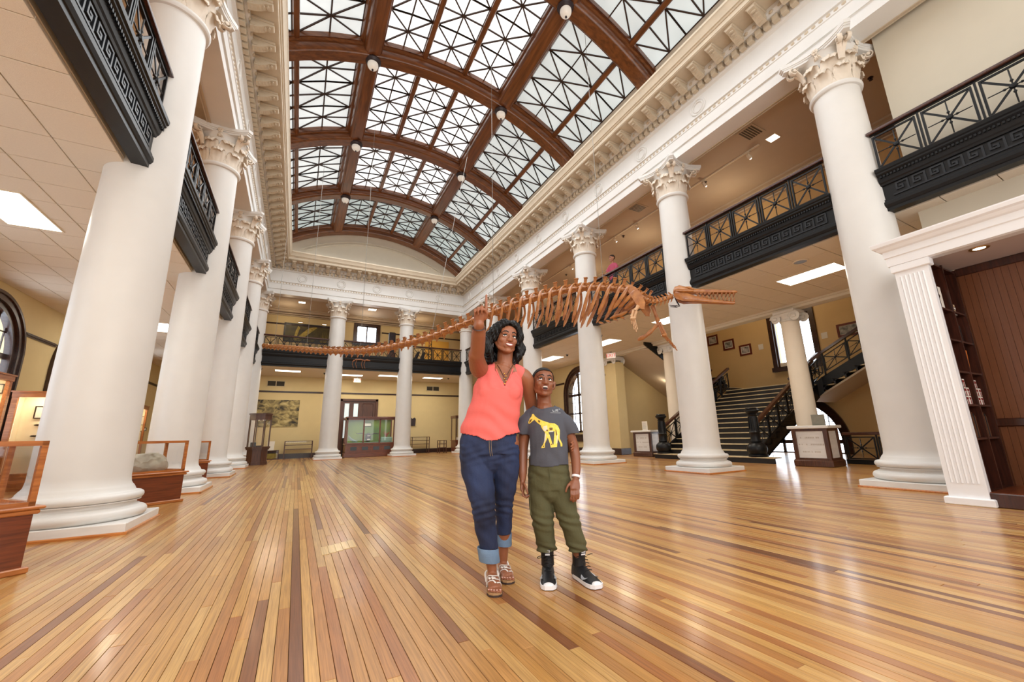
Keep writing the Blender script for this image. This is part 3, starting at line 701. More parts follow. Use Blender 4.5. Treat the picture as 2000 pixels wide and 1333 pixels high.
# ------------------------------------------------------------------ windows and doors
def arched_window(name, axis_x, out, yc, r, z0, zs, reveal=.32):
    """casing on the wall face, sash with transom, mullions and a fan above; out = +1 when the room lies towards +x"""
    w = node(name); x = axis_x
    def band(ra, rb, xa, xb, m, nm, zlo):
        q = MB(); A = arch_pts(yc, ra, zs, 28); B = arch_pts(yc, rb, zs, 28)
        for i in range(28): q.slab([(xa, *A[i]), (xa, *A[i+1]), (xa, *B[i+1]), (xa, *B[i])], (xb-xa, 0, 0))
        for s_ in (-1, 1): q.box(min(xa, xb), min(yc+s_*ra, yc+s_*rb), zlo, max(xa, xb), max(yc+s_*ra, yc+s_*rb), zs)
        q.build(nm, m, w, 35)
    band(r-.02, r+.16, x-.02*out, x+.05*out, 'dark_trim', 'casing', z0-.1); band(r+.10, r+.16, x+.05*out, x+.08*out, 'dark_trim', 'casing_bead', z0-.1); band(r-.14, r, x-reveal*out, x, 'dark_trim', 'jamb', z0)
    xs = x-reveal*.8*out; sash = MB(); ri = r-.12
    for (a, b, c, d) in ((-ri, ri, zs-.06, zs+.06), (-ri, ri, z0, z0+.1), (-ri, ri, (z0+zs)/2-.03, (z0+zs)/2+.03)): sash.box(xs-.03, yc+a, c, xs+.03, yc+b, d)
    for a in (-.36*r, .36*r): sash.box(xs-.03, yc+a-.05, z0, xs+.03, yc+a+.05, zs+sqrt(ri*ri-(.36*r)**2))
    sash.build('sash', 'dark_trim', w)
    mu = MB()
    for a in (-.68*r, .0, .68*r): mu.box(xs-.012, yc+a-.012, z0, xs+.012, yc+a+.012, zs+sqrt(max(0, ri*ri-a*a)))
    for k in range(1, 6): zz = z0+(zs+r*.9-z0)*k/6; hw = ri if zz < zs else sqrt(max(0, ri*ri-(zz-zs)**2)); mu.box(xs-.012, yc-hw, zz-.012, xs+.012, yc+hw, zz+.012)
    mu.build('glazing_bars', 'dark_trim', w)
    g = MB(); P = [(yc-ri, z0), (yc+ri, z0)]+arch_pts(yc, ri, zs, 20); g.slab([(xs-.004, *p) for p in P], (.008, 0, 0)); g.build('pane', 'window_glass', w)
    MB().box(min(x, x+.16*out), yc-r-.22, z0-.14, max(x, x+.16*out), yc+r+.22, z0-.08, .01).build('sill', 'dark_trim', w)
    MB().box(min(x, x+.06*out), yc-r-.18, z0-.42, max(x, x+.06*out), yc+r+.18, z0-.14, .01).build('apron', 'dark_trim', w)
    return w
for i, (a, b) in enumerate(LW): arched_window(f'window_{i+1}', WL, 1, (a+b)/2, (b-a)/2, 1.0, 2.85, .13)
arched_window('window_6', WR, -1, (RW[0]+RW[1])/2, (RW[1]-RW[0])/2, .95, 2.78, .28)
def square_window(name, origin, ux, n, w, h, frame, nm, m='dark_trim', mull=(.5,), glassdepth=.12):
    """window in an opening: origin lower corner on the wall face, ux along the wall, n into the room"""
    t = node(name); O, U, N_, Z = V(origin), V(ux), V(n), V((0, 0, 1))
    def bx(a0, a1, z0, z1, d0, d1, nme, mt):
        q = MB(); q.slab([O+U*a0+Z*z0+N_*d0, O+U*a1+Z*z0+N_*d0, O+U*a1+Z*z1+N_*d0, O+U*a0+Z*z1+N_*d0], N_*(d1-d0)); q.build(nme, mt, t)
    f = frame
    bx(-f, 0, -f, h+f, -.03, .06, 'casing', m); bx(w, w+f, -f, h+f, -.03, .06, 'casing', m); bx(0, w, h, h+f, -.03, .06, 'casing', m); bx(-f*1.2, w+f*1.2, -f, 0, -.03, .14, 'sill', m)
    for k in mull: bx(w*k-.035, w*k+.035, 0, h, -.10, -.04, 'mullion', m)
    for a0, a1, z0, z1 in ((0, w, 0, .06), (0, w, h-.06, h), (0, .05, 0, h), (w-.05, w, 0, h)): bx(a0, a1, z0, z1, -.1, -.04, 'sash', m)
    bx(0, w, 0, h, -.08, -.074, 'pane', 'window_glass'); return t
square_window('window_7', (2.62, WF, 6.5), (1, 0, 0), (0, -1, 0), 1.16, 1.05, .17, 'w', mull=(.5,))
# doorway in the far wall: casing, left leaf half glazed, right leaf folded open and solid
d = node('door_1'); 
for a, b, c, e in ((2.0, 2.14, 0, 3.14), (3.92, 4.06, 0, 3.14), (2.0, 4.06, 3.03, 3.16)): MB().box(a, WF-.06, c, b, WF+.04, e).build('casing', 'walnut', d)
def door_leaf(x0, x1, glazed):
    q = MB(); y0, y1 = WF+.02, WF+.07; q.box(x0, y0, .02, x0+.12, y1, 3.02); q.box(x1-.12, y0, .02, x1, y1, 3.02)
    for z0, z1 in ((.02, .22), (.85, .98), (1.95, 2.1), (2.9, 3.02)): q.box(x0+.12, y0, z0, x1-.12, y1, z1)
    o = q.build('leaf', 'walnut', d)
    for z0, z1, gl in ((.22, .85, 0), (.98, 1.95, glazed), (2.1, 2.9, glazed)):
        if gl: MB().box(x0+.12, y0+.02, z0, x1-.12, y0+.03, z1).build('glass_panel', 'frosted', o)
        else: MB().box(x0+.13, y0+.012, z0+.01, x1-.13, y0+.04, z1-.01, .012).build('door_panel', 'walnut', o)
mat('frosted', srgb(206, 222, 226), .3, emit=(.8, .92, .95), es=.45)
door_leaf(2.14, 2.62, True); door_leaf(2.62, 3.10, True); door_leaf(3.10, 3.92, False)
MB().box(2.1, WF+.3, -.01, 3.95, WF+.32, 3.1).build('backing', 'walnut', d)

# ------------------------------------------------------------------ stair hall beyond the right aisle
SX, SY0, SY1 = 16.5, -.5, 13.95
mb = MB(); win = (7.62, 9.0, 3.25, 5.2); ar = (7.16, 10.4, -.6, .42)
mb.box(SX, SY0, -.6, SX+.3, ar[0], ZU); mb.box(SX, ar[1], -.6, SX+.3, SY1+.25, ZU); mb.box(SX, ar[0], 2.3, SX+.3, win[0], ZU); mb.box(SX, win[1], 2.3, SX+.3, ar[1], ZU); mb.box(SX, win[0], 2.3, SX+.3, win[1], win[2]); mb.box(SX, win[0], win[3], SX+.3, win[1], ZU)
ac, arr = (ar[0]+ar[1])/2, (ar[1]-ar[0])/2; P = arch_pts(ac, arr, ar[3], 24)
for a, b in zip(P, P[1:]): mb.slab([(SX, *a), (SX, *b), (SX, b[0], 2.3), (SX, a[0], 2.3)], (.3, 0, 0))
struct(mb.build('wall_stair', 'wall_tan'))
struct(MB().box(WR+.3, SY1, 0, SX, SY1+.25, ZU).build('wall_stair', 'wall_cream')); struct(MB().box(WR, SY0-.25, 0, SX, SY0, ZU).build('wall_stair', 'wall_cream'))
struct(MB().box(WR+.3, SY0, ZU, SX+.3, SY1, ZU+.2).build('ceiling', 'ceiling_tan'))
square_window('window_8', (SX, win[1], win[2]), (0, -1, 0), (-1, 0, 0), win[1]-win[0], win[3]-win[2], .17, 'w', mull=(.53,))
arched_window('window_9', SX, -1, ac, arr-.02, -.4, .42, .2)
# header over the opening, piers and the two free columns with scrolled capitals
struct(MB().box(WR-.02, SY0, ZC-.12, WR+.3, SY1, ZC+.05).box(WR-.08, SY0, ZC-.05, WR-.02, SY1, ZC+.02).build('trim_7', 'wall_white'))
struct(MB().box(WR, SY0, ZC+.05, WR+.3, SY1, ZG).build('wall_stair', 'wall_cream'))
def scroll_cap(t, r, z):
    c = MB(); c.box(-r*1.18, -r*1.18, z+.22, r*1.18, r*1.18, z+.30, .012); c.box(-r*1.02, -r*1.02, z+.14, r*1.02, r*1.02, z+.22); o = c.build('capital', 'column_paint', t)
    for sx in (-1, 1):
        for sy in (-1, 1):
            pts = []; 
            for i in range(16): a = i/15*pi*3; q = .12*(1-.62*i/15); pts.append((0, q*cos(a), q*sin(a)))
            m = MB().tube(pts, [(.05, .026*(1-.5*i/15)) for i in range(16)], 6, up=(1, 0, 0)); m.box(-.05, -.05, -.05, .05, .05, .05, .01)
            m.v = [(x+sx*r*.98, y+sy*r*1.05, q+z+.09) for x, y, q in m.v]; m.build('scroll', 'column_paint', o, 50)
    return o
for xx, y, lb in ((12.1, 6.1, 'plain round cream column with a scrolled capital at the foot of the right stair flight'), (12.4, 10.75, 'plain round cream column with a scrolled capital hidden behind the skull column')):
    t = thing('scroll_column', lb, 'column', (xx, y, 0), 0, kind='thing'); r = .265
    MB().lathe([(.36, 0), (.36, .08), (.34, .1)]+torus_prof(.37, .1, .2)+[(.30, .22)]+torus_prof(.33, .24, .32)+[(r+.01, .34), (r, .4), (r*.86, 3.85)], 32).build('shaft', 'plaster', t, 40)
    MB().lathe([(r*.86, 3.85), (r*.95, 3.87), (r*.95, 3.9), (r*.88, 3.92), (r*.9, 4.0), (r*1.05, 4.06), (r*1.05, 4.09)], 32).build('neck', 'column_paint', t, 40); scroll_cap(t, r*.92, 3.88)
for y, lb in ((13.6, 'square cream pier with scrolled capital left of the stair hall'), (3.4, 'square cream pier with scrolled capital hidden behind the booth-side column')):
    t = thing('pier', lb, 'pier', (12.1, y, 0), 0, kind='thing')
    MB().box(-.24, -.34, 0, .24, .34, 3.9).build('shaft', 'wall_cream', t); MB().box(-.27, -.37, 0, .27, .37, .26, .01).build('base', 'dark_trim', t, label='dark wooden base'); scroll_cap(t, .27, 3.86)

# ---- the stair: fifteen steps up to a landing, one flight off each side
st = thing('staircase', 'black iron staircase with pale worn treads rising to a landing under the tall window', 'staircase', (0, 0, 0))
mat('tread_edge', srgb(206, 188, 150), .45, .1, 9, stretch=(1, 1, 1)); mat('riser_black', srgb(22, 20, 22), .4, .2, 15)
NS, RISE, RUN = 15, .164, .292; X0s = 11.05; ya, yb = 7.05, 10.45
tr = MB().box(-.03, 0, -.03, RUN, yb-ya, 0, .006).mesh('tread', 'tread_edge'); ri = MB().box(0, .0, -RISE, .05, yb-ya, -.03).mesh('riser', 'riser_black')
tr0 = MB().box(-.03, -.55, -.03, RUN, yb-ya+.25, 0, .006).mesh('tread', 'tread_edge'); ri0 = MB().box(0, -.52, -RISE, .05, yb-ya+.22, -.03).mesh('riser', 'riser_black')
for i in range(NS):
    p = (X0s+i*RUN, ya, (i+1)*RISE); put('tread', tr0 if i == 0 else tr, st, p); put('riser', ri0 if i == 0 else ri, st, p)
ZL = NS*RISE; XLd = X0s+NS*RUN
MB().box(XLd-.03, 6.9, ZL-.03, SX, 10.5, ZL).box(XLd, 6.9, ZL-.2, SX, 10.5, ZL-.03).build('landing', 'riser_black', st)
MB().slab([(X0s+.3, ya, .0), (XLd, ya, 0.0), (XLd, ya, ZL-.2), (X0s+.3, ya, .14)], (0, .02, 0)) # closed side below is left open
def stringer(p, q, h, t, nm='stringer'):
    p, q = V(p), V(q); d = q-p; n = V((-d.y, d.x, 0)).normalized()*t
    o = MB().slab([p, q, q-V((0, 0, h)), p-V((0, 0, h))], n).build(nm, 'iron_black', st); return o
stringer((X0s+.1, ya, .28), (XLd, ya, ZL+.1), .42, .06); stringer((X0s+.1, yb, .28), (XLd, yb, ZL+.1), .42, -.06)
MB().slab([(X0s+.35, ya, .05), (XLd, ya, ZL-.32), (XLd, yb, ZL-.32), (X0s+.35, yb, .05)], (0, 0, -.05)).build('soffit', 'riser_black', st)
def sloped_rail(p, q, n, h=.82, parent=st, z0=.1, hand='rail_wood'):
    """rail of star panels that climbs from p to q (foot points on the stringer)"""
    p, q = V(p), V(q); L = hypot(q.x-p.x, q.y-p.y); k = (q.z-p.z)/L; P = L/n; a = atan2(q.y-p.y, q.x-p.x); M = Matrix.Translation(p) @ Matrix.Rotation(a, 4, 'Z')
    fr, dg, sp, hub = panel_parts(P-.05, z0, h-.14); 
    def sh(m, x0): return [tuple(M @ V((x+x0, y, z+k*(x+x0)))) for x, y, z in m.v]
    for i in range(n):
        al = MB()
        for m in (fr, *dg, *sp, hub): al.add(sh(m, i*P+.025), m.f)
        al.build('rail_panel', 'iron_black', parent)
        q2 = MB().box(-.018, -.025, 0, .018, .025, h-.03); q2.v = sh(q2, i*P); q2.build('post', 'iron_black', parent)
    hr = MB()
    hr.bar(M @ V((-.05, 0, h-k*.05)), M @ V((L+.05, 0, h+k*L+k*.05)), .11, .075); hr.build('handrail', hand, parent)
sloped_rail((X0s+.35, ya+.03, .28), (XLd-.1, ya+.03, ZL+.06), 7); sloped_rail((X0s+.35, yb-.03, .28), (XLd-.1, yb-.03, ZL+.06), 7)
# ornate newels: urn foot, fluted drum, capital
def newel(x, y, lb):
    t = thing('newel_post', lb, 'newel', (x, y, RISE))
    MB().lathe([(.23, 0), (.25, .02), (.25, .05), (.21, .07), (.25, .14), (.262, .22), (.24, .30), (.17, .36), (.13, .39), (.15, .41), (.14, .44)], 20).build('urn_foot', 'iron_black', t, 40)
    m = MB(); n = 16
    prof = [(.135, .44), (.12, .5), (.115, .62), (.145, .66), (.12, .70), (.115, .95), (.11, 1.1), (.135, 1.13), (.11, 1.16)]
    m.lathe(prof, 20); m.build('drum', 'iron_black', t, 40)
    for i in range(10):
        a = 2*pi*i/10; MB().tube([(.118*cos(a), .118*sin(a), .72), (.122*cos(a), .122*sin(a), .83), (.114*cos(a), .114*sin(a), 1.08)], [.012, .018, .01], 5).build('flute', 'iron_black', t)
        MB().ball((.225*cos(a), .225*sin(a), .2), .06, 6, 4, (.6, .6, 1.5)).build('leaf', 'iron_black', t, 60)
    MB().lathe([(.11, 1.16), (.15, 1.2), (.19, 1.24), (.19, 1.27), (.15, 1.29), (.16, 1.31), (.14, 1.335), (0, 1.34)], 20).build('cap', 'iron_black', t, 40)
newel(X0s+.18, 10.40, 'black ornate iron newel post at the left foot of the staircase'); newel(X0s+.18, ya+.02, 'black ornate iron newel post at the right foot of the staircase')
# left flight: a few winders at the corner, then up along the side wall towards the gallery
for i in range(4):
    a0 = pi/2-.0-i*.30; z = ZL+(i+1)*RISE
    c0 = V((XLd-.1, 10.55, 0)); 
    f0 = [(c0.x+.12*cos(b), c0.y+.12*sin(b)) for b in (i*.38, i*.38+.40)]; f1 = [(c0.x+2.2*cos(b), c0.y+2.2*sin(b)) for b in (i*.38+.40, i*.38)]
    P = [(min(x, SX-.01), y) for x, y in f0+f1]; MB().prism(P, z-.03, z).build('tread', 'tread_edge', st); MB().prism(P, z-RISE, z-.03).build('riser', 'riser_black', st)
zb = ZL+5*RISE; xb = XLd-.15; n2 = 11
t2 = MB().box(-RUN, 0, -.03, .03, 2.3, 0, .006).mesh('tread', 'tread_edge'); r2_ = MB().box(-.05, 0, -RISE, 0, 2.3, -.03).mesh('riser', 'riser_black')
for i in range(n2): put('tread', t2, st, (xb-i*RUN, 11.2, zb+i*RISE-.1)); put('riser', r2_, st, (xb-i*RUN, 11.2, zb+i*RISE-.1))
MB().slab([(11.9, 11.15, 4.05), (15.6, 11.15, 1.95), (15.6, SY1, 2.5), (12.1, SY1, 4.42)], (0, 0, .06)).build('soffit', 'ceiling_tan', st)
stringer((11.5, 11.1, 4.62), (15.4, 11.1, 2.45), .42, .06); sloped_rail((15.2, 11.12, 2.58), (11.6, 11.12, 4.58), 6)
# right flight along the back wall, rising towards the front
xi = 15.0
t3 = MB().box(0, -RUN*1.12, -.03, SX-xi, .03, 0, .006).mesh('tread', 'tread_edge'); r3 = MB().box(0, -.05, -RISE, SX-xi, 0, -.03).mesh('riser', 'riser_black')
for i in range(14): put('tread', t3, st, (xi, 6.9-i*.327, ZL-.35+(i+1)*RISE)); put('riser', r3, st, (xi, 6.9-i*.327, ZL-.35+(i+1)*RISE))
stringer((xi, 6.9, 2.52), (xi, 2.3, 4.84), .34, .06); stringer((xi-.15, 7.6, 1.95), (xi, 6.9, 2.52), .5, .06); sloped_rail((xi-.02, 6.75, 2.58), (xi-.02, 2.4, 4.78), 6, .74); sloped_rail((xi-.25, 7.75, 1.82), (xi-.03, 6.78, 2.56), 2, .76)
MB().slab([(xi, 7.3, 1.75), (xi, 2.3, 4.46), (SX, 2.3, 4.46), (SX, 7.3, 1.75)], (0, 0, .06)).build('soffit', 'ceiling_tan', st)
# level rail that guards the lower flight, right of the stair
gr = thing('guard_rail', 'low black iron star-panel rail between the right pedestal and the booth-side column', 'railing', (12.25, 5.35, 0), -pi/2)
z0, z1 = .12, .66
for i in range(5):
    fr, dg, sp, hub = panel_parts(.60, z0, z1); al = MB()
    for m in (fr, *dg, *sp, hub): al.add([(x+i*.67, y, z) for x, y, z in m.v], m.f)
    al.build('panel', 'iron_black', gr); MB().box(i*.67-.045, -.02, 0, i*.67-.02, .02, .7).build('post', 'iron_black', gr)
MB().box(-.05, -.04, .70, 3.4, .04, .77, .01).build('handrail', 'rail_wood', gr); MB().box(-.05, -.05, 0, 3.4, .05, .11).build('bottom_rail', 'iron_black', gr)
# framed photographs climbing the stair wall, and small pale cards beside them
mat('frame_red', srgb(96, 34, 22), .35, .2, 9); mat('frame_black', srgb(20, 18, 18), .4); mat('mat_board', srgb(222, 214, 200), .7)
def print_mat(name, a, b, sc=6): mat(name, a, .55, 0, sc, col2=b)
print_mat('old_photo', srgb(70, 66, 66), srgb(206, 198, 190), 7); print_mat('old_photo_b', srgb(54, 56, 58), srgb(180, 176, 168), 9)
def framed(name, label, cat, o, u, n, w, h, fw, frame, picture, group=None, mount=0, d=.03):
    """picture on a wall: o lower left corner on the wall face, u along the wall, n into the room"""
    o, u, n = V(o), V(u), V(n); z = V((0, 0, 1)); t = thing(name, label, cat, o, 0, group)
    f = MB()
    for a0, a1, z0, z1 in ((0, w, 0, fw), (0, w, h-fw, h), (0, fw, fw, h-fw), (w-fw, w, fw, h-fw)): f.slab([u*a0+z*z0, u*a1+z*z0, u*a1+z*z1, u*a0+z*z1], n*d)
    f.build('frame', frame, t)
    q = MB().slab([u*fw+z*fw+n*.004, u*(w-fw)+z*fw+n*.004, u*(w-fw)+z*(h-fw)+n*.004, u*fw+z*(h-fw)+n*.004], n*.008); q.build('mount' if mount else 'picture', 'mat_board' if mount else picture, t)
    if mount: k = fw+mount; MB().slab([u*k+z*k+n*.013, u*(w-k)+z*k+n*.013, u*(w-k)+z*(h-k)+n*.013, u*k+z*(h-k)+n*.013], n*.004).build('picture', picture, t)
    return t
for i, (y, z, lb) in enumerate(((11.99, 4.72, 'red-framed old photograph on the stair wall, highest, nearest the skull column'), (11.24, 4.36, 'red-framed old photograph on the stair wall, middle of the descending three'), (10.51, 3.98, 'red-framed old photograph on the stair wall, lowest, next to the tall window'))):
    framed('framed_photo', lb, 'picture', (SX, y, z), (0, -1, 0), (-1, 0, 0), .53, .46, .07, 'frame_red', ('old_photo', 'old_photo_b', 'old_photo')[i], 'framed photographs on the stair wall', .03)
framed('framed_photo', 'wide red-framed old photograph on the stair wall above the right flight rail', 'picture', (SX, 6.82, 3.98), (0, -1, 0), (-1, 0, 0), .75, .46, .07, 'frame_red', 'old_photo_b', 'framed photographs on the stair wall', .02)
for y, z, lb in ((9.68, 4.10, 'small pale card on the stair wall left of the tall window'), (7.34, 4.05, 'small pale card on the stair wall right of the tall window')):
    tag(MB().box(SX-.006, y-.2, z, SX, y, z+.22).build('wall_card', 'mat_board'), lb, 'card')
# two pedestals of pale stone panels in dark frames
def pedestal(name, lb, fl, fr_, depth, h):
    a, b = V((*fl, 0)), V((*fr_, 0)); u = (b-a).normalized(); n = V((-u.y, u.x, 0)); w = (b-a).length; ang = atan2(u.y, u.x)
    t = thing(name, lb, 'pedestal', a, ang); D = depth
    MB().box(-.03, -.03, 0, w+.03, D+.03, .15, .015).box(-.015, -.015, .15, w+.015, D+.015, .17).build('plinth', 'walnut', t)
    f = MB(); s_ = .09
    for x in (0, w-s_):
        for y in (0, D-s_): f.box(x, y, .17, x+s_, y+s_, h-.07)
    for x0, x1, y0, y1 in ((s_, w-s_, .01, .07), (s_, w-s_, D-.07, D-.01), (.01, .07, s_, D-s_), (w-.07, w-.01, s_, D-s_)): f.box(x0, y0, h-.13, x1, y1, h-.07); f.box(x0, y0, .17, x1, y1, .2)
    f.build('frame', 'walnut', t)
    for x0, x1, y0, y1 in ((s_, w-s_, .03, .045), (s_, w-s_, D-.045, D-.03), (.03, .045, s_, D-s_), (w-.045, w-.03, s_, D-s_)):
        p = MB().box(x0, y0, .2, x1, y1, h-.13).build('stone_panel', 'marble', t)
    MB().box(-.06, -.06, h-.07, w+.06, D+.06, h, .012).build('top_slab', 'marble', t, label='pale marble slab')
    m = MB()                                                  # weathered carved lines, too worn to read
    rr = random.Random(5)
    for z, x0, x1 in ((h-.30, .22, .72), (h-.46, .16, .84), (h-.63, .24, .76)):
        x = w*x0
        while x < w*x1:
            ww = rr.uniform(.012, .03)
            if rr.random() < .86: m.box(x, .026, z, x+ww, .031, z+.035)
            x += ww+.012
    m.build('worn_lettering', 'worn_letter', t, kind='stuff')
    return t
mat('worn_letter', srgb(196, 188, 178), .6)
pedestal('stone_pedestal', 'stone-panelled pedestal with marble top in front of the right stair column', (10.79, 5.86), (10.86, 5.10), .66, .955)
pedestal('stone_pedestal', 'stone-panelled pedestal with marble top beside the left newel post, a card stand on it', (11.44, 12.07), (11.57, 11.30), .66, .965)
t = thing('card_stand', 'clear acrylic card stand on the left pedestal', 'sign', (11.75, 11.72, .965), -1.4)
MB().box(-.12, -.005, 0, .12, .005, .34).build('card', 'mat_board', t); MB().box(-.13, -.05, 0, .13, .05, .012).build('foot', 'window_glass', t)
mat('soft_ink', srgb(150, 150, 146), .6)
m = MB()
for k in range(7): m.box(-.09, -.007, .07+.033*k, .05+.01*(k % 3), -.005, .078+.033*k)
m.build('printed_lines', 'soft_ink', t, kind='stuff')
t = thing('notice_holder', 'grey notice board standing on the right pedestal against the bright arch window', 'sign', (11.1, 5.35, .955), -1.45)
mat('notice_grey', srgb(128, 124, 112), .6, .12, 12); MB().box(-.14, -.006, 0, .14, .006, .26).build('panel', 'notice_grey', t); MB().box(-.16, -.05, 0, .16, .05, .012).build('foot', 'window_glass', t)
# window sill clutter under the tall stair window
t = tag(MB().box(SX-.14, 8.42, 3.25, SX-.02, 8.86, 3.40, .01).build('sill_box', 'mat_board'), 'small pale box on the sill of the tall stair window', 'box')
# ------------------------------------------------------------------ wall of the upper shaft on the right, and the book booth under it
struct(MB().box(8.62, YN, 3.2, 11.9, 2.118, ZU).build('wall_right', 'shaft_wall'))
ORDN = ('first', 'second', 'third', 'fourth', 'fifth', 'sixth', 'seventh', 'eighth', 'ninth')
mat_ = None
bx0, bx1, by1, bh = 6.77, 7.75, 2.03, 2.965
mat('booth_white', srgb(238, 238, 240), .4, .01, 4); wood('mahogany', srgb(44, 20, 14), srgb(74, 36, 24), .32, 2, coat=.3); mat('booth_ceiling', srgb(196, 178, 172), .7)
def beadboard():
    m, nt, b, N, L = nodes_of('beadboard'); b.inputs['Roughness'].default_value = .4
    tc = N.new('ShaderNodeTexCoord'); mp = N.new('ShaderNodeMapping'); L.new(tc.outputs['Object'], mp.inputs[0]); mp.inputs['Scale'].default_value = (3, 12, .6)
    n = N.new('ShaderNodeTexNoise'); n.inputs['Scale'].default_value = 5; L.new(mp.outputs[0], n.inputs[0]); r = N.new('ShaderNodeValToRGB'); L.new(n.outputs[0], r.inputs[0])
    r.color_ramp.elements[0].color = (*srgb(92, 52, 30), 1); r.color_ramp.elements[1].color = (*srgb(122, 72, 42), 1); L.new(r.outputs[0], b.inputs['Base Color']); MAT['beadboard'] = m
beadboard()
bt = thing('book_booth', 'white fluted booth front around dark wood bookshelves at the right edge', 'booth', (0, 0, 0))
pil = MB().box(bx0, 1.70, .06, bx0+.10, by1, bh).build('pilaster', 'booth_white', bt)
fm = MB()
for i in range(6): y = 1.757+i*.0435; fm.tube([(bx0, y, .24), (bx0, y, bh-.16)], .0115, 6); 
fm.build('flutes', 'booth_white', pil, 60, 'stuff')
for nm, (a, b, c, d) in {'pilaster_cap': (bh-.10, bh, .03, 0), 'pilaster_base': (0, .085, .045, 0)}.items(): MB().box(bx0-c, 1.70-c, a, bx0+.1, by1+c*.8, b, .01).build(nm, 'booth_white', bt)
MB().box(bx0+.1, 1.98, 0, bx1+.05, by1, bh).build('side_wall', 'booth_white', bt)
e_ = MB().sweep([(0, bh-.012), (.035, bh), (.035, bh+.11), (.05, bh+.12), (.05, bh+.2), (.075, bh+.215), (.10, bh+.25), (.13, bh+.27), (.14, bh+.31), (.14, bh+.325), (0, bh+.325)], [(bx0+1.2, by1+.01), (bx0, by1+.01), (bx0, YN+.1)][::-1]); e_.v = [(2*bx0-x if False else x, y, z) for x, y, z in e_.v]
e_.build('entablature', 'booth_white', bt)
MB().box(bx0, YN+.1, bh-.012, bx0+.12, by1, bh+.3).build('lintel', 'booth_white', bt)
MB().box(bx0+.02, YN+.1, .0, bx1, 1.70, .15, .008).build('step', 'mahogany', bt); MB().box(bx0+.04, YN+.1, .15, bx1, 1.70, .156).build('booth_floor', 'cherry', bt)
MB().box(bx0+.1, YN+.1, bh+.005, bx1, 1.98, bh+.05).build('booth_ceiling', 'booth_ceiling', bt)
bw = MB().box(bx1, YN+.1, .15, bx1+.05, 1.98, bh).build('back_wall', 'beadboard', bt)
for i in range(60): y = 1.66-.065*i; put('board', MB().box(bx1-.012, y-.031, .15, bx1, y+.031, .86).box(bx1-.012, y-.031, .96, bx1, y+.031, 2.88).mesh('board', 'beadboard'), bw) if y > .1 else None
MB().box(bx1-.035, YN+.1, .86, bx1, 1.70, .96, .01).build('chair_rail', 'mahogany', bt); MB().box(bx1-.03, YN+.1, 2.86, bx1, 1.70, bh, .008).build('crown', 'mahogany', bt)
sh = thing('bookcase', 'tall dark wood bookcase with two bays inside the booth', 'bookcase', (0, 0, 0))
SZ = [.16, .74, 1.13, 1.53, 1.93, 2.33, 2.93]; XD = (6.87, 7.27, 7.70)
for x in XD: MB().box(x-.012, 1.70, .15, x+.012, 1.98, 2.95).build('upright', 'mahogany', sh)
for z in SZ:
    for a, b in zip(XD, XD[1:]): MB().box(a+.012, 1.71, z-.022, b-.012, 1.975, z).build('shelf', 'mahogany', sh)
MB().box(XD[0], 1.965, .15, XD[2], 1.98, 2.95).build('back', 'mahogany', sh)
mat('cover_white', srgb(232, 226, 216), .5, .05, 14); mat('cover_cream', srgb(214, 186, 146), .5, .08, 14); mat('cover_orange', srgb(206, 110, 36), .45, .06, 9); mat('cover_red', srgb(122, 30, 30), .5); mat('cover_black', srgb(40, 34, 34), .5, .2, 12); mat('paper', srgb(228, 218, 198), .8, .05, 90, stretch=(1, 1, 30)); mat('cover_brown', srgb(96, 58, 34), .55, .2, 9)
def book(x, y, z, w, t, h, cover, label, lean=0, group=None, flat=False):
    """upright book: t thick along x, w deep along y, h tall; flat lays it down"""
    o = thing('book', label, 'book', (x, y, z), 0, group)
    if flat: o.rotation_euler = (0, pi/2, 0)
    elif lean: o.rotation_euler = (0, lean, 0)
    c = MB().box(0, 0, 0, .004, w, h).box(t-.004, 0, 0, t, w, h).box(0, 0, 0, t, .004, h); c.build('cover', cover, o); MB().box(.004, .004, .004, t-.004, w-.006, h-.004).build('pages', 'paper', o); return o
o = book(6.92, 1.74, 2.332, .02, .22, .30, 'cover_white', 'white paperback standing face out on the top left shelf of the bookcase')
MB().ball((.12, -.002, .17), .025, 6, 4, (1, .1, 1)).build('cover_emblem', 'cover_black', o)
for i in range(4): book(7.32, 1.74, 2.36+.04*i-.026, .2, .036, .20-.012*(i % 2), ('cover_white', 'cover_cream')[i % 2], f'pale book lying flat on the top right shelf, {("lowest", "second", "third", "topmost")[i]} of the pile', group='pile of pale books', flat=True).location.z = 2.333+.0005+.038*i+.0
for i in range(7): book(7.30+.042*i, 1.76, 1.932, .2, .036, .24+.015*((i*5) % 3), ('cover_black', 'cover_brown', 'cover_black')[i % 3], f'{ORDN[i]} dark upright book from the left on the second shelf of the right bay', group='dark books in the right bay')
book(7.40, 1.74, 1.533, .2, .05, .30, 'cover_orange', 'orange book leaning on the middle shelf of the right bay', lean=.16); book(7.31, 1.75, 1.533, .2, .035, .28, 'cover_brown', 'brown book beside the leaning orange book')
book(6.93, 1.74, 1.533, .2, .025, .28, 'cover_brown', 'thin brown book leaning alone on the middle shelf of the left bay', lean=.12)
def mugbox(x, z, lb):
    t = thing('gift_box', lb, 'box', (x, 1.73, z), 0, 'white and red gift boxes on the bookcase')
    MB().box(0, 0, 0, .082, .08, .10, .004).build('carton', 'cover_white', t); MB().box(.012, -.002, .055, .07, 0, .085).build('red_panel', 'cover_red', t, label='dark red panel'); MB().box(.03, -.0025, .0, .042, 0, .05).box(.055, -.0025, 0, .062, 0, .05).build('red_stripes', 'cover_red', t)
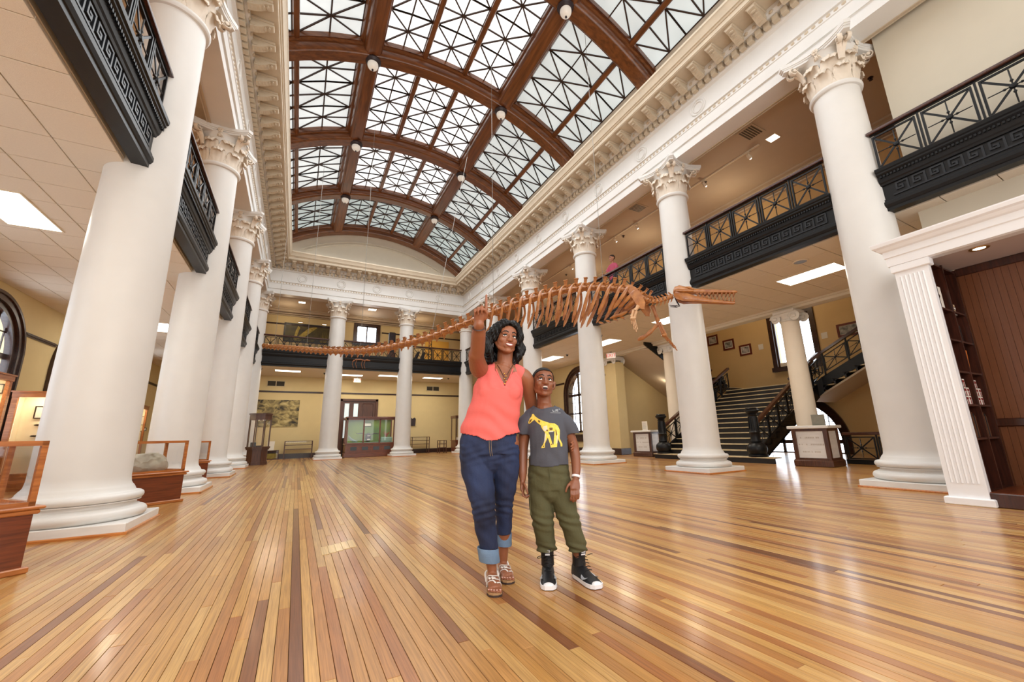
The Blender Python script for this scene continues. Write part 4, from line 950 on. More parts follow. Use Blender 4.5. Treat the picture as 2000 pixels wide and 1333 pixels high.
for b, x0 in (('left', 6.90), ('right', 7.31)):
    for r_ in range(3):
        for c_ in range(3):
            if r_ == 2 and c_ == 2: continue
            mugbox(x0+.092*c_, 1.132+.103*r_, f'white and red gift box in the {b} bay, {("bottom", "middle", "top")[r_]} row, {("first", "second", "third")[c_]} from its left')
for b, x0 in (('left', 6.89), ('right', 7.29)):
    for i in range(9):
        q = thing('folder', f'{ORDN[i]} brown folder from the left on the low shelf of the {b} bay', 'folder', (x0+.038*i, 1.75, .742), 0, f'brown folders of the {b} bay'); q.rotation_euler = (0, .05*((i*7) % 5-2)*.5, 0)
        MB().box(0, 0, 0, .006, .18, .26+.02*((i*3) % 4)).box(.016, 0, 0, .022, .18, .25).build('sleeve', ('cover_brown', 'cover_black', 'cover_brown')[i % 3], q); MB().box(.006, .004, .004, .016, .17, .24).build('sheets', 'paper', q)
dl = thing('downlight', 'round recessed downlight in the booth ceiling', 'light', (7.05, 1.30, bh+.005))
MB().lathe([(.055, 0), (.06, -.008), (.085, -.008), (.09, 0)], 24, cap=False).build('trim_ring', 'brass', dl, 40) if 'brass' in MAT else None
mat('brass', srgb(190, 150, 90), .3, metal=.8); MB().lathe([(.055, 0), (.06, -.008), (.085, -.01), (.092, 0)], 24, cap=False).build('trim_ring', 'brass', dl, 40); MB().lathe([(0, -.003), (.055, -.003)], 20, cap=False).build('lamp', 'spot_glow', dl)

# ------------------------------------------------------------------ lights, vents, signs on the lower ceilings
def panel_light(x, y, w, l, label):
    t = thing('ceiling_panel_light', label, 'light', (x, y, ZC), 0, 'fluorescent panels of the lower ceilings')
    MB().box(-w/2-.02, -l/2-.02, -.012, -w/2, l/2+.02, .01).box(w/2, -l/2-.02, -.012, w/2+.02, l/2+.02, .01).box(-w/2, -l/2-.02, -.012, w/2, -l/2, .01).box(-w/2, l/2, -.012, w/2, l/2+.02, .01).build('frame', 'tile_grid', t)
    MB().box(-w/2, -l/2, -.008, w/2, l/2, -.002).build('diffuser', 'fluorescent', t)
    l_ = bpy.data.lights.new('tube', 'AREA'); l_.shape = 'RECTANGLE'; l_.size, l_.size_y = w*.9, l*.9; l_.energy = TUBE; l_.color = (1, .90, .74); o = bpy.data.objects.new('tube', l_); COL.objects.link(o); o.parent = t; o.location = (0, 0, -.03)
TUBE = 44
for x, y, lb in ((-3.92, 8.2, 'bright rectangular ceiling panel light above the left aisle, nearest one'), (-3.85, 15.4, 'ceiling panel light in the left aisle between the first and second columns'), (9.95, 4.4, 'large rectangular ceiling panel light behind the booth-side column'), (9.98, 15.4, 'ceiling panel light left of the third right column, beside the woman\'s hair'), (10.15, 11.8, 'ceiling panel light between the second and third right columns'), (9.9, 8.3, 'ceiling panel light half hidden by the skull column')):
    panel_light(x, y, .6, 1.2, lb)
panel_light(-3.9, 3.2, .6, 1.2, 'ceiling panel light of the left aisle beside the viewer, out of sight')
for x, y, lb in ((-.65, 23.1, 'long ceiling panel light of the far aisle, leftmost'), (2.35, 23.6, 'ceiling panel light of the far aisle beside the left far column'), (4.25, 23.2, 'long ceiling panel light of the far aisle left of the right far column'), (6.75, 23.3, 'long ceiling panel light of the far aisle, rightmost')):
    panel_light(x, y, 1.1, .5, lb)
mat('sign_white', srgb(240, 226, 214), .4, emit=(1, .9, .84), es=.35); mat('exit_red', srgb(214, 62, 44), .4, emit=(1, .2, .12), es=.35); mat('grille_dark', srgb(70, 64, 54), .5); mat('vent_frame', srgb(206, 190, 150), .5); mat('metal_grey', srgb(150, 146, 140), .35, metal=.6)
def text(s, size, parent, m, loc, rot, ext=.003):
    c = bpy.data.curves.new('lettering', 'FONT'); c.body = s; c.size = size; c.extrude = ext; c.align_x = 'CENTER'; c.align_y = 'CENTER'; c.materials.append(MAT[m]); q = bpy.data.objects.new('lettering', c); COL.objects.link(q); me = bpy.data.meshes.new_from_object(q.evaluated_get(bpy.context.evaluated_depsgraph_get())); bpy.data.objects.remove(q); me.name = 'lettering'; return put('lettering', me, parent, loc, rot=rot, label='red letters')
def exit_sign(x, y, z, rz, label):
    t = thing('exit_sign', label, 'sign', (x, y, z), rz)
    MB().box(-.19, -.025, -.11, .19, .025, .11, .01).build('housing', 'sign_white', t); MB().box(-.04, -.01, .11, .04, .01, .18).build('bracket', 'metal_grey', t); text('EXIT', .20, t, 'exit_red', (0, -.029, 0), (pi/2, 0, 0))
exit_sign(2.72, 24.2, 4.1, .05, 'red EXIT sign under the far ceiling above the brown doors'); exit_sign(11.45, 13.0, 4.1, -.9, 'red EXIT sign beside the top of the square cream pier')
def wall_vent(x, z, w, h, label):
    t = thing('wall_vent', label, 'vent', (x, WF, z))
    f = MB()
    for a, b, c, d in ((0, w, 0, .04), (0, w, h-.04, h), (0, .04, 0, h), (w-.04, w, 0, h), (w/2-.02, w/2+.02, 0, h)): f.box(a, -.03, c, b, 0, d)
    f.build('frame', 'vent_frame', t); MB().box(.02, -.012, .02, w-.02, -.002, h-.02).build('backing', 'grille_dark', t)
    for i in range(8): k = .05+i*(h-.1)/8; put('slat', MB().slab([(.04, -.028, k), (w-.04, -.028, k), (w-.04, -.012, k+.022), (.04, -.012, k+.022)], (0, 0, .005)).mesh('slat', 'grille_dark'), t)
wall_vent(-1.62, 3.73, .85, .33, 'double wall vent high on the left of the far wall'); wall_vent(6.90, 3.73, .85, .33, 'double wall vent high on the right of the far wall')
def round_speaker(x, y, label): t = thing('ceiling_speaker', label, 'speaker', (x, y, ZC), 0, 'round ceiling speakers'); MB().lathe([(0, -.004), (.115, -.004), (.12, -.012), (.145, -.012), (.15, 0)], 24).build('grille', 'metal_grey', t, 40); MB().lathe([(.115, -.008), (.12, -.016), (.148, -.014), (.152, -.002)], 24, cap=False).build('ring', 'tile_grid', t, 40)
round_speaker(8.95, 4.1, 'round grey ceiling speaker beside the large panel light'); 
for x, y, lb in ((9.2, 10.9, 'small dark ceiling camera right of the second right panel light'), (1.0, 23.2, 'small dark smoke detector on the far ceiling between the panel lights'), (7.6, 23.0, 'small dark ceiling camera at the right end of the far ceiling'), (-1.75, 22.6, 'small dark ceiling camera at the left end of the far ceiling'), (10.1, 14.3, 'small dark ceiling camera beside the fourth right panel light')):
    t = thing('ceiling_camera', lb, 'camera', (x, y, ZC)); MB().lathe([(0, -.035), (.05, -.035), (.06, -.02), (.06, 0)], 14).build('mount', 'metal_grey', t, 40); MB().ball((0, 0, -.045), .042, 10, 6).build('dome', 'iron_black', t, 60)
# gallery ceilings: square lights, track with spots, vents, sprinklers
def square_light(x, y, w, l, label):
    t = thing('gallery_ceiling_light', label, 'light', (x, y, ZU), 0, 'square lights of the gallery ceilings'); MB().box(-w/2, -l/2, -.012, w/2, l/2, -.004).build('diffuser', 'spot_glow', t); MB().box(-w/2-.02, -l/2-.02, -.008, w/2+.02, l/2+.02, 0).build('frame', 'tile_grid', t)
square_light(9.85, 4.6, .22, .22, 'small square light in the right gallery ceiling next to the vent'); square_light(-.35, 23.4, .3, .25, 'small square light of the far gallery above the reptile painting'); square_light(3.15, 23.2, .4, .3, 'small light of the far gallery above the small window'); square_light(5.5, 24.4, .3, .25, 'small light of the far gallery above the right far column')
def ceiling_vent(x, y, label, w=.55, l=.45):
    t = thing('ceiling_vent', label, 'vent', (x, y, ZU), 0, 'gallery ceiling vents'); MB().box(-w/2, -l/2, -.015, w/2, l/2, 0).build('frame', 'ceiling_tan', t)
    for i in range(6): y0 = -l/2+.05+i*(l-.1)/6; put('slat', MB().box(-w/2+.05, y0, -.02, w/2-.05, y0+.035, -.014).mesh('slat', 'grille_dark'), t)
ceiling_vent(9.15, 4.75, 'slatted vent in the right gallery ceiling beside the square light'); ceiling_vent(9.1, 8.55, 'slatted vent in the right gallery ceiling above the second gallery front')
tk = thing('light_track', 'long ceiling track with small spotlights along the right gallery', 'track', (9.75, 0, ZU)); MB().box(-.02, 4.9, -.035, .02, 20, 0).build('rail', 'tile_grid', tk)
def spot(y, label, on=True):
    t = thing('track_spot', label, 'spotlight', (9.75, y, ZU-.035), 0, 'spotlights on the right gallery track')
    MB().box(-.03, -.06, -.03, .03, .06, 0, .004).build('adapter', 'tile_grid', t); MB().tube([(0, 0, -.03), (.0, 0, -.09)], .012, 6).build('stem', 'tile_grid', t); MB().tube([(-.05, 0, -.075), (.03, 0, -.12), (.07, 0, -.145)], [.035, .05, .055], 12).build('can', 'tile_grid', t, 40); MB().ball((.072, 0, -.147), .034, 8, 5).build('bulb', 'spot_glow', t, 60)
for i, y in enumerate((5.2, 6.55, 7.5, 9.3, 10.4, 11.9, 13.2)):
    spot(y, f'small spotlight on the right gallery track, {("nearest", "second", "third", "fourth", "fifth", "sixth", "farthest")[i]} one')
for i, (x, y, lb) in enumerate(((9.9, 2.6, 'dark sprinkler head beside the capital of the booth-side column'), (9.9, 6.6, 'dark sprinkler head in the right gallery ceiling above the spotlights'), (10.0, 10.2, 'dark sprinkler head in the right gallery ceiling left of the third column'), (10.2, 14.2, 'dark sprinkler head in the far part of the right gallery ceiling'))):
    t = thing('sprinkler_head', lb, 'sprinkler', (x, y, ZU)); MB().lathe([(.05, 0), (.05, -.008), (.015, -.012), (.015, -.05), (0, -.05)], 10).build('body', 'lamp_bronze', t); MB().lathe([(0, -.06), (.035, -.06), (.035, -.055), (0, -.055)], 10).build('deflector', 'lamp_bronze', t)
def point(loc, e, c=(1, .8, .55), r=.1):
    l = bpy.data.lights.new('spot_fill', 'POINT'); l.energy = e; l.color = c; l.shadow_soft_size = r; o = bpy.data.objects.new('spot_fill', l); COL.objects.link(o); o.location = loc
for y in (6.5, 9.8, 13.2, 17.5): point((10.7, y, 7.0), 26)
for y in (5, 9, 13, 17): point((-4.0, y, 7.0), 22)
for x in (-1, 3, 6): point((x, 24.0, 7.3), 20)
point((14.2, 8.6, 6.6), 110, (1, .86, .64), .3); point((14.0, 12.6, 3.0), 14, (1, .86, .64), .3)  # added lamps that brighten the stair hall, no fitting belongs to them

# ------------------------------------------------------------------ left aisle: glazed cases turned to the hall, lit wall cases
def floor_case(name, label, corner, ang, w, dpt, h=.945, hb=.47):
    """glazed case on a closed wooden base; corner = right front corner on the floor, front edge running left along -x local"""
    t = thing(name, label, 'display case', (corner[0], corner[1], 0), ang)
    MB().box(-w, .0, .03, 0, dpt, hb-.05).build('base', 'cherry', t); MB().box(-w-.03, -.03, 0, .03, dpt+.03, .045, .008).build('base_trim', 'oak', t)
    MB().box(-w-.025, -.025, hb-.06, .025, dpt+.025, hb-.025, .008).box(-w-.045, -.045, hb-.025, .045, dpt+.045, hb, .008).build('ledge', 'oak', t)
    p = .036; f = MB(); 
    for x in (-w, -p):
        for y in (0, dpt-p): f.box(x, y, hb, x+p, y+p, h-p)
    for x0, x1, y0, y1 in ((-w, 0, 0, p), (-w, 0, dpt-p, dpt), (-w, -w+p, 0, dpt), (-p, 0, 0, dpt)): f.box(x0, y0, h-p, x1, y1, h); f.box(x0, y0, hb, x1, y1, hb+.03)
    f.build('frame', 'oak', t)
    g = .004
    for nm, b in (('front_pane', (-w+p, p/2, hb+.03, -p, p/2+g, h-p)), ('back_pane', (-w+p, dpt-p/2, hb+.03, -p, dpt-p/2+g, h-p)), ('side_pane', (-p/2, p, hb+.03, -p/2+g, dpt-p, h-p)), ('side_pane', (-w+p/2, p, hb+.03, -w+p/2+g, dpt-p, h-p)), ('top_pane', (-w+p/2, p/2, h-.012, -p/2, dpt-p/2, h-.008))): MB().box(*b).build(nm, 'case_glass', t)
    MB().box(-w+.01, .01, hb-.004, -.01, dpt-.01, hb+.004).build('display_deck', 'oak', t)
    return t, hb+.004
A38 = R(38)
cs = [floor_case('floor_case', 'low glazed oak case at the lower left edge, before the first left column', (-1.686, 4.618), A38, 1.15, .62), floor_case('floor_case', 'low glazed oak case holding the grey boulder between the first and second left columns', (-1.54, 8.616), A38, .74, .60), floor_case('floor_case', 'low glazed oak case partly hidden behind the second left column', (-1.887, 13.068), A38, .74, .60)]
mat('boulder', srgb(150, 142, 124), .9, 0, 5, col2=srgb(196, 190, 172), bump=.9, bscale=16)
def rock(loc, sx, sy, sz, ang, seed=3):
    from mathutils import noise
    bm = bmesh.new(); bmesh.ops.create_icosphere(bm, subdivisions=4, radius=1)
    for v in bm.verts:
        d = v.co.normalized(); k = 1+.22*noise.noise(d*1.4+V((seed, 0, 0)))+.10*noise.noise(d*3.3+V((0, seed, 0)))+.05*noise.noise(d*8)
        p = d*k; p.x = max(-.92, min(.95, p.x)); p.z = max(-.78, p.z); p.z = min(p.z, .85+.08*d.x); v.co = V((p.x*sx, p.y*sy, p.z*sz))
    z0 = min(v.co.z for v in bm.verts)
    for v in bm.verts: v.co.z -= z0
    me = bpy.data.meshes.new('boulder'); bm.to_mesh(me); bm.free(); me.materials.append(MAT['boulder']); me.polygons.foreach_set('use_smooth', [True]*len(me.polygons)); me.set_sharp_from_angle(angle=R(28))
    o = put('boulder', me, None, loc); o.rotation_euler = (0, 0, ang); return o
def local(c, ang, x, y): return (c[0]+x*cos(ang)-y*sin(ang), c[1]+x*sin(ang)+y*cos(ang))
p = local((-1.54, 8.616), A38, -.40, .30); tag(rock((*p, cs[1][1]), .285, .20, .175, A38), 'rough grey boulder inside the low glazed case', 'rock')
p = local((-1.54, 8.616), A38, -.16, .34); t = thing('label_card', 'small dark label card leaning beside the boulder', 'card', (*p, cs[1][1]), A38); MB().slab([(-.03, 0, 0), (.03, 0, 0), (.03, .04, .12), (-.03, .04, .12)], (0, .004, 0)).build('card', 'cover_red', t)
mat('pale_blue', srgb(196, 212, 214), .5, .03, 6)
p = local((-1.686, 4.618), A38, -.60, .12); t = thing('info_board', 'pale blue information board leaning inside the case at the lower left edge', 'sign', (*p, cs[0][1]), A38); MB().slab([(-.25, 0, 0), (.19, 0, 0), (.10, .12, .33), (-.25, .12, .33)], (0, .01, 0)).build('board', 'pale_blue', t); MB().slab([(.02, -.004, .03), (.16, -.004, .03), (.155, .008, .07), (.02, .008, .07)], (0, .004, 0)).build('caption', 'boulder', t)
p = local((-1.887, 13.068), A38, -.50, .2); t = thing('label_card', 'dark label wedge inside the case behind the second left column', 'card', (*p, cs[2][1]), A38); MB().slab([(-.12, 0, 0), (.06, 0, 0), (-.02, .02, .10), (-.12, .02, .16)], (0, .03, 0)).build('wedge', 'cover_black', t)
mat('case_lining', srgb(238, 226, 196), .7, .02, 4); emission('case_lamp', (1, .86, .58), 4.0)
def wall_case(label, p0, ang, w, h, dpt=.42, nfr=6, seed=0, hb=.35, sp=1):
    """tall lit wall case: local x along the front, y back into the case"""
    t = thing('wall_case', label, 'display case', (p0[0], p0[1], 0), ang); f = MB(); p = .09
    f.box(0, 0, 0, p, .06, h); f.box(w-p, 0, 0, w, .06, h); f.box(0, -.02, h-.13, w, .06, h); f.box(-.02, -.04, h-.03, w+.02, .06, h); f.box(0, 0, 0, w, .06, hb)
    f.box(0, .06, 0, .03, dpt, h); f.box(w-.03, .06, 0, w, dpt, h); f.box(0, .06, h-.03, w, dpt, h); f.box(0, .06, hb-.03, w, dpt, hb); f.build('frame', 'oak', t)
    MB().box(.03, dpt-.02, hb, w-.03, dpt, h-.03).build('back_panel', 'case_lining', t); MB().box(.03, .07, hb, .036, dpt-.02, h-.03).build('end_panel', 'case_lining', t); MB().box(w-.036, .07, hb, w-.03, dpt-.02, h-.03).build('end_panel', 'case_lining', t); MB().box(p, .03, hb, w-p, .034, h-.13).build('pane', 'case_glass', t); MB().box(p, .08, h-.07, w-p, .13, h-.04).build('lamp', 'case_lamp', t)
    l = bpy.data.lights.new('case_light', 'AREA'); l.shape = 'RECTANGLE'; l.size, l.size_y = w*.8, .1; l.energy = 9*w; l.color = (1, .85, .58); o = bpy.data.objects.new('case_light', l); COL.objects.link(o); o.parent = t; o.location = (w/2, .14, h-.09); o.rotation_euler = (R(18), 0, 0)
    return t
ca = [wall_case('tall lit oak wall case at the left edge, under the arched window', (-5.14, 9.5), pi/2, 2.6, 2.33), wall_case('tall lit oak case turned to the viewer, left of the first column', (-5.46, 12.95), 0, 1.75, 2.10), wall_case('tall lit oak wall case seen between the first two columns', (-5.14, 18.6), pi/2, 2.3, 2.33)]
def small_frame(x, y, z, ang, w, h, label): framed('framed_print', label, 'picture', (x, y, z), (cos(ang), sin(ang), 0), (sin(ang), -cos(ang), 0), w, h, .022, 'frame_black', 'mat_board', 'black-framed prints in the wall cases', d=.02)
for i, (x, z, w, h) in enumerate(((-5.50, 1.70, .22, .34), (-5.52, 1.20, .24, .32), (-5.36, 1.95, .15, .2))): small_frame(x, 12.058, z, 0, w, h, f'black-framed print in the wall case at the left edge, {("the middle one", "the lowest one", "the highest one")[i]}')
for i, (x, z, w, h) in enumerate(((-5.22, 1.52, .17, .28), (-4.86, 1.74, .2, .18), (-4.94, 1.40, .22, .28), (-4.4, 1.6, .22, .28), (-4.4, 1.25, .24, .26))): small_frame(x, 13.34, z, 0, w, h, f'black-framed print in the case left of the first column, {("leftmost", "upper middle", "lower middle", "upper right", "lower right")[i]}')
for i, (x, z, w, h) in enumerate(((-5.50, 1.62, .32, .34), (-5.50, 1.02, .30, .38), (-5.2, 1.4, .12, .12))): small_frame(x, 20.858, z, 0, w, h, f'black-framed print in the wall case between the columns, {("the large upper", "the lower", "the small")[i]} one')
for i, (x, z) in enumerate(((-5.12, 1.38), (-5.14, 1.14))): t = thing('fossil_specimen', f'small dark fossil pinned in the case left of the first column, {("upper", "lower")[i]} one', 'fossil', (x, 13.33, z)); MB().ball((0, 0, 0), .05, 8, 5, (1.3, .4, .35)).build('bone', 'iron_black', t, 60)
# open oak cabinet with a dark tray, seen through the nearest case
t = thing('oak_cabinet', 'oak shelf cabinet glimpsed through the case at the lower left edge', 'cabinet', (-4.1, 6.3, 0), R(25))
for x in (-.55, 0, .55): MB().box(x-.03, -.2, 0, x+.03, .2, .95).build('upright', 'oak', t)
for z in (.1, .5, .92): MB().box(-.58, -.2, z, .58, .2, z+.03).build('shelf', 'oak', t)
MB().box(-.58, .19, 0, .58, .21, .95).build('back_panel', 'oak', t)
p = local((-4.1, 6.3), R(25), .25, -.05); t = thing('dark_tray', 'dark tray of specimens on the oak shelf cabinet', 'tray', (*p, .53), R(25)); MB().box(-.2, -.1, 0, .2, .1, .03).build('tray', 'iron_black', t); m = MB(); [m.ball((-.15+.06*i, .02*(i % 2), .045), .03, 6, 4) for i in range(6)]; m.build('stones', 'iron_black', t, 50, 'stuff')

# ------------------------------------------------------------------ far aisle
def photo_mural():
    m, nt, b, N, L = nodes_of('mural_rock'); tc = N.new('ShaderNodeTexCoord'); mp = N.new('ShaderNodeMapping'); L.new(tc.outputs['Object'], mp.inputs[0]); mp.inputs['Scale'].default_value = (1, 1, 1.5)
    n = N.new('ShaderNodeTexNoise'); n.inputs['Scale'].default_value = 3.2; n.inputs['Detail'].default_value = 8; n.inputs['Distortion'].default_value = .9; L.new(mp.outputs[0], n.inputs[0]); r = N.new('ShaderNodeValToRGB'); L.new(n.outputs[0], r.inputs[0]); e = r.color_ramp.elements
    e[0].position = .34; e[0].color = (*srgb(40, 36, 26), 1); e[1].position = .6; e[1].color = (*srgb(176, 158, 102), 1); x = r.color_ramp.elements.new(.45); x.color = (*srgb(120, 106, 66), 1); x = r.color_ramp.elements.new(.72); x.color = (*srgb(206, 190, 136), 1)
    L.new(r.outputs[0], b.inputs['Base Color']); b.inputs['Roughness'].default_value = .5; MAT['mural_rock'] = m
photo_mural()
t = thing('rock_mural', 'large landscape photograph of pale bones in rock on the far wall', 'picture', (-1.98, WF, 1.63)); MB().box(0, -.03, 0, 1.98, 0, 1.4).build('picture', 'mural_rock', t)
mat('paint_green', srgb(54, 44, 30), .5, 0, 2.2, col2=srgb(96, 88, 34)); mat('paint_yellow', srgb(168, 148, 62), .5, .3, 9)
t = framed('reptile_painting', 'dark framed painting of a yellow-green reptile on the far gallery wall', 'picture', (-1.12, WF, 6.22), (1, 0, 0), (0, -1, 0), 2.75, 1.08, .07, 'frame_black', 'paint_green', d=.05)
m = MB()                                                      # the pale jaws and reeds painted on it
m.slab([(.55, -.014, .12), (1.05, -.014, .35), (1.62, -.014, .92), (1.6, -.014, 1.0), (1.2, -.014, .86), (.9, -.014, .55)], (0, .002, 0)); m.slab([(.5, -.014, .15), (.62, -.014, .2), (.78, -.014, .85), (.68, -.014, .95), (.58, -.014, .7)], (0, .002, 0))
for i in range(12): m.slab([(1.85+i*.06, -.014, .1), (1.88+i*.06, -.014, .1), (1.86+i*.065, -.014, .45+.15*((i*5) % 3))], (0, .002, 0))
m.build('painted_reptile', 'paint_yellow', t, label='pale yellow painted jaws and reeds')
for i, x in enumerate((-.35, .85)):
    q = thing('picture_light', f'small brass picture light above the reptile painting, {("left", "right")[i]} one', 'light', (x, WF, 7.36)); MB().tube([(0, 0, 0), (0, -.12, .05), (0, -.22, .02)], .012, 6).build('arm', 'brass', q); MB().tube([(-.12, -.22, .0), (.12, -.22, .0)], .03, 10).build('shade', 'brass', q, 40); MB().box(-.1, -.235, -.032, .1, -.205, -.024).build('bulb', 'spot_glow', q)
# green diorama case
gc = thing('diorama_case', 'wood and glass diorama case lined in green between the far columns', 'display case', (2.20, 22.75, 0)); w, dp, h = 2.40, .9, 2.03
f = MB(); f.box(-.06, -.04, 0, w+.06, dp, .22, .01); f.box(0, 0, .22, w, dp, .62); f.box(-.05, -.05, .62, w+.05, dp, .70, .01); f.build('base', 'cherry', gc)
for i in range(4):
    x = .16+i*.55
    b_ = MB().box(x, -.012, .27, x+.46, 0, .58).box(x+.03, -.022, .30, x+.43, -.012, .55, .006).build('door_panel', 'cherry', gc); s_ = MB().box(x+.08, -.026, .34, x+.38, -.02, .51).build('slate_panel', 'slate', b_) if 'slate' in MAT else None
mat('slate', srgb(62, 70, 76), .4, .1, 8)
for i in range(4): x = .16+i*.55; MB().box(x+.08, -.028, .34, x+.38, -.022, .51).build('slate_panel', 'slate', gc, label='dark slate inset')
f = MB()
for x in (0, .80, 1.60, w-.07): f.box(x, 0, .70, x+.07, .06, h-.1)
for x in (0, w-.07): f.box(x, dp-.07, .70, x+.07, dp, h-.1)
f.box(0, 0, h-.16, w, .07, h-.06); f.box(0, 0, h-.16, .07, dp, h-.06); f.box(w-.07, 0, h-.16, w, dp, h-.06); f.box(-.06, -.06, h-.06, w+.06, dp, h-.02, .008); f.box(-.03, -.03, h-.02, w+.03, dp, h); f.build('frame', 'cherry', gc)
mat('lining_green', srgb(86, 118, 74), .8, 0, 1.4, col2=srgb(132, 152, 66)); MB().box(.07, dp-.05, .70, w-.07, dp-.03, h-.06).build('back_panel', 'lining_green', gc); MB().box(.07, .06, .70, w-.07, dp-.05, .72).build('deck', 'pale_green', gc) if 'pale_green' in MAT else None
mat('pale_green', srgb(142, 172, 156), .7, .05, 6); MB().box(.07, .06, .70, w-.07, dp-.05, .735).build('deck', 'pale_green', gc)
for x0, x1 in ((.07, .80), (.87, 1.60), (1.67, w-.07)): MB().box(x0, .03, .70, x1, .034, h-.16).build('front_pane', 'case_glass', gc)
l = bpy.data.lights.new('diorama_light', 'AREA'); l.shape = 'RECTANGLE'; l.size, l.size_y = 2.0, .2; l.energy = 12; l.color = (.92, 1, .82); o = bpy.data.objects.new('diorama_light', l); COL.objects.link(o); o.parent = gc; o.location = (w/2, .35, h-.14)
framed('framed_print', 'white framed notice on the green back of the diorama case', 'picture', (3.12, 23.58, 1.55), (1, 0, 0), (0, -1, 0), .40, .19, .025, 'frame_black', 'mat_board')
mat('hide_dark', srgb(44, 34, 40), .5, .2, 9); mat('hide_grey', srgb(120, 140, 136), .5, .1, 9)
t = thing('mounted_bird', 'dark mounted bird with spread wings at the middle of the diorama case', 'animal', (3.32, 23.15, .735))
m = MB().tube([(0, 0, .02), (.0, 0, .2), (0, -.02, .38), (0, -.05, .46)], [.1, .16, .12, .05], 10); m.tube([(-.06, 0, .36), (-.3, .02, .46), (-.55, .02, .44), (-.62, .02, .5)], [(.05, .02), (.09, .03), (.06, .02), (.02, .01)], 8); m.tube([(.06, 0, .36), (.3, .02, .44), (.5, .02, .42), (.6, .02, .52)], [(.05, .02), (.09, .03), (.06, .02), (.02, .01)], 8); m.build('body', 'hide_dark', t, 50)
for z, b in ((.10, .06), (.3, .035)): MB().box(-.07, -.2, z, .08, -.195, z+b).build('tag', 'mat_board', t, label='white label')
t = thing('mounted_fish', 'grey curved fish mount at the left end of the diorama case', 'animal', (2.55, 23.1, .735)); MB().tube([(-.2, 0, .36), (-.12, 0, .2), (.02, 0, .1), (.2, 0, .05), (.28, 0, .07)], [.02, .06, .07, .04, .015], 8).build('body', 'hide_grey', t, 50)
t = thing('mounted_crab', 'reddish coral branch on pale sand at the right end of the diorama case', 'specimen', (4.25, 23.2, .735)); mat('coral_red', srgb(150, 62, 40), .6, .2, 12); MB().box(-.28, -.2, 0, .28, .2, .24, .03).build('sand_block', 'pale_green', t)
for i in range(8): a = i*.8; MB().tube([(0, 0, .22), (.08*cos(a), .06*sin(a), .38), (.2*cos(a), .1*sin(a), .46+.05*(i % 3))], [.03, .02, .008], 6).build('branch', 'coral_red', t, 50)
t = thing('potted_sprig', 'green leafy sprig inside the diorama case', 'plant', (3.95, 23.3, .735)); mat('leaf_olive', srgb(92, 116, 40), .6, .2, 10)
for i in range(9): a = i*.7; MB().slab([(0, 0, .1), (.05*cos(a), .05*sin(a), .3), (.14*cos(a), .1*sin(a), .42+.02*i), (.02*cos(a), .02*sin(a), .3)], (.004, .004, 0)).build('leaf', 'leaf_olive', t)
# tall glass case on the left, benches, tables, aquarium
tc_ = thing('tall_glass_case', 'tall glass case on an eight-sided dark base beside the far left column', 'display case', (-1.32, 19.75, 0))
def octo(r): return [(r*cos(pi/8+i*pi/4), r*sin(pi/8+i*pi/4)) for i in range(8)]
b = MB().prism(octo(.40), 0, .12); b.prism(octo(.37), .12, .58); b.prism(octo(.42), .58, .64); b.prism(octo(.45), .64, .70); b.build('base', 'walnut', tc_); MB().prism(octo(.41), 1.74, 1.98).prism(octo(.44), 1.95, 2.0).build('canopy', 'walnut', tc_)
for x, y in octo(.385): MB().box(x-.018, y-.018, .70, x+.018, y+.018, 1.74).build('post', 'walnut', tc_)
P8 = octo(.375)
for i in range(8): a, b = P8[i], P8[(i+1) % 8]; MB().slab([(*a, .70), (*b, .70), (*b, 1.74), (*a, 1.74)], (.003, .003, 0)).build('pane', 'case_glass', tc_)
for x, y in ((-.06, -.2), (.15, -.16), (.1, -.28)): MB().lathe([(0, 1.735), (.03, 1.735)], 10, c=(x, y, 0), cap=False).build('lamp', 'spot_glow', tc_)
t = thing('dark_specimen', 'dark block specimen inside the tall left glass case', 'specimen', (-1.47, 19.65, .70)); MB().box(-.1, -.1, 0, .08, .1, .17, .015).build('block', 'slate', t); MB().box(.08, -.08, 0, .3, .1, .045, .012).build('slab', 'hide_dark', t)
def table_case(name, label, x, y, w, dp, h, shelf=True, m='walnut'):
    t = thing(name, label, 'table', (x, y, 0)); 
    for sx in (-1, 1):
        for sy in (0, 1): MB().box(sx*(w/2-.02)-.02, sy*dp-.02, 0, sx*(w/2-.02)+.02, sy*dp+.02, h).build('leg', m, t)
    f = MB()
    for z in (h-.03, h-.22): f.box(-w/2, -.02, z, w/2, .02, z+.03); f.box(-w/2, dp-.02, z, w/2, dp+.02, z+.03); f.box(-w/2, 0, z, -w/2+.04, dp, z+.03); f.box(w/2-.04, 0, z, w/2, dp, z+.03)
    f.build('frame', m, t); MB().box(-w/2+.02, 0, h-.22, w/2-.02, dp, h-.20).build('tray', m, t); MB().box(-w/2+.03, -.005, h-.19, w/2-.03, 0, h-.03).build('front_pane', 'case_glass', t); MB().box(-w/2+.03, .01, h-.006, w/2-.03, dp-.01, h-.002).build('top_pane', 'case_glass', t)
    if shelf: MB().box(-w/2+.02, 0, h-.43, w/2-.02, dp, h-.40).build('shelf', m, t)
    return t
table_case('table_case', 'dark glass-topped table case under the rock photograph', .14, 24.45, 1.30, .5, .88)
table_case('table_case', 'dark wooden table case right of the right far column', 6.45, 24.4, 1.05, .5, .94)
table_case('side_stand', 'small dark open stand left of the tall case on the right', 7.42, 23.2, .42, .4, .72)
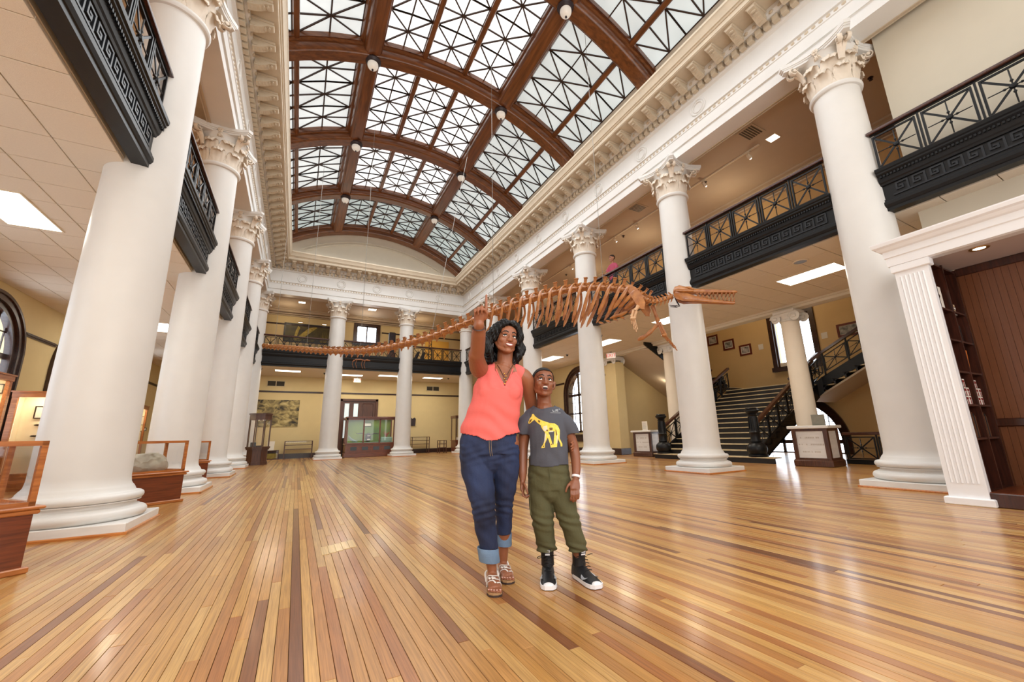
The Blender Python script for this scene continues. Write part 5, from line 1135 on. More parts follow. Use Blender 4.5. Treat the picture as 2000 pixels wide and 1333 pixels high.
t = thing('tall_glass_case', 'tall glass case half hidden behind the woman\'s back, right of the far columns', 'display case', (8.55, 23.1, 0)); MB().box(-.55, -.4, 0, .55, .4, .66).build('base', 'cherry', t); MB().box(-.58, -.43, .66, .58, .43, .72, .01).build('ledge', 'cherry', t); MB().box(-.58, -.43, 1.95, .58, .43, 2.1, .01).build('canopy', 'walnut', t)
for x in (-.53, -.2, .53):
    for y in (-.38, .38): MB().box(x-.02, y-.02, .72, x+.02, y+.02, 1.95).build('post', 'walnut', t)
MB().box(-.53, -.39, .72, .53, -.386, 1.95).build('front_pane', 'case_glass', t)
for i, (x, c) in enumerate(((8.2, 'cover_white'), (8.32, 'cover_cream'), (8.5, 'cover_white'))): q = thing('white_carton', f'small pale carton inside the tall right case, {("left", "middle", "right")[i]} one', 'box', (x, 22.95, .72)); MB().box(-.05, -.05, 0, .05, .05, .14+.05*(i == 2), .006).build('carton', c, q)
t = thing('glass_tank', 'low glass tank on the floor beside the tall left glass case', 'tank', (-1.02, 24.3, 0)); MB().box(-.3, 0, .0, .3, .4, .04).box(-.3, 0, .04, -.27, .4, .42).box(.27, 0, .04, .3, .4, .42).box(-.3, .37, .04, .3, .4, .42).build('frame', 'walnut', t); MB().box(-.27, .01, .04, .27, .014, .42).build('front_pane', 'case_glass', t); MB().box(-.27, .1, .04, .27, .3, .3, .03).build('gravel_bed', 'paint_yellow', t); MB().box(-.3, 0, .42, .3, .4, .45).build('lid', 'walnut', t)
t = thing('white_notice', 'white notice standing on the low glass tank', 'sign', (-1.10, 24.45, .45)); MB().slab([(-.15, 0, 0), (.15, 0, 0), (.17, .08, .44), (-.15, .08, .44)], (0, .01, 0)).build('board', 'mat_board', t)
for z in (.12, .3): MB().ball((0, .012+z*.18, z), .045, 8, 4, (1, .1, .8)).build('printed_spot', 'soft_ink', t)
t = thing('wall_plaque', 'dark carved plaque on the far wall right of the right far column', 'plaque', (6.0, WF, 1.60)); MB().slab([(0, 0, 0), (.28, 0, 0), (.30, 0, .42), (.22, 0, .5), (.1, 0, .42), (0, 0, .5)], (0, -.06, 0)).build('shield', 'hide_dark', t)
t = thing('rope_stand', 'thin dark rope stand between the left far column and the diorama case', 'stand', (2.02, 22.35, 0)); MB().lathe([(0, 0), (.14, 0), (.13, .03), (.03, .05), (.025, .9), (.05, .94), (0, .97)], 12).build('post', 'iron_black', t, 40)
# small things of the far gallery
t = thing('hanging_skeleton', 'small brown fossil skeleton hanging before the far gallery front', 'fossil', (2.35, 21.2, 4.62)); mat('bone_dark', srgb(150, 92, 54), .45, .15, 20)
m = MB().tube([(-.25, 0, .0), (-.1, 0, .12), (.15, 0, .13), (.3, 0, .1), (.45, 0, .14)], [.02, .035, .035, .025, .04], 6); m.tube([(.4, 0, .13), (.58, 0, .1)], [.05, .015], 6)
for x in (-.2, -.05, .22, .34): m.tube([(x, 0, .1), (x-.05, .02, -.1), (x+.02, .02, -.3)], [.018, .014, .012], 5)
m.build('bones', 'bone_dark', t, 50); MB().tube([(.1, 0, .15), (.1, 0, 4.68)], .003, 4).build('wire', 'metal_grey', t)
for i, (x, z, k) in enumerate(((4.38, 5.75, 0), (5.45, 5.3, 1), (5.85, 5.3, 1), (6.2, 5.3, 1))):
    t = thing('gallery_fossil', ('dark carved block on a stand beside the right far column, on the far gallery', 'dark mounted fossil on the far gallery, leftmost of three', 'dark mounted fossil on the far gallery, middle of three', 'dark mounted fossil on the far gallery, rightmost of three')[i], 'fossil', (x, 23.6, ZG))
    if k == 0: MB().box(-.2, -.15, 0, .2, .15, .7).build('stand', 'walnut', t); MB().box(-.18, -.1, .7, .18, .1, 1.9, .05).build('block', 'hide_dark', t)
    else: MB().tube([(0, 0, 0), (.02, 0, .5)], .02, 6).build('rod', 'iron_black', t); MB().tube([(-.16, 0, .3), (.0, 0, .62), (.1, 0, .85), (.22, 0, .8)], [.05, .1, .07, .02], 8).build('bones', 'hide_dark', t, 50)
t = thing('gallery_banner', 'tall narrow dark lattice banner on the far gallery right of the far column', 'banner', (6.55, 23.3, ZG)); 
f = MB().box(-.09, -.02, 0, -.06, .02, 2.1).box(.06, -.02, 0, .09, .02, 2.1)
for i in range(13): f.bar((-.07, 0, .1+i*.155), (.07, 0, .1+i*.155+(.12 if i % 2 else 0)), .03, .03)
f.build('lattice', 'iron_black', t)
struct(MB().box(5.35, 24.9, ZG, 8.4, WF, 7.9).build('wall_far', 'alcove_yellow')) if 'alcove_yellow' in MAT else None
mat('alcove_yellow', srgb(222, 172, 76), .7, .03, 3); struct(MB().box(6.75, WF-.06, ZG, 8.3, WF, 7.0).build('wall_far', 'alcove_yellow')); point((7.2, 24.3, 6.3), 10, (1, .78, .4))
# ------------------------------------------------------------------ hanging whale fossil
mat('bone', srgb(146, 84, 40), .34, 0, 7, coat=.3, bump=.35, bscale=26, col2=srgb(192, 128, 68)); mat('bone_grey', srgb(214, 170, 128), .5, .08, 20, bump=.3, bscale=50); mat('tooth_bone', srgb(150, 92, 46), .35, .12, 20, coat=.2); mat('tooth_tip', srgb(222, 204, 176), .35, .05, 20)
SK = thing('whale_skeleton', 'long brown fossil whale skeleton hung on wires across the hall', 'skeleton', (0, 0, 0))
SP = [V(p) for p in ((7.127, 5.853, 3.844), (7.016, 6.017, 3.82), (6.901, 6.187, 3.771), (6.803, 6.333, 3.827), (6.707, 6.475, 3.982), (6.614, 6.612, 4.114), (6.45, 6.855, 4.221), (6.245, 7.158, 4.33), (6.03, 7.476, 4.405), (5.806, 7.808, 4.442), (5.573, 8.153, 4.452), (5.33, 8.513, 4.421), (5.077, 8.886, 4.375), (4.816, 9.274, 4.312), (4.544, 9.675, 4.233), (4.263, 10.091, 4.135), (4.021, 10.45, 4.052), (3.72, 10.895, 3.948), (3.355, 11.436, 3.821), (3.028, 11.92, 3.756), (2.685, 12.427, 3.721), (2.328, 12.955, 3.684), (1.953, 13.511, 3.697), (1.558, 14.095, 3.728), (1.141, 14.713, 3.815), (.699, 15.366, 3.924), (.232, 16.058, 4.059), (-.265, 16.793, 4.222), (-.791, 17.573, 4.394), (-1.159, 18.116, 4.494), (-1.486, 18.6, 4.607))]
_cum = [0]
for a, b in zip(SP, SP[1:]): _cum.append(_cum[-1]+(b-a).length)
def spine(s):
    """smooth point, and frame with x towards the head, y to the animal's left... z up"""
    def at(q):
        q = max(0, min(_cum[-1]-1e-6, q))
        for i in range(len(SP)-1):
            if _cum[i+1] > q: t = (q-_cum[i])/(_cum[i+1]-_cum[i]); return SP[i].lerp(SP[i+1], t)
    p = (at(s-.12)+at(s)*2+at(s+.12))/4; d = (at(s-.15)-at(s+.15)).normalized(); y = V((0, 0, 1)).cross(d).normalized(); z = d.cross(y)
    return Matrix(((d.x, y.x, z.x, p.x), (d.y, y.y, z.y, p.y), (d.z, y.z, z.z, p.z), (0, 0, 0, 1)))
def vertebra(L, r, sp, tw, chev, kind):
    """spool shaped body of length L and radius r, neural arch with spine sp high, side processes tw wide"""
    m = MB(); n = 10
    P = [(-L/2, r*.9), (-L/2+.015, r*1.04), (-L*.2, r*.80), (L*.2, r*.80), (L/2-.015, r*1.04), (L/2, r*.9)]
    m.tube([(x, 0, 0) for x, _ in P], [q for _, q in P], n)
    if sp:
        m.slab([(-L*.28, 0, r*.6), (L*.22, 0, r*.6), (L*.10, 0, r+.4*sp), (L*.16, 0, r+sp), (-L*.22, 0, r+sp*1.03), (-L*.2, 0, r+.4*sp)], (0, .022, 0)); m.v = m.v[:-12]+[(x, y-.011, z) for x, y, z in m.v[-12:]]
        m.box(-L*.24, -.032, r+sp*.86, L*.18, .032, r+sp, .008)
        for s_ in (-1, 1):
            m.slab([(L*.1, s_*r*.35, r*.7), (L*.48, s_*r*.5, r*1.05), (L*.62, s_*r*.62, r*1.55), (L*.36, s_*r*.5, r*1.5), (L*.05, s_*r*.3, r*1.2)], (0, s_*.018, 0))
    if tw:
        for s_ in (-1, 1): m.slab([(-L*.28, s_*r*.7, .02), (L*.25, s_*r*.7, .02), (L*.34, s_*(r+tw*.6), -.01), (L*.30, s_*(r+tw), -.03), (-L*.05, s_*(r+tw*.9), -.02)], (0, 0, -.028))
    if chev:
        for s_ in (-1, 1): m.tube([(-L*.42, s_*r*.35, -r*.8), (-L*.46, s_*r*.12, -r-chev*.6), (-L*.5, 0, -r-chev)], [.018, .014, .010], 5)
    return m.mesh('vertebra', 'bone', 45)
VS = {}
s = .62; ribs_at = []; k = 0; end = _cum[-1]-.05
while s < end:
    t = s/_cum[-1]; L = .15 if s < .8 else .175 if s < 1.2 else .235 if s < 2.4 else .272
    r = .072 if s < 1.2 else .085+.015*min(1, (s-1.2)/4) if s < 6 else .108
    if s > 12: r = .108-.03*(s-12)/3.7; L = .25
    sp = .16 if s < 1.1 else .20 if s < 3 else .19 if s < 7 else .13 if s < 9.5 else .05 if s < 12 else 0
    tw = .05 if s < 1.5 else .10 if s < 6 else .09 if s < 12 else .03; ch = 0 if s < 6.5 else .09 if s < 11 else .04
    if 8.6 < s < 9.4: sp = .12
    key = (L, round(r, 2), sp, tw, ch)
    if key not in VS: VS[key] = vertebra(L*.97, r, sp, tw, ch, 0)
    o = put('vertebra', VS[key], SK); o.matrix_world = spine(s)
    ribs_at.append((s, L, r)); s += L
# neck: short spiky vertebrae from the chest to the skull
nv = MB().tube([(-.035, 0, 0), (-.02, 0, 0), (.02, 0, 0), (.035, 0, 0)], [.05, .058, .058, .05], 8)
for a in (0, .9, -.9, 2.2, -2.2, pi): nv.tube([(0, .04*sin(a), .04*cos(a)), (-.03, .10*sin(a), .10*cos(a)), (-.05, .125*sin(a), .125*cos(a))], [.018, .013, .006], 5)
nvm = nv.mesh('neck_vertebra', 'bone', 45)
for i in range(7): o = put('neck_vertebra', nvm, SK); o.matrix_world = spine(.05+.085*i)
# ribs: each springs from its vertebra, bows out and sweeps down and back, thicker below
def rib(side, ln, spread, back, w):
    n = 12; P = []; rs = []
    for i in range(n):
        t = i/(n-1); a = t*1.0
        y = side*(.05+spread*sin(min(1, t*1.55)*pi/2)*(1-.30*max(0, t-.55)/.45)); z = .10+.06*sin(t*pi*1.2)*(t < .5)-ln*(t**1.55); x = .06*sin(t*pi)-back*t**1.3
        P.append((x, y, z)); e = .020+.012*(w)*max(0, t-.35)/.65*sin(pi*min(1, (t-.2)/.86)) if t > .35 else .020
        rs.append((e*1.55 if t > .35 else e*1.2, e*.85) if i < n-1 else (.012, .007))
    return MB().tube(P, rs, 7, up=(0, 1, 0)).mesh('rib', 'bone', 60)
rb = [q for q in ribs_at if .7 < q[0] < 5.3]
for i, (s, L, r) in enumerate(rb):
    u = (s-.7)/4.6
    ln = (.52+.54*u/.3) if u < .3 else 1.06-.56*(u-.3)/.7; sprd = .24+.16*sin(min(1, u*2.2)*pi/2)-.05*u; bk = .10+.24*u; w = 1.8-1.1*u
    for side in (-1, 1): o = put('rib', rib(side, ln, sprd, bk, w), SK); o.matrix_world = spine(s) @ Matrix.Rotation(.06*side*((i*7) % 3-1), 4, 'X')
# breast bones, shoulder blades and flippers
def catm(p): p = [V(q) for q in p]; return [a.lerp(b, t) for a, b in zip(p, p[1:]) for t in (0, .5)]+[p[-1]]
def shoulder(side):
    F = spine(.93); base = F @ V((.10, side*.30, -.12))
    fx = V(F.col[0][:3]); fy = V(F.col[1][:3])*side; fz = V((0, 0, 1))
    def G(x, y, z): return tuple(base+fx*x+fy*y+fz*z)
    fan = [(1.2*a, b, 1.2*c) for a, b, c in ((.20, 0, -.17), (.24, .02, -.02), (.17, .0, .13), (.05, -.05, .21), (-.08, -.07, .215), (-.20, -.05, .14), (-.12, 0, .02), (.02, .03, -.14), (.10, .04, -.20))]
    sc = MB().slab([G(*p) for p in fan], fy*.022)
    sc.tube([G(.14, .03, -.18), G(.10, .02, -.02), G(.02, -.02, .10)], [.03, .022, .008], 6); o = put('shoulder_blade', sc.mesh('shoulder_blade', 'bone', 50), SK)
    kind = 'bone_grey' if side < 0 else 'bone'
    if side < 0: J = [G(.10, .05, -.20), G(.0, .08, -.36), G(-.07, .10, -.50), G(-.04, .11, -.70)]
    else: J = [V((6.98, 6.38, 3.74)), V((7.04, 6.32, 3.36)), V((7.10, 6.24, 3.10)), V((7.24, 6.06, 2.72))]
    put('humerus', MB().tube([J[0], V(J[0]).lerp(V(J[1]), .5), J[1]], [.055, .036, .05], 8).mesh('humerus', kind, 50), SK)
    for d in (-.03, .035): a, b = V(J[1])+fx*d, V(J[2])+fx*d*1.2+fz*-.06; put('forearm_bone', MB().tube([a, a.lerp(b, .5), b], [.038, .027, .036], 7).mesh('forearm_bone', kind, 50), SK)
    w = V(J[2])+fz*-.08; dirv = (V(J[3])-V(J[2])).normalized()
    put('wrist_bones', MB().ball(w, .06, 8, 5, (1.25, .9, .75)).mesh('wrist_bones', kind, 50), SK)
    for j in range(4):
        q = fx*(-.05+.035*j); L0 = (.20, .34, .38, .28)[j]*(.82 if side < 0 else 1.15); m = MB(); p0 = w+q
        for c in range(4): a = p0+dirv*(L0*c/4)+q*.35*c/4; b = p0+dirv*(L0*(c+.86)/4)+q*.35*(c+.86)/4; m.tube([a, a.lerp(b, .5), b], [.019-.002*c, .012, .017-.002*c], 5)
        put('finger', m.mesh('finger', kind, 50), SK)
shoulder(1); shoulder(-1)
put('hip_bone', MB().tube(catm([(7.05, 6.32, 3.32), (6.98, 6.42, 3.20), (6.86, 6.55, 3.06), (6.74, 6.70, 2.98)]), [.03, .05, .035, .055, .04, .06, .03], 8).mesh('hip_bone', 'bone', 50), SK)
F = spine(1.3)
for i in range(4):
    m = MB().box(-.05, -.06, -.02, .05, .06, .02, .012); o = put('breast_bone', m.mesh('breast_bone', 'bone'), SK); o.matrix_world = F @ Matrix.Translation((.2-.16*i, 0, -.66-.07*i))
m = MB().tube([(0, 0, 0), (-.12, .0, -.10), (-.28, .02, -.16), (-.36, .03, -.22)], [.03, .045, .04, .02], 8); o = put('breast_bone', m.mesh('breast_bone', 'bone', 50), SK); o.matrix_world = F @ Matrix.Translation((.30, -.12, -.52))
# skull: local x from the back of the head to the snout
a, b = V((7.119, 5.864, 3.955)), V((7.805, 4.85, 3.66)); d = (b-a).normalized(); y = V((0, 0, 1)).cross(d).normalized(); z = d.cross(y); SL = (b-a).length
SM = Matrix(((d.x, y.x, z.x, a.x), (d.y, y.y, z.y, a.y), (d.z, y.z, z.z, a.z), (0, 0, 0, 1)))
kk = SL/1.25
sk = MB()
sec = [(.0, .05, .05, .0), (.02, .11, .10, .0), (.10, .145, .115, .0), (.20, .155, .105, .0), (.28, .17, .085, .0), (.36, .13, .07, .01), (.46, .095, .055, .012), (.6, .08, .044, .026), (.8, .066, .033, .038), (1.0, .055, .028, .044), (1.2, .045, .025, .048), (1.25, .028, .016, .046)]
sk.tube([(x*kk, 0, zc) for x, w, h, zc in sec], [(w, h) for x, w, h, zc in sec], 16, up=(0, 0, 1))
sk.tube([(.02*kk, 0, .09), (.10*kk, 0, .122), (.22*kk, 0, .10), (.34*kk, 0, .07)], [.012, .02, .02, .01], 6)
for s_ in (-1, 1):
    sk.tube([(.08*kk, s_*.13, -.03), (.18*kk, s_*.175, -.045), (.30*kk, s_*.165, -.03), (.40*kk, s_*.11, -.01)], [.03, .022, .026, .03], 7); sk.tube([(.26*kk, s_*.13, .06), (.34*kk, s_*.14, .05), (.42*kk, s_*.10, .035)], [.02, .03, .015], 7)
    sk.tube([(.42*kk, s_*.085, -.02), (.8*kk, s_*.06, .006), (1.22*kk, s_*.042, .024)], [.024, .02, .018], 6)
skull = sk.build('skull', 'bone', SK, 60); skull.matrix_world = SM
jw = MB()
for s_ in (-1, 1):
    J = [(.05, .14, -.10, .05, .022), (.12, .145, -.125, .095, .024), (.24, .14, -.15, .105, .024), (.38, .115, -.165, .075, .022), (.55, .085, -.182, .052, .02), (.8, .055, -.196, .040, .02), (1.0, .036, -.200, .035, .02), (1.2, .020, -.198, .032, .018), (1.235, .014, -.196, .018, .012)]
    jw.tube([(x*kk, s_*yy, zz) for x, yy, zz, h, w in J], [(w, h) for x, yy, zz, h, w in J], 10, up=(0, 0, 1))
jaw = jw.build('lower_jaw', 'bone', SK, 60); jaw.matrix_world = SM
cone = MB().tube([(0, 0, .012), (.0, 0, -.03), (-.005, 0, -.066), (-.013, 0, -.098)], [.016, .017, .011, .001], 6, up=(1, 0, 0)).mesh('tooth', 'tooth_bone', 60)
mol = MB().slab([(-.035, -.008, 0), (.035, -.008, 0), (.036, -.006, -.02), (.024, -.006, -.028), (.022, -.005, -.048), (.008, -.004, -.05), (0, -.003, -.07), (-.008, -.004, -.05), (-.022, -.005, -.046), (-.024, -.006, -.026), (-.036, -.006, -.018)], (0, .016, 0)).mesh('tooth', 'tooth_bone')
for s_ in (-1, 1):
    for i, x in enumerate((.50, .575, .65, .73, .81, .89, .97, 1.05, 1.12, 1.19)):
        yy = .088-.05*(x-.4)/.85; o = put('tooth', mol if i < 4 else cone, skull, (x*kk, s_*yy, -.022+.05*(x-.45)))
        if i >= 4: o.scale = (1, 1, .95)
    for i, x in enumerate((.53, .61, .69, .77, .85, .93, 1.01, 1.085, 1.155, 1.215)):
        t = (x-.5)/.72; yy = .088-.066*t; o = put('tooth', mol if i < 3 else cone, jaw, (x*kk, s_*yy, -.136-.024*t), rot=(pi, 0, 0))
for s_ in (-1, 1):
    m = MB().tube([(.02*kk, s_*.05, -.10), (.10*kk, s_*.06, -.24), (.16*kk, s_*.06, -.32), (.10*kk, s_*.05, -.35), (-.03*kk, s_*.06, -.345)], [.012, .014, .016, .013, .008], 6); o = put('throat_bone', m.mesh('throat_bone', 'lamp_bronze', 50), SK); o.matrix_world = SM
# hanging wires up to the vault
def wire(s, top=None):
    p = spine(s).translation+V((0, 0, .1)); q = V(top) if top else V((p.x, p.y, ZO+sqrt(RV*RV-(p.x-XC)**2)+.38)); MB().tube([p, q], .006, 5).build('wire', 'metal_grey', SK)
for s in (1.75, 4.9, 10.1, 12.9): wire(s)
wire(7.1, (4.75, 12.3, 11.6)); wire(14.9)
# ------------------------------------------------------------------ people
from mathutils.bvhtree import BVHTree
mat('skin_woman', srgb(150, 94, 66), .42, .05, 8, sss=.06, bump=.04, bscale=200); mat('skin_boy', srgb(136, 84, 58), .42, .05, 8, sss=.06, bump=.04, bscale=200); mat('skin_child', srgb(172, 118, 88), .5, .04, 8)
mat('coral_knit', srgb(232, 108, 102), .75, .02, 5, bump=.1, bscale=90); mat('denim', srgb(20, 27, 52), .8, 0, 5, stretch=(1, 1, .6), col2=srgb(42, 58, 98), bump=.2, bscale=160); mat('denim_turnup', srgb(108, 132, 160), .85, .10, 18, bump=.25, bscale=160)
mat('tee_grey', srgb(78, 80, 90), .85, .04, 6, bump=.12, bscale=110); mat('olive_cotton', srgb(82, 80, 52), .85, .08, 9, bump=.2, bscale=80); mat('hair_black', srgb(9, 8, 10), .42, .3, 14, stretch=(1, 1, .25), bump=.5, bscale=40, spec=.3); mat('hair_short', srgb(22, 17, 16), .85, .2, 60, bump=.6, bscale=300)
mat('eye_white', srgb(240, 236, 232), .2); mat('iris_dark', srgb(34, 18, 12), .15); mat('brow_dark', srgb(24, 15, 12), .7); mat('lip_rose', srgb(150, 74, 66), .35); mat('lip_brown', srgb(132, 74, 62), .4); mat('teeth', srgb(246, 242, 236), .25); mat('mouth_dark', srgb(48, 16, 16), .5); mat('gold', srgb(220, 170, 96), .25, metal=.9); mat('cord_dark', srgb(54, 26, 18), .5)
mat('sandal_white', srgb(226, 218, 212), .35, .05, 30); mat('sandal_sole', srgb(170, 132, 92), .6, .1, 20); mat('sole_dark', srgb(60, 44, 40), .6); mat('nail', srgb(226, 178, 164), .3); mat('shoe_black', srgb(22, 22, 26), .5, .15, 40, bump=.2, bscale=120); mat('shoe_white', srgb(236, 236, 240), .4); mat('silver_mark', srgb(186, 190, 198), .3, metal=.3); mat('band_white', srgb(238, 232, 236), .4)
def fuse(mb, name, material, parent, vox=.005, smooth=6, cut=None, shell=0., noise=None, label=None, target=None):
    """grow one continuous surface from overlapping volumes; cut(p) removes faces, shell gives cloth its thickness"""
    me = bpy.data.meshes.new(name); me.from_pydata(mb.v, [], mb.f); bm = bmesh.new(); bm.from_mesh(me); bmesh.ops.recalc_face_normals(bm, faces=bm.faces); bm.to_mesh(me); bm.free()
    o = bpy.data.objects.new(name, me); COL.objects.link(o); m = o.modifiers.new('r', 'REMESH'); m.mode = 'VOXEL'; m.voxel_size = vox
    if smooth: m = o.modifiers.new('s', 'SMOOTH'); m.factor = .5; m.iterations = smooth
    dg = bpy.context.evaluated_depsgraph_get(); me2 = bpy.data.meshes.new_from_object(o.evaluated_get(dg)); bpy.data.objects.remove(o); bpy.data.meshes.remove(me)
    bm = bmesh.new(); bm.from_mesh(me2)
    if noise:
        bm.normal_update()
        for v in bm.verts: v.co += v.normal*noise(v.co)
    if cut: bmesh.ops.delete(bm, geom=[f for f in bm.faces if cut(f.calc_center_median())], context='FACES')
    if shell:
        bm.normal_update(); bmesh.ops.solidify(bm, geom=bm.faces[:], thickness=shell)
    bm.to_mesh(me2); bm.free(); me2.name = name; me2.materials.clear(); me2.materials.append(MAT[material]); me2.polygons.foreach_set('use_smooth', [True]*len(me2.polygons))
    return put(name, me2, parent, label=label)
def limb(mb, pts, rad, n=16, up=(0, 1, 0), ends=True):
    mb.tube(pts, rad, n, up=up)
    if ends:
        for p, r in ((pts[0], rad[0]), (pts[-1], rad[-1])):
            q = r if isinstance(r, (int, float)) else min(r); mb.ball(p, q*.98, 12, 8)
def catmull(pts, k=6):
    out = []
    for i in range(len(pts)-1):
        p0, p1, p2, p3 = (V(pts[max(0, min(len(pts)-1, i+j))]) for j in (-1, 0, 1, 2))
        for j in range(k): t = j/k; out.append(.5*((2*p1)+(-p0+p2)*t+(2*p0-5*p1+4*p2-p3)*t*t+(-p0+3*p1-3*p2+p3)*t**3))
    out.append(V(pts[-1])); return out
def lerpr(rad, k):
    out = []
    for i in range(len(rad)-1):
        for j in range(k):
            t = j/k; a, b = rad[i], rad[i+1]; t = t*t*(3-2*t)
            out.append(tuple(x+(y-x)*t for x, y in zip(a, b)) if isinstance(a, tuple) else a+(b-a)*t)
    out.append(rad[-1]); return out
def slimb(mb, pts, rad, k=5, n=16, up=(0, 1, 0)): limb(mb, catmull(pts, k), lerpr(rad, k), n, up)
def frame(o, fwd, up=(0, 0, 1), s=1.):
    """matrix with y along fwd"""
    f = V(fwd).normalized(); x = f.cross(V(up)).normalized(); z = x.cross(f); return Matrix(((x.x*s, f.x*s, z.x*s, o[0]), (x.y*s, f.y*s, z.y*s, o[1]), (x.z*s, f.z*s, z.z*s, o[2]), (0, 0, 0, 1)))
def head_mb(M, child=False, mouth_open=False):
    """head in its own frame (x right, y face, z up, about 0.23 high), moved by M"""
    h = MB(); w = 1.03 if child else 1.
    h.ball((0, -.018, .036), 1, 24, 16, (.074*w, .094, .080*w)); h.ball((0, .024, -.022), 1, 20, 14, (.064*w, .066, .086)); h.ball((0, .052, .038), 1, 16, 10, (.056*w, .042, .046))
    for s in (-1, 1):
        h.tube([(s*.056*w, -.012, -.030), (s*.043*w, .026, -.072), (s*.013, .060, -.102)], [.018, .0185, .015], 10); h.ball((s*.034, .060, -.026), .028, 12, 8, (1, .8, .95))
        h.tube([(s*.046, .066, .016), (s*.026, .080, .021), (s*.008, .082, .018)], [.009, .011, .009], 8)
        h.ball((s*.0125, .094, -.033), .0105, 10, 6); h.ball((s*.079*w, -.010, -.008), 1, 12, 8, (.010, .020, .031)); h.tube([(s*.075*w, .004, .012), (s*.087*w, -.012, .022), (s*.088*w, -.024, .002), (s*.077*w, -.008, -.036)], [.007, .008, .008, .008], 8)
        h.tube([(s*.012, .088, -.05), (s*.024, .082, -.062), (s*.020, .08, -.074)], [.008]*3, 8)
    h.ball((0, .068, -.102), 1, 14, 8, (.026, .020, .017)); h.tube([(0, .076, .020), (0, .094, -.008), (0, .106, -.028)], [.010, .0115, .0145], 12); h.ball((0, .100, -.033), .0135, 12, 8)
    h.ball((0, .072, -.066), 1, 16, 10, (.032, .022, .026))
    h.xf(M); return h
def face_parts(M, person, lips, smile, gaze=(0, 0), skin='skin_woman'):
    for s in (-1, 1):
        c = V((s*.031, .0745, -.001)); e = MB().ball((0, 0, 0), .0130, 16, 10, (1.12, .8, .80)); e.xf(M @ Matrix.Translation(c)); ey = e.build('eye', 'eye_white', person, 60)
        d = V((gaze[0], .0104, gaze[1])); i_ = MB().ball(c+V((d.x, .0078, d.z)), .0068, 12, 8, (1, .5, 1)); i_.xf(M); i_.build('iris', 'iris_dark', ey, 60)
        for zz, hh in ((.0088, .0062), (-.0105, .0052)): l = MB().ball(c+V((0, .0005, zz)), 1, 14, 8, (.0165, .0118, hh)); l.xf(M); l.build('eyelid', skin, person, 60)
        l = MB().tube([(s*.031-.0165, .079, -.002), (s*.031-.009, .0858, .0042), (s*.031, .0872, .0055), (s*.031+.009, .0858, .0042), (s*.031+.0165, .079, -.001)], [.0016, .0030, .0034, .0030, .0016], 6); l.xf(M); l.build('eyelash', 'brow_dark', person, 60)
        b = MB().tube([(s*.012, .0925, .0225), (s*.026, .0905, .0295), (s*.040, .080, .0285), (s*.052, .066, .020)], [(.0024, .0034), (.003, .004), (.0026, .0034), (.0014, .002)], 6); b.xf(M); b.build('eyebrow', 'brow_dark', person, 60)
    if smile:
        t = MB().tube([(-.023, .0865, -.060), (-.012, .0955, -.064), (0, .0985, -.0655), (.012, .0955, -.064), (.023, .0865, -.060)], [(.0022, .003), (.003, .0062), (.003, .007), (.003, .0062), (.0022, .003)], 8); t.xf(M); t.build('teeth', 'teeth', person, 60)
        up_ = [(-.028, .081, -.0555), (-.014, .0955, -.0565), (0, .100, -.0575), (.014, .0955, -.0565), (.028, .081, -.0555)]; lo = [(-.028, .081, -.056), (-.016, .0945, -.0705), (0, .0985, -.0755), (.016, .0945, -.0705), (.028, .081, -.056)]
    else:
        t = MB().ball((0, .083, -.068), 1, 14, 8, (.021, .012, .0135)); t.xf(M); t.build('mouth', 'mouth_dark', person, 60)
        t = MB().tube([(-.015, .091, -.0592), (0, .0965, -.060), (.015, .091, -.0592)], [(.003, .0034), (.003, .0042), (.003, .0034)], 8); t.xf(M); t.build('teeth', 'teeth', person, 60)
        up_ = [(-.025, .083, -.0645), (-.013, .094, -.0540), (0, .0975, -.0530), (.013, .094, -.0540), (.025, .083, -.0645)]; lo = [(-.025, .083, -.066), (-.014, .0925, -.081), (0, .096, -.084), (.014, .0925, -.081), (.025, .083, -.066)]
    for nm, c in (('upper_lip', up_), ('lower_lip', lo)): q = MB().tube(catmull(c, 3), lerpr([.002, .0036, .0042, .0036, .002], 3), 8); q.xf(M); q.build(nm, lips, person, 60)
def finger(mb, p0, dirs, lens, r):
    """three bones along given directions"""
    p = V(p0); P = [p]; 
    for d, l in zip(dirs, lens): p = p+V(d).normalized()*l; P.append(p)
    mb.tube(P, [r*1.05, r, r*.92, r*.78], 8); mb.ball(P[-1], r*.80, 8, 6); mb.ball(P[0], r*1.05, 8, 6); return P[-1]
def palm(mb, w, kn, x, n, half, th):
    """palm as a flat loft from wrist w to knuckle line kn; x across, n normal"""
    w, kn, x, n = V(w), V(kn), V(x).normalized(), V(n).normalized(); P = []
    for t, h, q in ((0, half*.62, th*1.0), (.35, half*.9, th*1.12), (.75, half*1.02, th), (1.0, half*.98, th*.8)):
        c = w.lerp(kn, t); P.append([c+x*(h*cos(a))+n*(q*sin(a)) for a in [2*pi*i/14 for i in range(14)]])
    mb.add([p for r in P for p in r], [(i*14+j, i*14+(j+1) % 14, i*14+14+(j+1) % 14, i*14+14+j) for i in range(3) for j in range(14)]+[tuple(range(14))[::-1], tuple(42+j for j in range(14))])

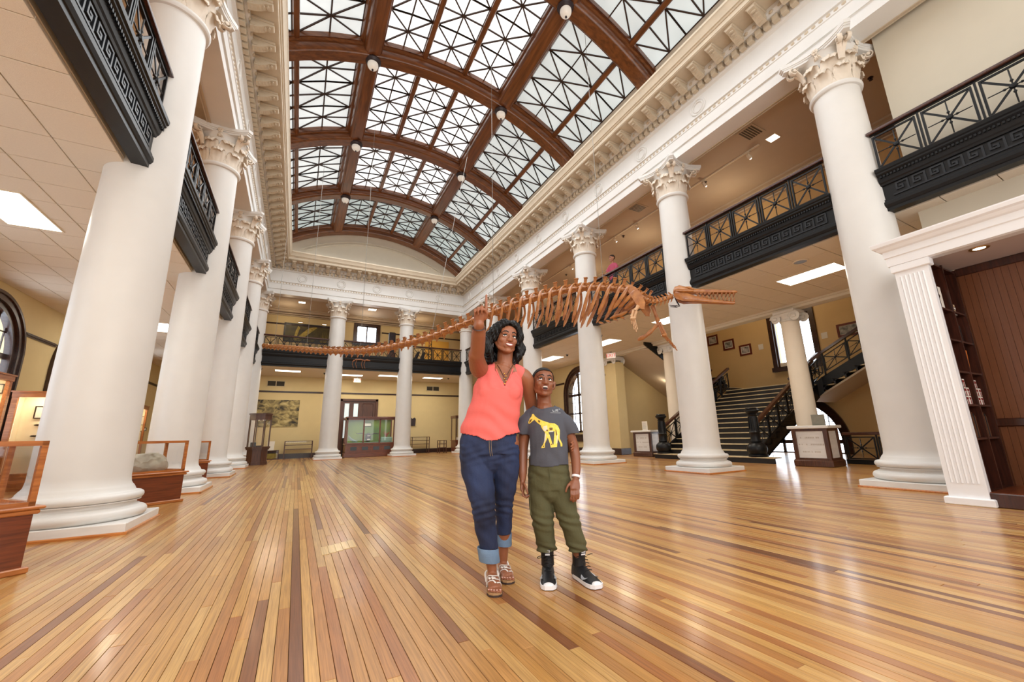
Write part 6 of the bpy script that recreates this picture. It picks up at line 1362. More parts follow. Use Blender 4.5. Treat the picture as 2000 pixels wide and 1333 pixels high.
# ================================================================== the woman
GW = V((1.17, 2.50, 0)); fw = GW.normalized(); AW = atan2(-fw.x, fw.y)      # local x: image right, y: away from the camera
WO = thing('person', 'woman in a coral sleeveless top and dark jeans pointing up, arm round the boy', 'person', GW, AW)
body = MB()
slimb(body, [(-.055, .01, .82), (-.05, .01, .92), (-.025, 0, 1.04), (.0, 0, 1.16), (.02, .01, 1.27), (.05, .015, 1.36)], [(.165, .105), (.17, .105), (.125, .085), (.145, .095), (.145, .09), (.085, .06)], 5, 22)
slimb(body, [(.055, .03, 1.33), (.058, .02, 1.41), (.062, .01, 1.49)], [(.076, .062), (.056, .056), (.054, .056)], 4)
slimb(body, [(-.06, .02, 1.335), (.04, .025, 1.355), (.15, .025, 1.32)], [.055, .05, .052], 4)
HM = frame((.064, -.016, 1.553), (.36, -1, .07), (.13, .0, 1)) @ Matrix.Diagonal((1.04, .97, 1.0, 1))
h = head_mb(HM); body.add(h.v, h.f)
# raised arm, foreshortened towards the viewer
slimb(body, [(-.085, .02, 1.325), (-.118, -.06, 1.345), (-.128, -.22, 1.395), (-.118, -.275, 1.425), (-.108, -.37, 1.495), (-.100, -.445, 1.545)], [.062, .062, .051, .046, .044, .030], 5)
wr = V((-.100, -.447, 1.548)); kn = V((-.088, -.475, 1.622)); xa = V((1, -.12, .05)); na = V((.1, -1, .1))
palm(body, wr, kn, xa, na, .040, .017)
finger(body, kn+V((.030, .0, .0)), ((.02, -.10, 1), (0, -.08, 1), (.03, -.05, 1)), (.040, .028, .022), .0088)
for i, (dx, l) in enumerate(((.008, .036), (-.013, .034), (-.033, .028))): finger(body, kn+V((dx, .004, -.002-.006*i)), ((-.05, -.85, .45), (-.04, -.45, -1), (.02, .5, -.8)), (l, l*.8, l*.6), .0088-.0006*i)
finger(body, wr.lerp(kn, .35)+V((.034, -.008, .0)), ((.25, -.6, .75), (-.45, -.55, .55), (-.8, -.25, .25)), (.034, .026, .022), .0100)
# arm round the boy
slimb(body, [(.165, .03, 1.31), (.205, .05, 1.27), (.245, .15, 1.12), (.262, .205, 1.05), (.36, .250, .94), (.488, .185, .865)], [.056, .056, .045, .041, .036, .026], 5)
wr = V((.495, .175, .864)); kn = V((.518, .088, .838)); palm(body, wr, kn, (0, .25, 1), (1, .3, 0), .036, .014)
for i, (dz, l) in enumerate(((.028, .036), (.008, .040), (-.012, .037), (-.03, .030))): finger(body, kn+V((0, 0, dz)), ((-.05, -1, -.25), (-.30, -.9, -.3), (-.7, -.6, -.3)), (l*1.1, l*.8, l*.6), .0084)
finger(body, wr.lerp(kn, .3)+V((0, -.005, .03)), ((.3, -.6, .8), (.1, -.8, .5), (0, -1, .2)), (.03, .026, .02), .009)
# legs and feet
KL, KR = (-.088, -.045, .455), (.040, .085, .465); AL_, AR_ = (-.040, .02, .085), (.030, .215, .085)
slimb(body, [(-.135, .01, .86), (-.125, -.01, .70), KL, (-.078, .0, .33), (-.052, .015, .17), AL_], [(.095, .095), (.09, .092), (.06, .062), (.056, .06), (.036, .042), (.030, .036)], 5)
slimb(body, [(.055, .02, .86), (.055, .04, .70), KR, (.040, .14, .33), (.034, .19, .17), AR_], [(.09, .095), (.082, .09), (.052, .058), (.048, .056), (.034, .040), (.030, .036)], 5)
def foot(mb, an, yaw_, L):
    M = Matrix.Translation((an[0], an[1], 0)) @ Matrix.Rotation(yaw_, 4, 'Z'); q = MB()
    q.tube([(0, .055, .045), (0, .02, .052), (0, -.04, .050), (.002, -.10, .040), (.004, -.150, .031)], [(.026, .024), (.031, .030), (.033, .030), (.040, .020), (.040, .012)], 14); q.ball((0, .05, .040), .027, 10, 8)
    for i, (x, l, r) in enumerate(((.030, .045, .0125), (.010, .045, .0088), (-.006, .040, .0082), (-.021, .032, .0078), (-.035, .024, .0074))): sx = x if yaw_ >= -10 else -x; finger(q, (sx, -.145, .026), ((0, -1, .06), (0, -1, -.1), (0, -1, -.25)), (l*.4, l*.35, l*.25), r)
    q.xf(M); mb.add(q.v, q.f); return M
FL = foot(body, AL_, .10, .2)
FR_ = Matrix.Translation((AR_[0], AR_[1], 0)) @ Matrix.Rotation(.12, 4, 'Z'); q = MB()
foot(body, AR_, .16, .2); FR_ = Matrix.Translation((AR_[0], AR_[1], 0)) @ Matrix.Rotation(.16, 4, 'Z')
fuse(body, 'body', 'skin_woman', WO, .0042, 5)
face_parts(HM, WO, 'lip_rose', True, (.003, .0015))
# hair: parted waves to the shoulders
hr = MB()
for (x, y, z, r, sc) in ((0, -.030, .060, .088, (1.02, 1.06, .86)), (0, -.062, .0, .085, (1.05, .8, 1.1)), (.052, -.02, .058, .05, (1, 1.2, 1)), (-.052, -.02, .058, .05, (1, 1.2, 1))): hr.ball((x, y, z), r, 18, 12, sc)
for s, xs in ((-1, (.052, .082, .098, .106, .100, .088)), (1, (.052, .084, .102, .112, .108, .095))):
    for j, (dy, k) in enumerate(((.040, 1.0), (.012, 1.1), (-.025, 1.12), (-.06, 1.05), (-.09, .9))):
        P = [(s*(.012+.010*j), dy*1.0+.018, .112-.012*j)]; 
        for i, x in enumerate(xs): P.append((s*x*k*(.9 if j > 3 else 1)+s*.007*sin(i*2.3+j), dy-.010*i+.012*sin(i*1.9+j*1.3)+(-.01 if j == 0 else 0), .085-.046*i+.004*j))
        P.append((s*(xs[-1]*k-.012), dy-.06+.02*sin(j*2), -.185+.012*((j*3) % 3)))
        hr.tube(catmull(P, 4), lerpr([.016, .024, .029, .031, .031, .029, .026, .013], 4), 9, up=(0, 1, 0))
for x in (-.06, -.02, .02, .06): hr.tube(catmull([(x*.5, -.10, .09), (x, -.125, .02), (x*1.15, -.125, -.06), (x*1.1+.01, -.11, -.14), (x, -.10, -.19)], 4), lerpr([.03, .034, .034, .03, .014], 4), 9, up=(0, 1, 0))
for s in (-1, 1):
    hr.tube(catmull([(s*.006, .070, .104), (s*.034, .076, .086), (s*.060, .058, .062), (s*.076, .034, .020), (s*.084, .016, -.03)], 4), lerpr([.016, .019, .020, .020, .016], 4), 9, up=(0, 1, 0))
    hr.tube(catmull([(s*.010, .045, .114), (s*.045, .052, .098), (s*.074, .034, .056), (s*.088, .010, .0)], 4), lerpr([.02, .026, .028, .024], 4), 9, up=(0, 1, 0))
hr.xf(HM)
def strand(p): return .0022*sin((p.x*.7+p.y)*420+sin(p.z*38)*2.4)+.002*sin(p.x*210+p.z*60)
fuse(hr, 'hair', 'hair_black', WO, .0042, 2, noise=strand)
ER = MB().tube([(.083, -.002, -.045), (.088, -.0, -.075), (.084, .0, -.105)], [.002, .006, .003], 6); ER.xf(HM); ER.build('earring', 'silver_mark', WO, 50)
# coral top: loose, sleeveless, notched neck, curved hem
tp = MB()
slimb(tp, [(-.050, .005, .80), (-.046, 0, .93), (-.028, -.004, 1.02), (-.004, -.008, 1.12), (.010, -.006, 1.20), (.024, .008, 1.29), (.045, .022, 1.352)], [(.208, .128), (.197, .124), (.176, .112), (.166, .116), (.170, .118), (.152, .096), (.105, .064)], 6, 26)
for s, x in ((-1, -.055), (1, .085)): tp.ball((x, -.060, 1.185), 1, 16, 10, (.078, .060, .080))
slimb(tp, [(-.085, .02, 1.325), (.04, .026, 1.362), (.165, .026, 1.315)], [.058, .047, .056], 5, 16)
def top_cut(p):
    hem = .900+.28*max(0, abs(p.x+.035)-.09)**1.15-.030*(abs(p.x+.035) < .09)*(1-((p.x+.035)/.09)**2)
    if p.z < hem: return True
    if p.x > .192 or (p.x < -.114-.62*max(0, 1.30-p.z) and p.z > 1.20): return True
    d = hypot((p.x-.056)/.072, (p.y-.0)/.085)
    if p.z > 1.318 and d < 1 and True: return True
    return p.y < 0 and p.z > 1.215 and abs(p.x-.052) < .062*min(1, (p.z-1.215)/.11)**.9
def top_noise(p): return .0035*sin(p.z*58+p.x*22+2*sin(p.x*17))*max(0, min(1, (1.14-p.z)/.1))+.002*sin(p.x*90+p.z*14)*(p.z > 1.2)
fuse(tp, 'top', 'coral_knit', WO, .0050, 16, cut=top_cut, shell=.004, noise=top_noise)
for s in (-1, 1): MB().tube([(.052+s*.058, -.060, 1.338), (.052+s*.034, -.088, 1.275), (.052+s*.004, -.108, 1.222)], [.005]*3, 6).build('neck_placket', 'coral_knit', WO, 50)
nk = MB().tube([(-.005, -.02, 1.385), (.018, -.062, 1.345), (.045, -.095, 1.285), (.056, -.104, 1.262), (.066, -.095, 1.290), (.100, -.058, 1.348), (.120, -.02, 1.385)], .0022, 5).build('necklace', 'cord_dark', WO, 50)
for i in range(5): MB().ball((.056+.009*(i % 2-.5), -.107+.003*i, 1.232+.017*i), .0065, 8, 6).build('bead', 'gold', nk, 60)
MB().lathe([(.034, -.004), (.040, -.0), (.034, .004)], 20, cap=False).xf(Matrix.Translation((-.1035, -.428, 1.529)) @ Matrix.Rotation(R(48), 4, 'X')).build('bracelet', 'cord_dark', WO, 50)
# jeans with pale turn-ups
jn = MB()
slimb(jn, [(-.055, .010, .78), (-.055, .012, .86), (-.048, .010, .94), (-.04, .005, 1.0)], [(.188, .128), (.194, .130), (.176, .118), (.165, .112)], 5, 24)
slimb(jn, [(-.142, .012, .84), (-.134, -.006, .70), (-.108, -.03, .57), KL, (-.080, .0, .34), (-.055, .015, .21), (-.051, .018, .14)], [(.108, .112), (.104, .106), (.088, .09), (.073, .074), (.068, .072), (.056, .060), (.055, .06)], 6, 20)
slimb(jn, [(.046, .02, .84), (.052, .04, .70), (.048, .065, .57), KR, (.040, .14, .34), (.034, .185, .21), (.033, .19, .16)], [(.098, .112), (.092, .104), (.076, .088), (.060, .070), (.054, .066), (.048, .056), (.047, .056)], 6, 20)
def jean_noise(p):
    k = max(0, 1-abs(p.z-.45)/.09)+max(0, 1-abs(p.z-.78)/.08)*.8; return .0040*sin(p.z*150+p.x*40*sin(p.y*20))*k+.0015*sin(p.z*70+p.x*60)
fuse(jn, 'jeans', 'denim', WO, .0050, 5, cut=lambda p: p.z < (.215 if p.x < .0 and p.y < .1 else .262) or p.z > .985, shell=.004, noise=jean_noise)
for nm, c, r, z0, z1, tl in (('turn_up', (-.056, .014), (.064, .066), .138, .218, .05), ('turn_up', (.034, .188), (.054, .062), .185, .268, .05)):
    m = MB(); n = 26
    for (k, z) in ((1.0, z0), (1.04, z0+.006), (1.03, (z0+z1)/2), (1.06, z1-.004), (1.0, z1), (.93, z1-.004), (.93, z0+.004)): m.v += [(c[0]+r[0]*k*cos(2*pi*j/n)+(z-z0)*-.14*(c[0] < 0), c[1]+r[1]*k*sin(2*pi*j/n), z+tl*.0+(-.10*r[0]*cos(2*pi*j/n))) for j in range(n)]
    m.f = [(i*n+j, i*n+(j+1) % n, ((i+1) % 7)*n+(j+1) % n, ((i+1) % 7)*n+j) for i in range(7) for j in range(n)]; m.m = [0]*len(m.f); m.build(nm, 'denim_turnup', WO, 50, label='pale blue denim turn-up')
mat('stitch', srgb(150, 130, 100), .8)
for x in (-.052, -.040): MB().tube([(x, -.124, .875), (x+.002, -.126, .82), (x+.008, -.118, .775)], .0016, 4).build('fly_stitching', 'stitch', WO)
# sandals
def sandal(M, lab):
    o = thing('sandal', lab, 'sandal', (0, 0, 0)); o.parent = WO; del o['category']; del o['label']
    P = [(.0, .085), (.028, .07), (.034, .03), (.030, -.03), (.040, -.10), (.046, -.150), (.040, -.190), (.018, -.206), (-.012, -.204), (-.036, -.188), (-.046, -.150), (-.040, -.10), (-.030, -.03), (-.034, .03), (-.028, .07)]
    MB().prism(P, .0, .010).xf(M).build('outsole', 'sole_dark', o); MB().prism([(x*.97, y*.985) for x, y in P], .010, .019).xf(M).build('footbed', 'sandal_sole', o)
    for pts in ([(-.040, -.085, .02), (-.030, -.098, .052), (-.004, -.112, .060), (.012, -.128, .045), (.014, -.150, .022)], [(.040, -.075, .02), (.034, -.09, .052), (.012, -.10, .064), (-.010, -.095, .068)], [(.040, -.11, .02), (.036, -.122, .048), (.016, -.13, .052)], [(-.036, -.04, .02), (-.03, -.055, .068), (.0, -.075, .074), (.034, -.055, .062), (.04, -.04, .02)], [(-.036, .0, .02), (-.038, .05, .06), (0, .078, .066), (.038, .05, .06), (.036, .0, .02)]):
        MB().tube(catmull(pts, 4), (.0062, .0032), 8).xf(M).build('strap', 'sandal_white', o, 60)
    for a in range(5): MB().ball((-.012+.016*cos(a*1.256), -.098+.012*sin(a*1.256), .070), .0085, 8, 5, (1, 1, .5)).xf(M).build('flower_petal', 'sandal_white', o, 60)
    for i, (x, y) in enumerate(((.030, -.188), (.010, -.188), (-.006, -.184), (-.021, -.176), (-.035, -.168))): MB().ball((x, y, .033), .006, 8, 5, (1, 1.1, .5)).xf(M).build('toenail', 'nail', WO, 60)
sandal(FL, ''); sandal(FR_, '')

# ================================================================== the boy
GB = V((1.52, 2.26, 0)); fb = GB.normalized(); AB = atan2(-fb.x, fb.y)
BO = thing('person', 'boy in a grey animal T-shirt and olive cargo trousers gazing up, mouth open', 'person', GB, AB)
bd = MB()
slimb(bd, [(-.095, .0, .62), (-.095, 0, .72), (-.095, 0, .84), (-.10, 0, .96), (-.105, .0, 1.06)], [(.108, .082), (.105, .08), (.105, .078), (.112, .08), (.085, .06)], 5, 20)
slimb(bd, [(-.106, .015, 1.03), (-.106, .01, 1.10), (-.108, .0, 1.18)], [(.062, .052), (.048, .048), (.046, .048)], 4); slimb(bd, [(-.200, .0, 1.005), (-.105, .005, 1.045), (-.010, .0, 1.0)], [.040, .042, .040], 4)
HB = frame((-.108, -.012, 1.236), (.26, -1, .24), (.12, 0, 1)) @ Matrix.Scale(.94, 4)
h = head_mb(HB, True); bd.add(h.v, h.f)
# arms: loosely hanging, left image hand half closed, right image hand on the thigh
slimb(bd, [(-.200, .0, .995), (-.232, .0, .95), (-.252, .01, .86), (-.258, .0, .78), (-.258, -.03, .68), (-.258, -.045, .625)], [.040, .042, .037, .033, .029, .021], 5)
wr = V((-.258, -.047, .622)); kn = V((-.258, -.060, .560)); palm(bd, wr, kn, (.25, 1, 0), (1, -.25, 0), .030, .014)
for i, (dy, l) in enumerate(((-.022, .030), (-.007, .033), (.008, .031), (.022, .025))): finger(bd, kn+V((.0, dy, 0)), ((.15, -.1, -1), (.9, -.1, -.55), (.75, 0, .7)), (l, l*.75, l*.6), .0072)
finger(bd, wr.lerp(kn, .3)+V((.012, -.028, 0)), ((.45, -.5, -.8), (.35, -.2, -.9), (.2, 0, -1)), (.026, .022, .017), .0082)
slimb(bd, [(-.010, .0, .99), (.030, .0, .94), (.064, .015, .85), (.080, .01, .78), (.083, -.035, .69), (.076, -.07, .628)], [.040, .042, .037, .033, .029, .021], 5)
wr = V((.076, -.072, .626)); kn = V((.066, -.100, .566)); palm(bd, wr, kn, (1, .15, -.1), (0, -1, .4), .032, .013)
for i, (dx, l) in enumerate(((-.022, .030), (-.008, .034), (.007, .032), (.021, .026))): finger(bd, kn+V((dx, .002, 0)), ((-.10+.06*i, -.28, -1), (-.12, .15, -1), (-.1, .55, -.85)), (l, l*.75, l*.6), .0074)
finger(bd, wr.lerp(kn, .25)+V((-.026, -.002, 0)), ((-.75, -.35, -.7), (-.45, -.2, -.9), (-.3, -.1, -1)), (.030, .024, .018), .0084)
BKL, BKR = (-.140, -.02, .375), (.018, -.01, .385); BAL, BAR = (-.118, .02, .13), (.072, .01, .13)
slimb(bd, [(-.145, 0, .62), BKL, BAL, (-.116, .02, .07)], [(.066, .07), (.044, .048), (.03, .034), (.03, .034)], 5); slimb(bd, [(-.045, 0, .62), BKR, BAR, (.078, .01, .07)], [(.066, .07), (.044, .048), (.03, .034), (.03, .034)], 5)
fuse(bd, 'body', 'skin_boy', BO, .0042, 5)
face_parts(HB, BO, 'lip_brown', False, (.003, .002), 'skin_boy')
hb = MB(); hb.ball((0, -.019, .037), 1, 24, 16, (.081, .099, .0855)); hb.ball((0, .050, .040), 1, 20, 14, (.0625, .0475, .052)); hb.xf(HB); IB = HB.inverted()
fuse(hb, 'hair', 'hair_short', BO, .004, 2, cut=lambda p: (lambda q: q.z < (.066 if q.y > .045 else .0+.066*max(0, q.y+.012)/.057 if q.y > -.012 else -.045*min(1, (-.012-q.y)/.04)))(IB @ p), shell=.003)
# T-shirt
ts = MB()
slimb(ts, [(-.092, .0, .66), (-.092, 0, .74), (-.092, -.004, .86), (-.098, -.004, .96), (-.104, .0, 1.03), (-.105, .006, 1.072)], [(.142, .106), (.138, .102), (.136, .100), (.140, .098), (.122, .084), (.085, .062)], 6, 24)
slimb(ts, [(-.200, .0, 1.022), (-.105, .006, 1.062), (-.010, .0, 1.017)], [.050, .048, .050], 4)
slimb(ts, [(-.190, .0, 1.010), (-.236, .0, .965), (-.262, .005, .90), (-.268, .008, .85)], [.058, .060, .056, .056], 5, 18); slimb(ts, [(-.020, .0, 1.005), (.034, .0, .955), (.064, .010, .895), (.074, .012, .84)], [.058, .060, .056, .056], 5, 18)
def tee_cut(p):
    if p.x < -.205 and p.z < .905-.12*(p.x+.26): return True
    if p.x > .016+.02 and p.z < .905-.35*(p.x-.07)*-1+.0: return p.x > .036 and p.z < .902
    if p.z < .708+.006*sin(p.x*25+1): return True
    return p.z > 1.040 and hypot((p.x+.106)/.062, (p.y-.004)/.064) < 1.0 or (p.z > 1.062 and hypot((p.x+.106)/.07, (p.y-.004)/.075) < 1)
def tee_noise(p): return .0028*sin(p.z*44+p.x*36+2.2*sin(p.x*19))*max(0, min(1, (.86-p.z)/.08))+.0018*sin(p.x*70-p.z*40)
tee = fuse(ts, 'tee_shirt', 'tee_grey', BO, .0050, 5, cut=tee_cut, shell=.0035, noise=tee_noise)
MB().tube([(-.106+.064*cos(a), .002+.064*sin(a), 1.058-.010*max(0, -sin(a))+.012*abs(cos(a))) for a in [2*pi*i/28 for i in range(29)]], .0060, 6, cap=False).build('collar', 'tee_grey', BO, 60)
# printed animal, laid on the cloth
bv = BVHTree.FromPolygons([v.co for v in tee.data.vertices], [p.vertices[:] for p in tee.data.polygons])
def bx(x, y, org):
    """pixel of the photograph to a point on the boy's upright plane (x, z)"""
    c = _r2*((x-1020.57)/790.1)+_u2*(-(y-669.31)/790.1)+_f; t = org.xy.dot(fb.xy)/c.xy.dot(fb.xy); p = V((0, 0, .9))+c*t; return ((p-org).dot(V((fb.y, -fb.x, 0))), p.z)
def print_on(polys, name, m, off=.0022):
    q = MB(); out = bmesh.new()
    for P in polys:
        vs = [out.verts.new((bx(1020+x*120/896, 775+y*120/896, GB)[0], 0, bx(1020+x*120/896, 775+y*120/896, GB)[1])) for x, y in P]; out.faces.new(vs)
    bmesh.ops.triangulate(out, faces=out.faces[:]); bmesh.ops.subdivide_edges(out, edges=out.edges[:], cuts=4, use_grid_fill=True); bmesh.ops.triangulate(out, faces=out.faces[:])
    for v in out.verts:
        k = 2.72/(2.72-.1); hit = bv.ray_cast(V((v.co.x, -.5, v.co.z)), V((0, 1, 0)))
        # stand on the cloth but keep the line of sight
        y = hit[0].y if hit[0] is not None else -.09
        s_ = (2.724+y)/2.724; x2, z2 = v.co.x*s_, .9+(v.co.z-.9)*s_; hit = bv.ray_cast(V((x2, -.5, z2)), V((0, 1, 0))); y = hit[0].y if hit[0] is not None else y; v.co = V((x2, y-off, z2))
    me = bpy.data.meshes.new(name); out.to_mesh(me); out.free(); me.materials.append(MAT[m]); return put(name, me, tee)
mat('print_yellow', srgb(238, 208, 58), .7, 0, 60, col2=srgb(250, 226, 120)); mat('print_pale', srgb(240, 226, 196), .7, .05, 60); mat('print_brown', srgb(120, 92, 44), .7); mat('print_grey', srgb(150, 154, 158), .7)
print_on([[(95, 400), (88, 375), (110, 320), (135, 290), (145, 255), (165, 252), (185, 285), (230, 320), (290, 350), (385, 380), (385, 420), (270, 420), (215, 380), (180, 340), (150, 360), (125, 385)],
          [(270, 410), (385, 385), (470, 392), (520, 425), (548, 490), (548, 545), (500, 540), (470, 505), (380, 520), (330, 520), (295, 480), (275, 440)],
          [(330, 515), (385, 515), (372, 600), (330, 690), (330, 745), (280, 755), (280, 735), (305, 700), (330, 620)], [(372, 515), (400, 560), (440, 690), (455, 730), (505, 738), (415, 745), (405, 690), (372, 600)], [(470, 505), (520, 520), (525, 600), (510, 690), (508, 735), (455, 735), (490, 690), (500, 600)], [(515, 520), (548, 530), (545, 610), (585, 690), (585, 728), (560, 730), (555, 690), (520, 610)]], 'animal_print', 'print_yellow')
print_on([[(300, 440), (360, 420), (370, 480), (330, 510), (310, 490)], [(330, 540), (350, 540), (340, 640), (318, 690), (335, 620)], [(400, 500), (450, 498), (455, 515), (390, 520)], [(508, 550), (520, 560), (512, 680), (495, 690)]], 'print_shading', 'print_pale', .003)
print_on([[(395, 455), (445, 455), (440, 492), (400, 492)], [(350, 485), (378, 485), (375, 508), (352, 505)], [(485, 480), (500, 500), (512, 560), (500, 575), (490, 530)], [(110, 340), (150, 325), (120, 375), (100, 385)], [(230, 345), (265, 355), (255, 385), (235, 370)], [(418, 690), (438, 690), (440, 705), (420, 706)], [(300, 720), (320, 715), (318, 735), (302, 738)]], 'print_marks', 'print_brown', .0036)
print_on([[(435, 195), (447, 190), (455, 212), (475, 208), (478, 218), (447, 224)], [(482, 190), (520, 186), (524, 222), (512, 222), (508, 196), (494, 198), (496, 222), (484, 222)], [(530, 180), (548, 178), (550, 190), (534, 192)], [(412, 232), (560, 236), (560, 243), (412, 240)]], 'chest_mark', 'print_grey')
# cargo trousers
ct = MB()
slimb(ct, [(-.093, .0, .56), (-.093, 0, .66), (-.093, 0, .73), (-.093, 0, .77)], [(.132, .104), (.134, .104), (.126, .098), (.122, .096)], 5, 24)
slimb(ct, [(-.152, .0, .62), (-.150, -.005, .50), BKL, (-.134, -.005, .29), (-.124, .012, .19), (-.121, .018, .11)], [(.078, .090), (.078, .084), (.070, .072), (.062, .068), (.060, .064), (.044, .05)], 6, 20)
slimb(ct, [(-.034, .0, .62), (-.010, -.003, .50), BKR, (.044, -.004, .29), (.066, .006, .19), (.076, .012, .12)], [(.078, .090), (.076, .084), (.068, .072), (.060, .066), (.060, .062), (.044, .05)], 6, 20)
def cargo_noise(p):
    k = max(0, 1-abs(p.z-.185)/.06)*1.5+max(0, 1-abs(p.z-.37)/.08)+max(0, 1-abs(p.z-.66)/.06)*.5; return .0048*sin(p.z*125+p.x*40+2*sin(p.y*30))*k+.0018*sin(p.z*60+p.x*55)
trs = fuse(ct, 'cargo_trousers', 'olive_cotton', BO, .0050, 4, cut=lambda p: p.z < .172 or p.z > .765, shell=.004, noise=cargo_noise)
for s, x, y in ((-1, -.206, .0), (1, .046, .0)):
    MB().box(-.010, -.055, -.07, .012, .05, .055, .006).xf(Matrix.Translation((x, y, .47))).build('cargo_pocket', 'olive_cotton', trs); MB().box(-.014, -.058, .03, .015, .053, .07, .005).xf(Matrix.Translation((x, y, .47))).build('pocket_flap', 'olive_cotton', trs)
MB().tube([(-.085, -.106, .70), (-.084, -.108, .65), (-.088, -.098, .59)], .003, 5).build('fly_seam', 'olive_cotton', trs)
MB().lathe([(.0255, -.008), (.0275, -.006), (.0275, .006), (.0255, .008)], 20, cap=False).xf(Matrix.Translation((.078, -.066, .640)) @ Matrix.Rotation(R(-24), 4, 'X') @ Matrix.Rotation(R(10), 4, 'Y')).build('wristband', 'band_white', BO, 50, label='white paper wristband')
# high-top trainers
def trainer(x, y, yaw_):
    M = Matrix.Translation((x, y, 0)) @ Matrix.Rotation(yaw_, 4, 'Z'); o = put('trainer', None, BO)
    m = MB(); sec = [(.070, .030, .10, .006), (.066, .036, .105, .030), (.03, .040, .10, .04), (-.02, .041, .085, .045), (-.07, .044, .060, .03), (-.12, .047, .043, .02), (-.155, .042, .034, .012), (-.175, .026, .026, .006)]
    P = []; n = 14
    for yy, w, h, _ in sec: P.append([(w*cos(a), yy, .022+(h-.022)*max(0, sin(a))**.75 if sin(a) > 0 else .022+.004*sin(a)) for a in [2*pi*i/n for i in range(n)]])
    m.add([p for r_ in P for p in r_], [(i*n+j, i*n+(j+1) % n, i*n+n+(j+1) % n, i*n+n+j) for i in range(len(P)-1) for j in range(n)]+[tuple(range(n)), tuple((len(P)-1)*n+j for j in range(n))]); m.xf(M); m.build('upper', 'shoe_black', o, 60)
    MB().tube([(0, .028, .08), (0, .027, .12), (0, .026, .165), (0, .025, .190)], [(.040, .044), (.039, .043), (.040, .044), (.041, .045)], 16, up=(0, 1, 0)).xf(M).build('ankle_collar', 'shoe_black', o, 50)
    O_ = [(.0, .078), (.030, .072), (.040, .035), (.041, -.02), (.047, -.09), (.049, -.13), (.042, -.165), (.022, -.184), (-.022, -.184), (-.042, -.165), (-.049, -.13), (-.047, -.09), (-.041, -.02), (-.040, .035), (-.030, .072)]
    MB().prism(O_, .004, .026).xf(M).build('midsole', 'shoe_white', o, label='white rubber midsole'); MB().prism([(a*.97, b*.98) for a, b in O_], 0, .004).xf(M).build('outsole', 'sole_dark', o)
    MB().ball((0, -.163, .024), 1, 14, 8, (.031, .021, .015)).xf(M).build('toe_cap', 'shoe_white', o, 60, label='white toe cap')
    MB().slab([(-.022, -.022, .15), (.022, -.022, .15), (.020, -.030, .19), (-.020, -.030, .19)], (0, .008, 0)).xf(M).build('tongue', 'shoe_black', o); MB().slab([(-.012, -.0315, .165), (.014, -.0315, .165), (.016, -.0345, .184), (-.010, -.0345, .184)], (0, .003, 0)).xf(M).build('tongue_label', 'silver_mark', o); MB().slab([(-.014, -.031, .152), (.014, -.031, .152), (.014, -.0325, .160), (-.014, -.0325, .160)], (0, .003, 0)).xf(M).build('tongue_label', 'shoe_white', o)
    for i in range(5): t = i/4; MB().tube([(-.022, -.03-.052*t, .138-.062*t), (0, -.038-.054*t, .148-.064*t), (.022, -.03-.052*t, .138-.062*t)], .0028, 5).xf(M).build('lace', 'iron_black', o)
    MB().tube(catmull([(-.02, -.035, .15), (-.05, -.045, .152), (-.062, -.04, .142), (-.05, -.038, .139), (-.02, -.034, .147)], 4), .0024, 5).xf(M).build('lace_loop', 'iron_black', o); MB().tube([(.02, -.035, .15), (.045, -.045, .158), (.055, -.046, .156)], .0024, 5).xf(M).build('lace_loop', 'iron_black', o)
    # the curved tick on each side
    for s in (-1, 1):
        tk_ = [(-.052, .052), (-.070, .036), (-.090, .031), (-.112, .040), (-.122, .050), (-.104, .044), (-.092, .042), (-.075, .046)]; w = lambda yy, zz: (.0475 if zz < .034 else .0445 if zz < .042 else .036 if zz < .047 else .030)
        m = MB(); m.slab([(s*(w(a, b)+.000), a, b) for a, b in tk_], (s*.0035, 0, .001)); m.xf(M); m.build('side_tick', 'silver_mark', o)
trainer(-.119, -.012, .05); trainer(.085, -.006, .48)

# the boy stands a little further back: fit the figure to that distance, feet flat on the floor
_k = 1.046; GB = GB+fb*.13; BO.location = GB
def _fit(z): zz = .9+(z-.9)*_k; return z if z < .12 else zz if z > .60 else z+(zz-z)*((z-.12)/.48)
bpy.context.view_layer.update()
for o in [q for q in bpy.data.objects if q.type == 'MESH' and (q.parent == BO or (q.parent and q.parent.parent == BO))]:
    for v in o.data.vertices: v.co = V((v.co.x*_k, v.co.y*_k, _fit(v.co.z)))
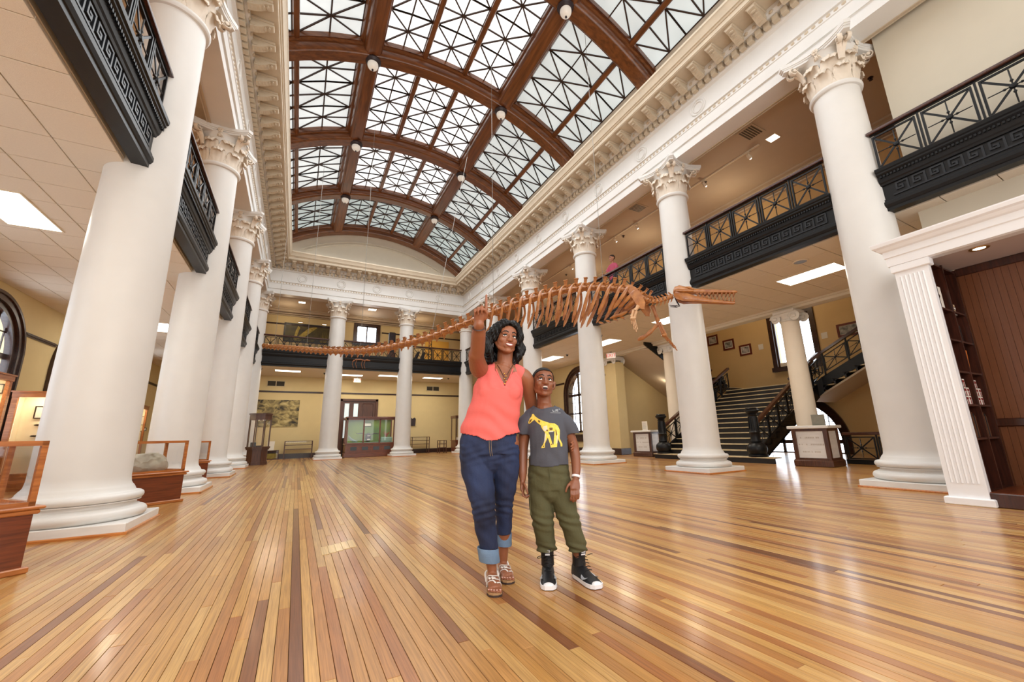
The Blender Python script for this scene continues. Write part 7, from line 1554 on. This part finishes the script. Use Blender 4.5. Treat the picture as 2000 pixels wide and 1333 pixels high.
# ================================================================== child on the gallery
CH = thing('person', 'small child in a pink T-shirt looking over the right gallery front', 'person', (8.62, 9.38, ZG), -pi/2+.15)
c = MB(); slimb(c, [(0, 0, .66), (0, 0, .9), (0, .01, 1.22), (0, .01, 1.30)], [(.13, .09), (.125, .085), (.14, .085), (.07, .06)], 4); slimb(c, [(0, .01, 1.26), (0, -.01, 1.42)], [.052, .05], 3)
hm = frame((0, -.02, 1.49), (-.25, -1, -.12)); h = head_mb(hm, True); c.add(h.v, h.f)
for s in (-1, 1):
    slimb(c, [(s*.13, 0, 1.24), (s*.18, -.06, 1.06), (s*.15, -.24, .93), (s*.14, -.30, .90)], [.045, .04, .034, .022], 4); wr = V((s*.14, -.30, .90)); palm(c, wr, wr+V((0, -.06, -.01)), (1, 0, 0), (0, 0, 1), .03, .013)
    for i in range(4): finger(c, wr+V((-.022+.015*i, -.06, -.01)), ((0, -1, -.1), (0, -.6, -.8), (0, .1, -1)), (.028, .02, .015), .007)
    finger(c, wr+V((-s*.024, -.02, 0)), ((-s*.7, -.6, 0), (-s*.3, -.9, 0), (0, -1, -.2)), (.024, .02, .014), .008)
    slimb(c, [(s*.065, 0, .70), (s*.07, -.01, .38), (s*.07, 0, .08)], [.075, .05, .036], 4); c.tube([(s*.07, .04, .03), (s*.07, -.06, .03), (s*.07, -.13, .025)], [.03, .033, .024], 10)
fuse(c, 'body', 'skin_child', CH, .008, 4)
mat('tee_pink', srgb(176, 74, 98), .85, .05, 8); mat('shorts_dark', srgb(48, 44, 60), .85, .05, 8); mat('hair_brown', srgb(44, 30, 24), .6, .2, 30)
t = MB(); slimb(t, [(0, 0, .70), (0, 0, .95), (0, .01, 1.22), (0, .01, 1.31)], [(.155, .11), (.148, .105), (.158, .105), (.09, .075)], 5, 20)
for s in (-1, 1): slimb(t, [(s*.10, 0, 1.25), (s*.17, -.03, 1.14), (s*.19, -.07, 1.04)], [.06, .062, .06], 4)
fuse(t, 'tee_shirt', 'tee_pink', CH, .008, 4, cut=lambda p: p.z < .74 or (abs(p.x) > .155 and p.z < 1.06) or (p.z > 1.27 and hypot(p.x/.07, p.y/.07) < 1), shell=.004)
t = MB(); slimb(t, [(0, 0, .62), (0, 0, .78)], [(.15, .11), (.15, .105)], 3, 20)
for s in (-1, 1): slimb(t, [(s*.07, 0, .7), (s*.075, -.005, .36)], [.088, .075], 4)
fuse(t, 'shorts', 'shorts_dark', CH, .008, 3, cut=lambda p: p.z < .40 or p.z > .77, shell=.004)
hb = MB(); hb.ball((0, -.019, .040), 1, 20, 14, (.084, .103, .090)); hb.ball((0, .050, .044), 1, 16, 12, (.066, .052, .054)); hb.xf(hm); Ih = hm.inverted()
fuse(hb, 'hair', 'hair_brown', CH, .005, 2, cut=lambda p: (lambda q: q.z < (.066 if q.y > .045 else .0+.066*max(0, q.y+.012)/.057 if q.y > -.012 else -.045*min(1, (-.012-q.y)/.04)))(Ih @ p), shell=.003)
face_parts(hm, CH, 'lip_brown', True, (0, 0), 'skin_child')
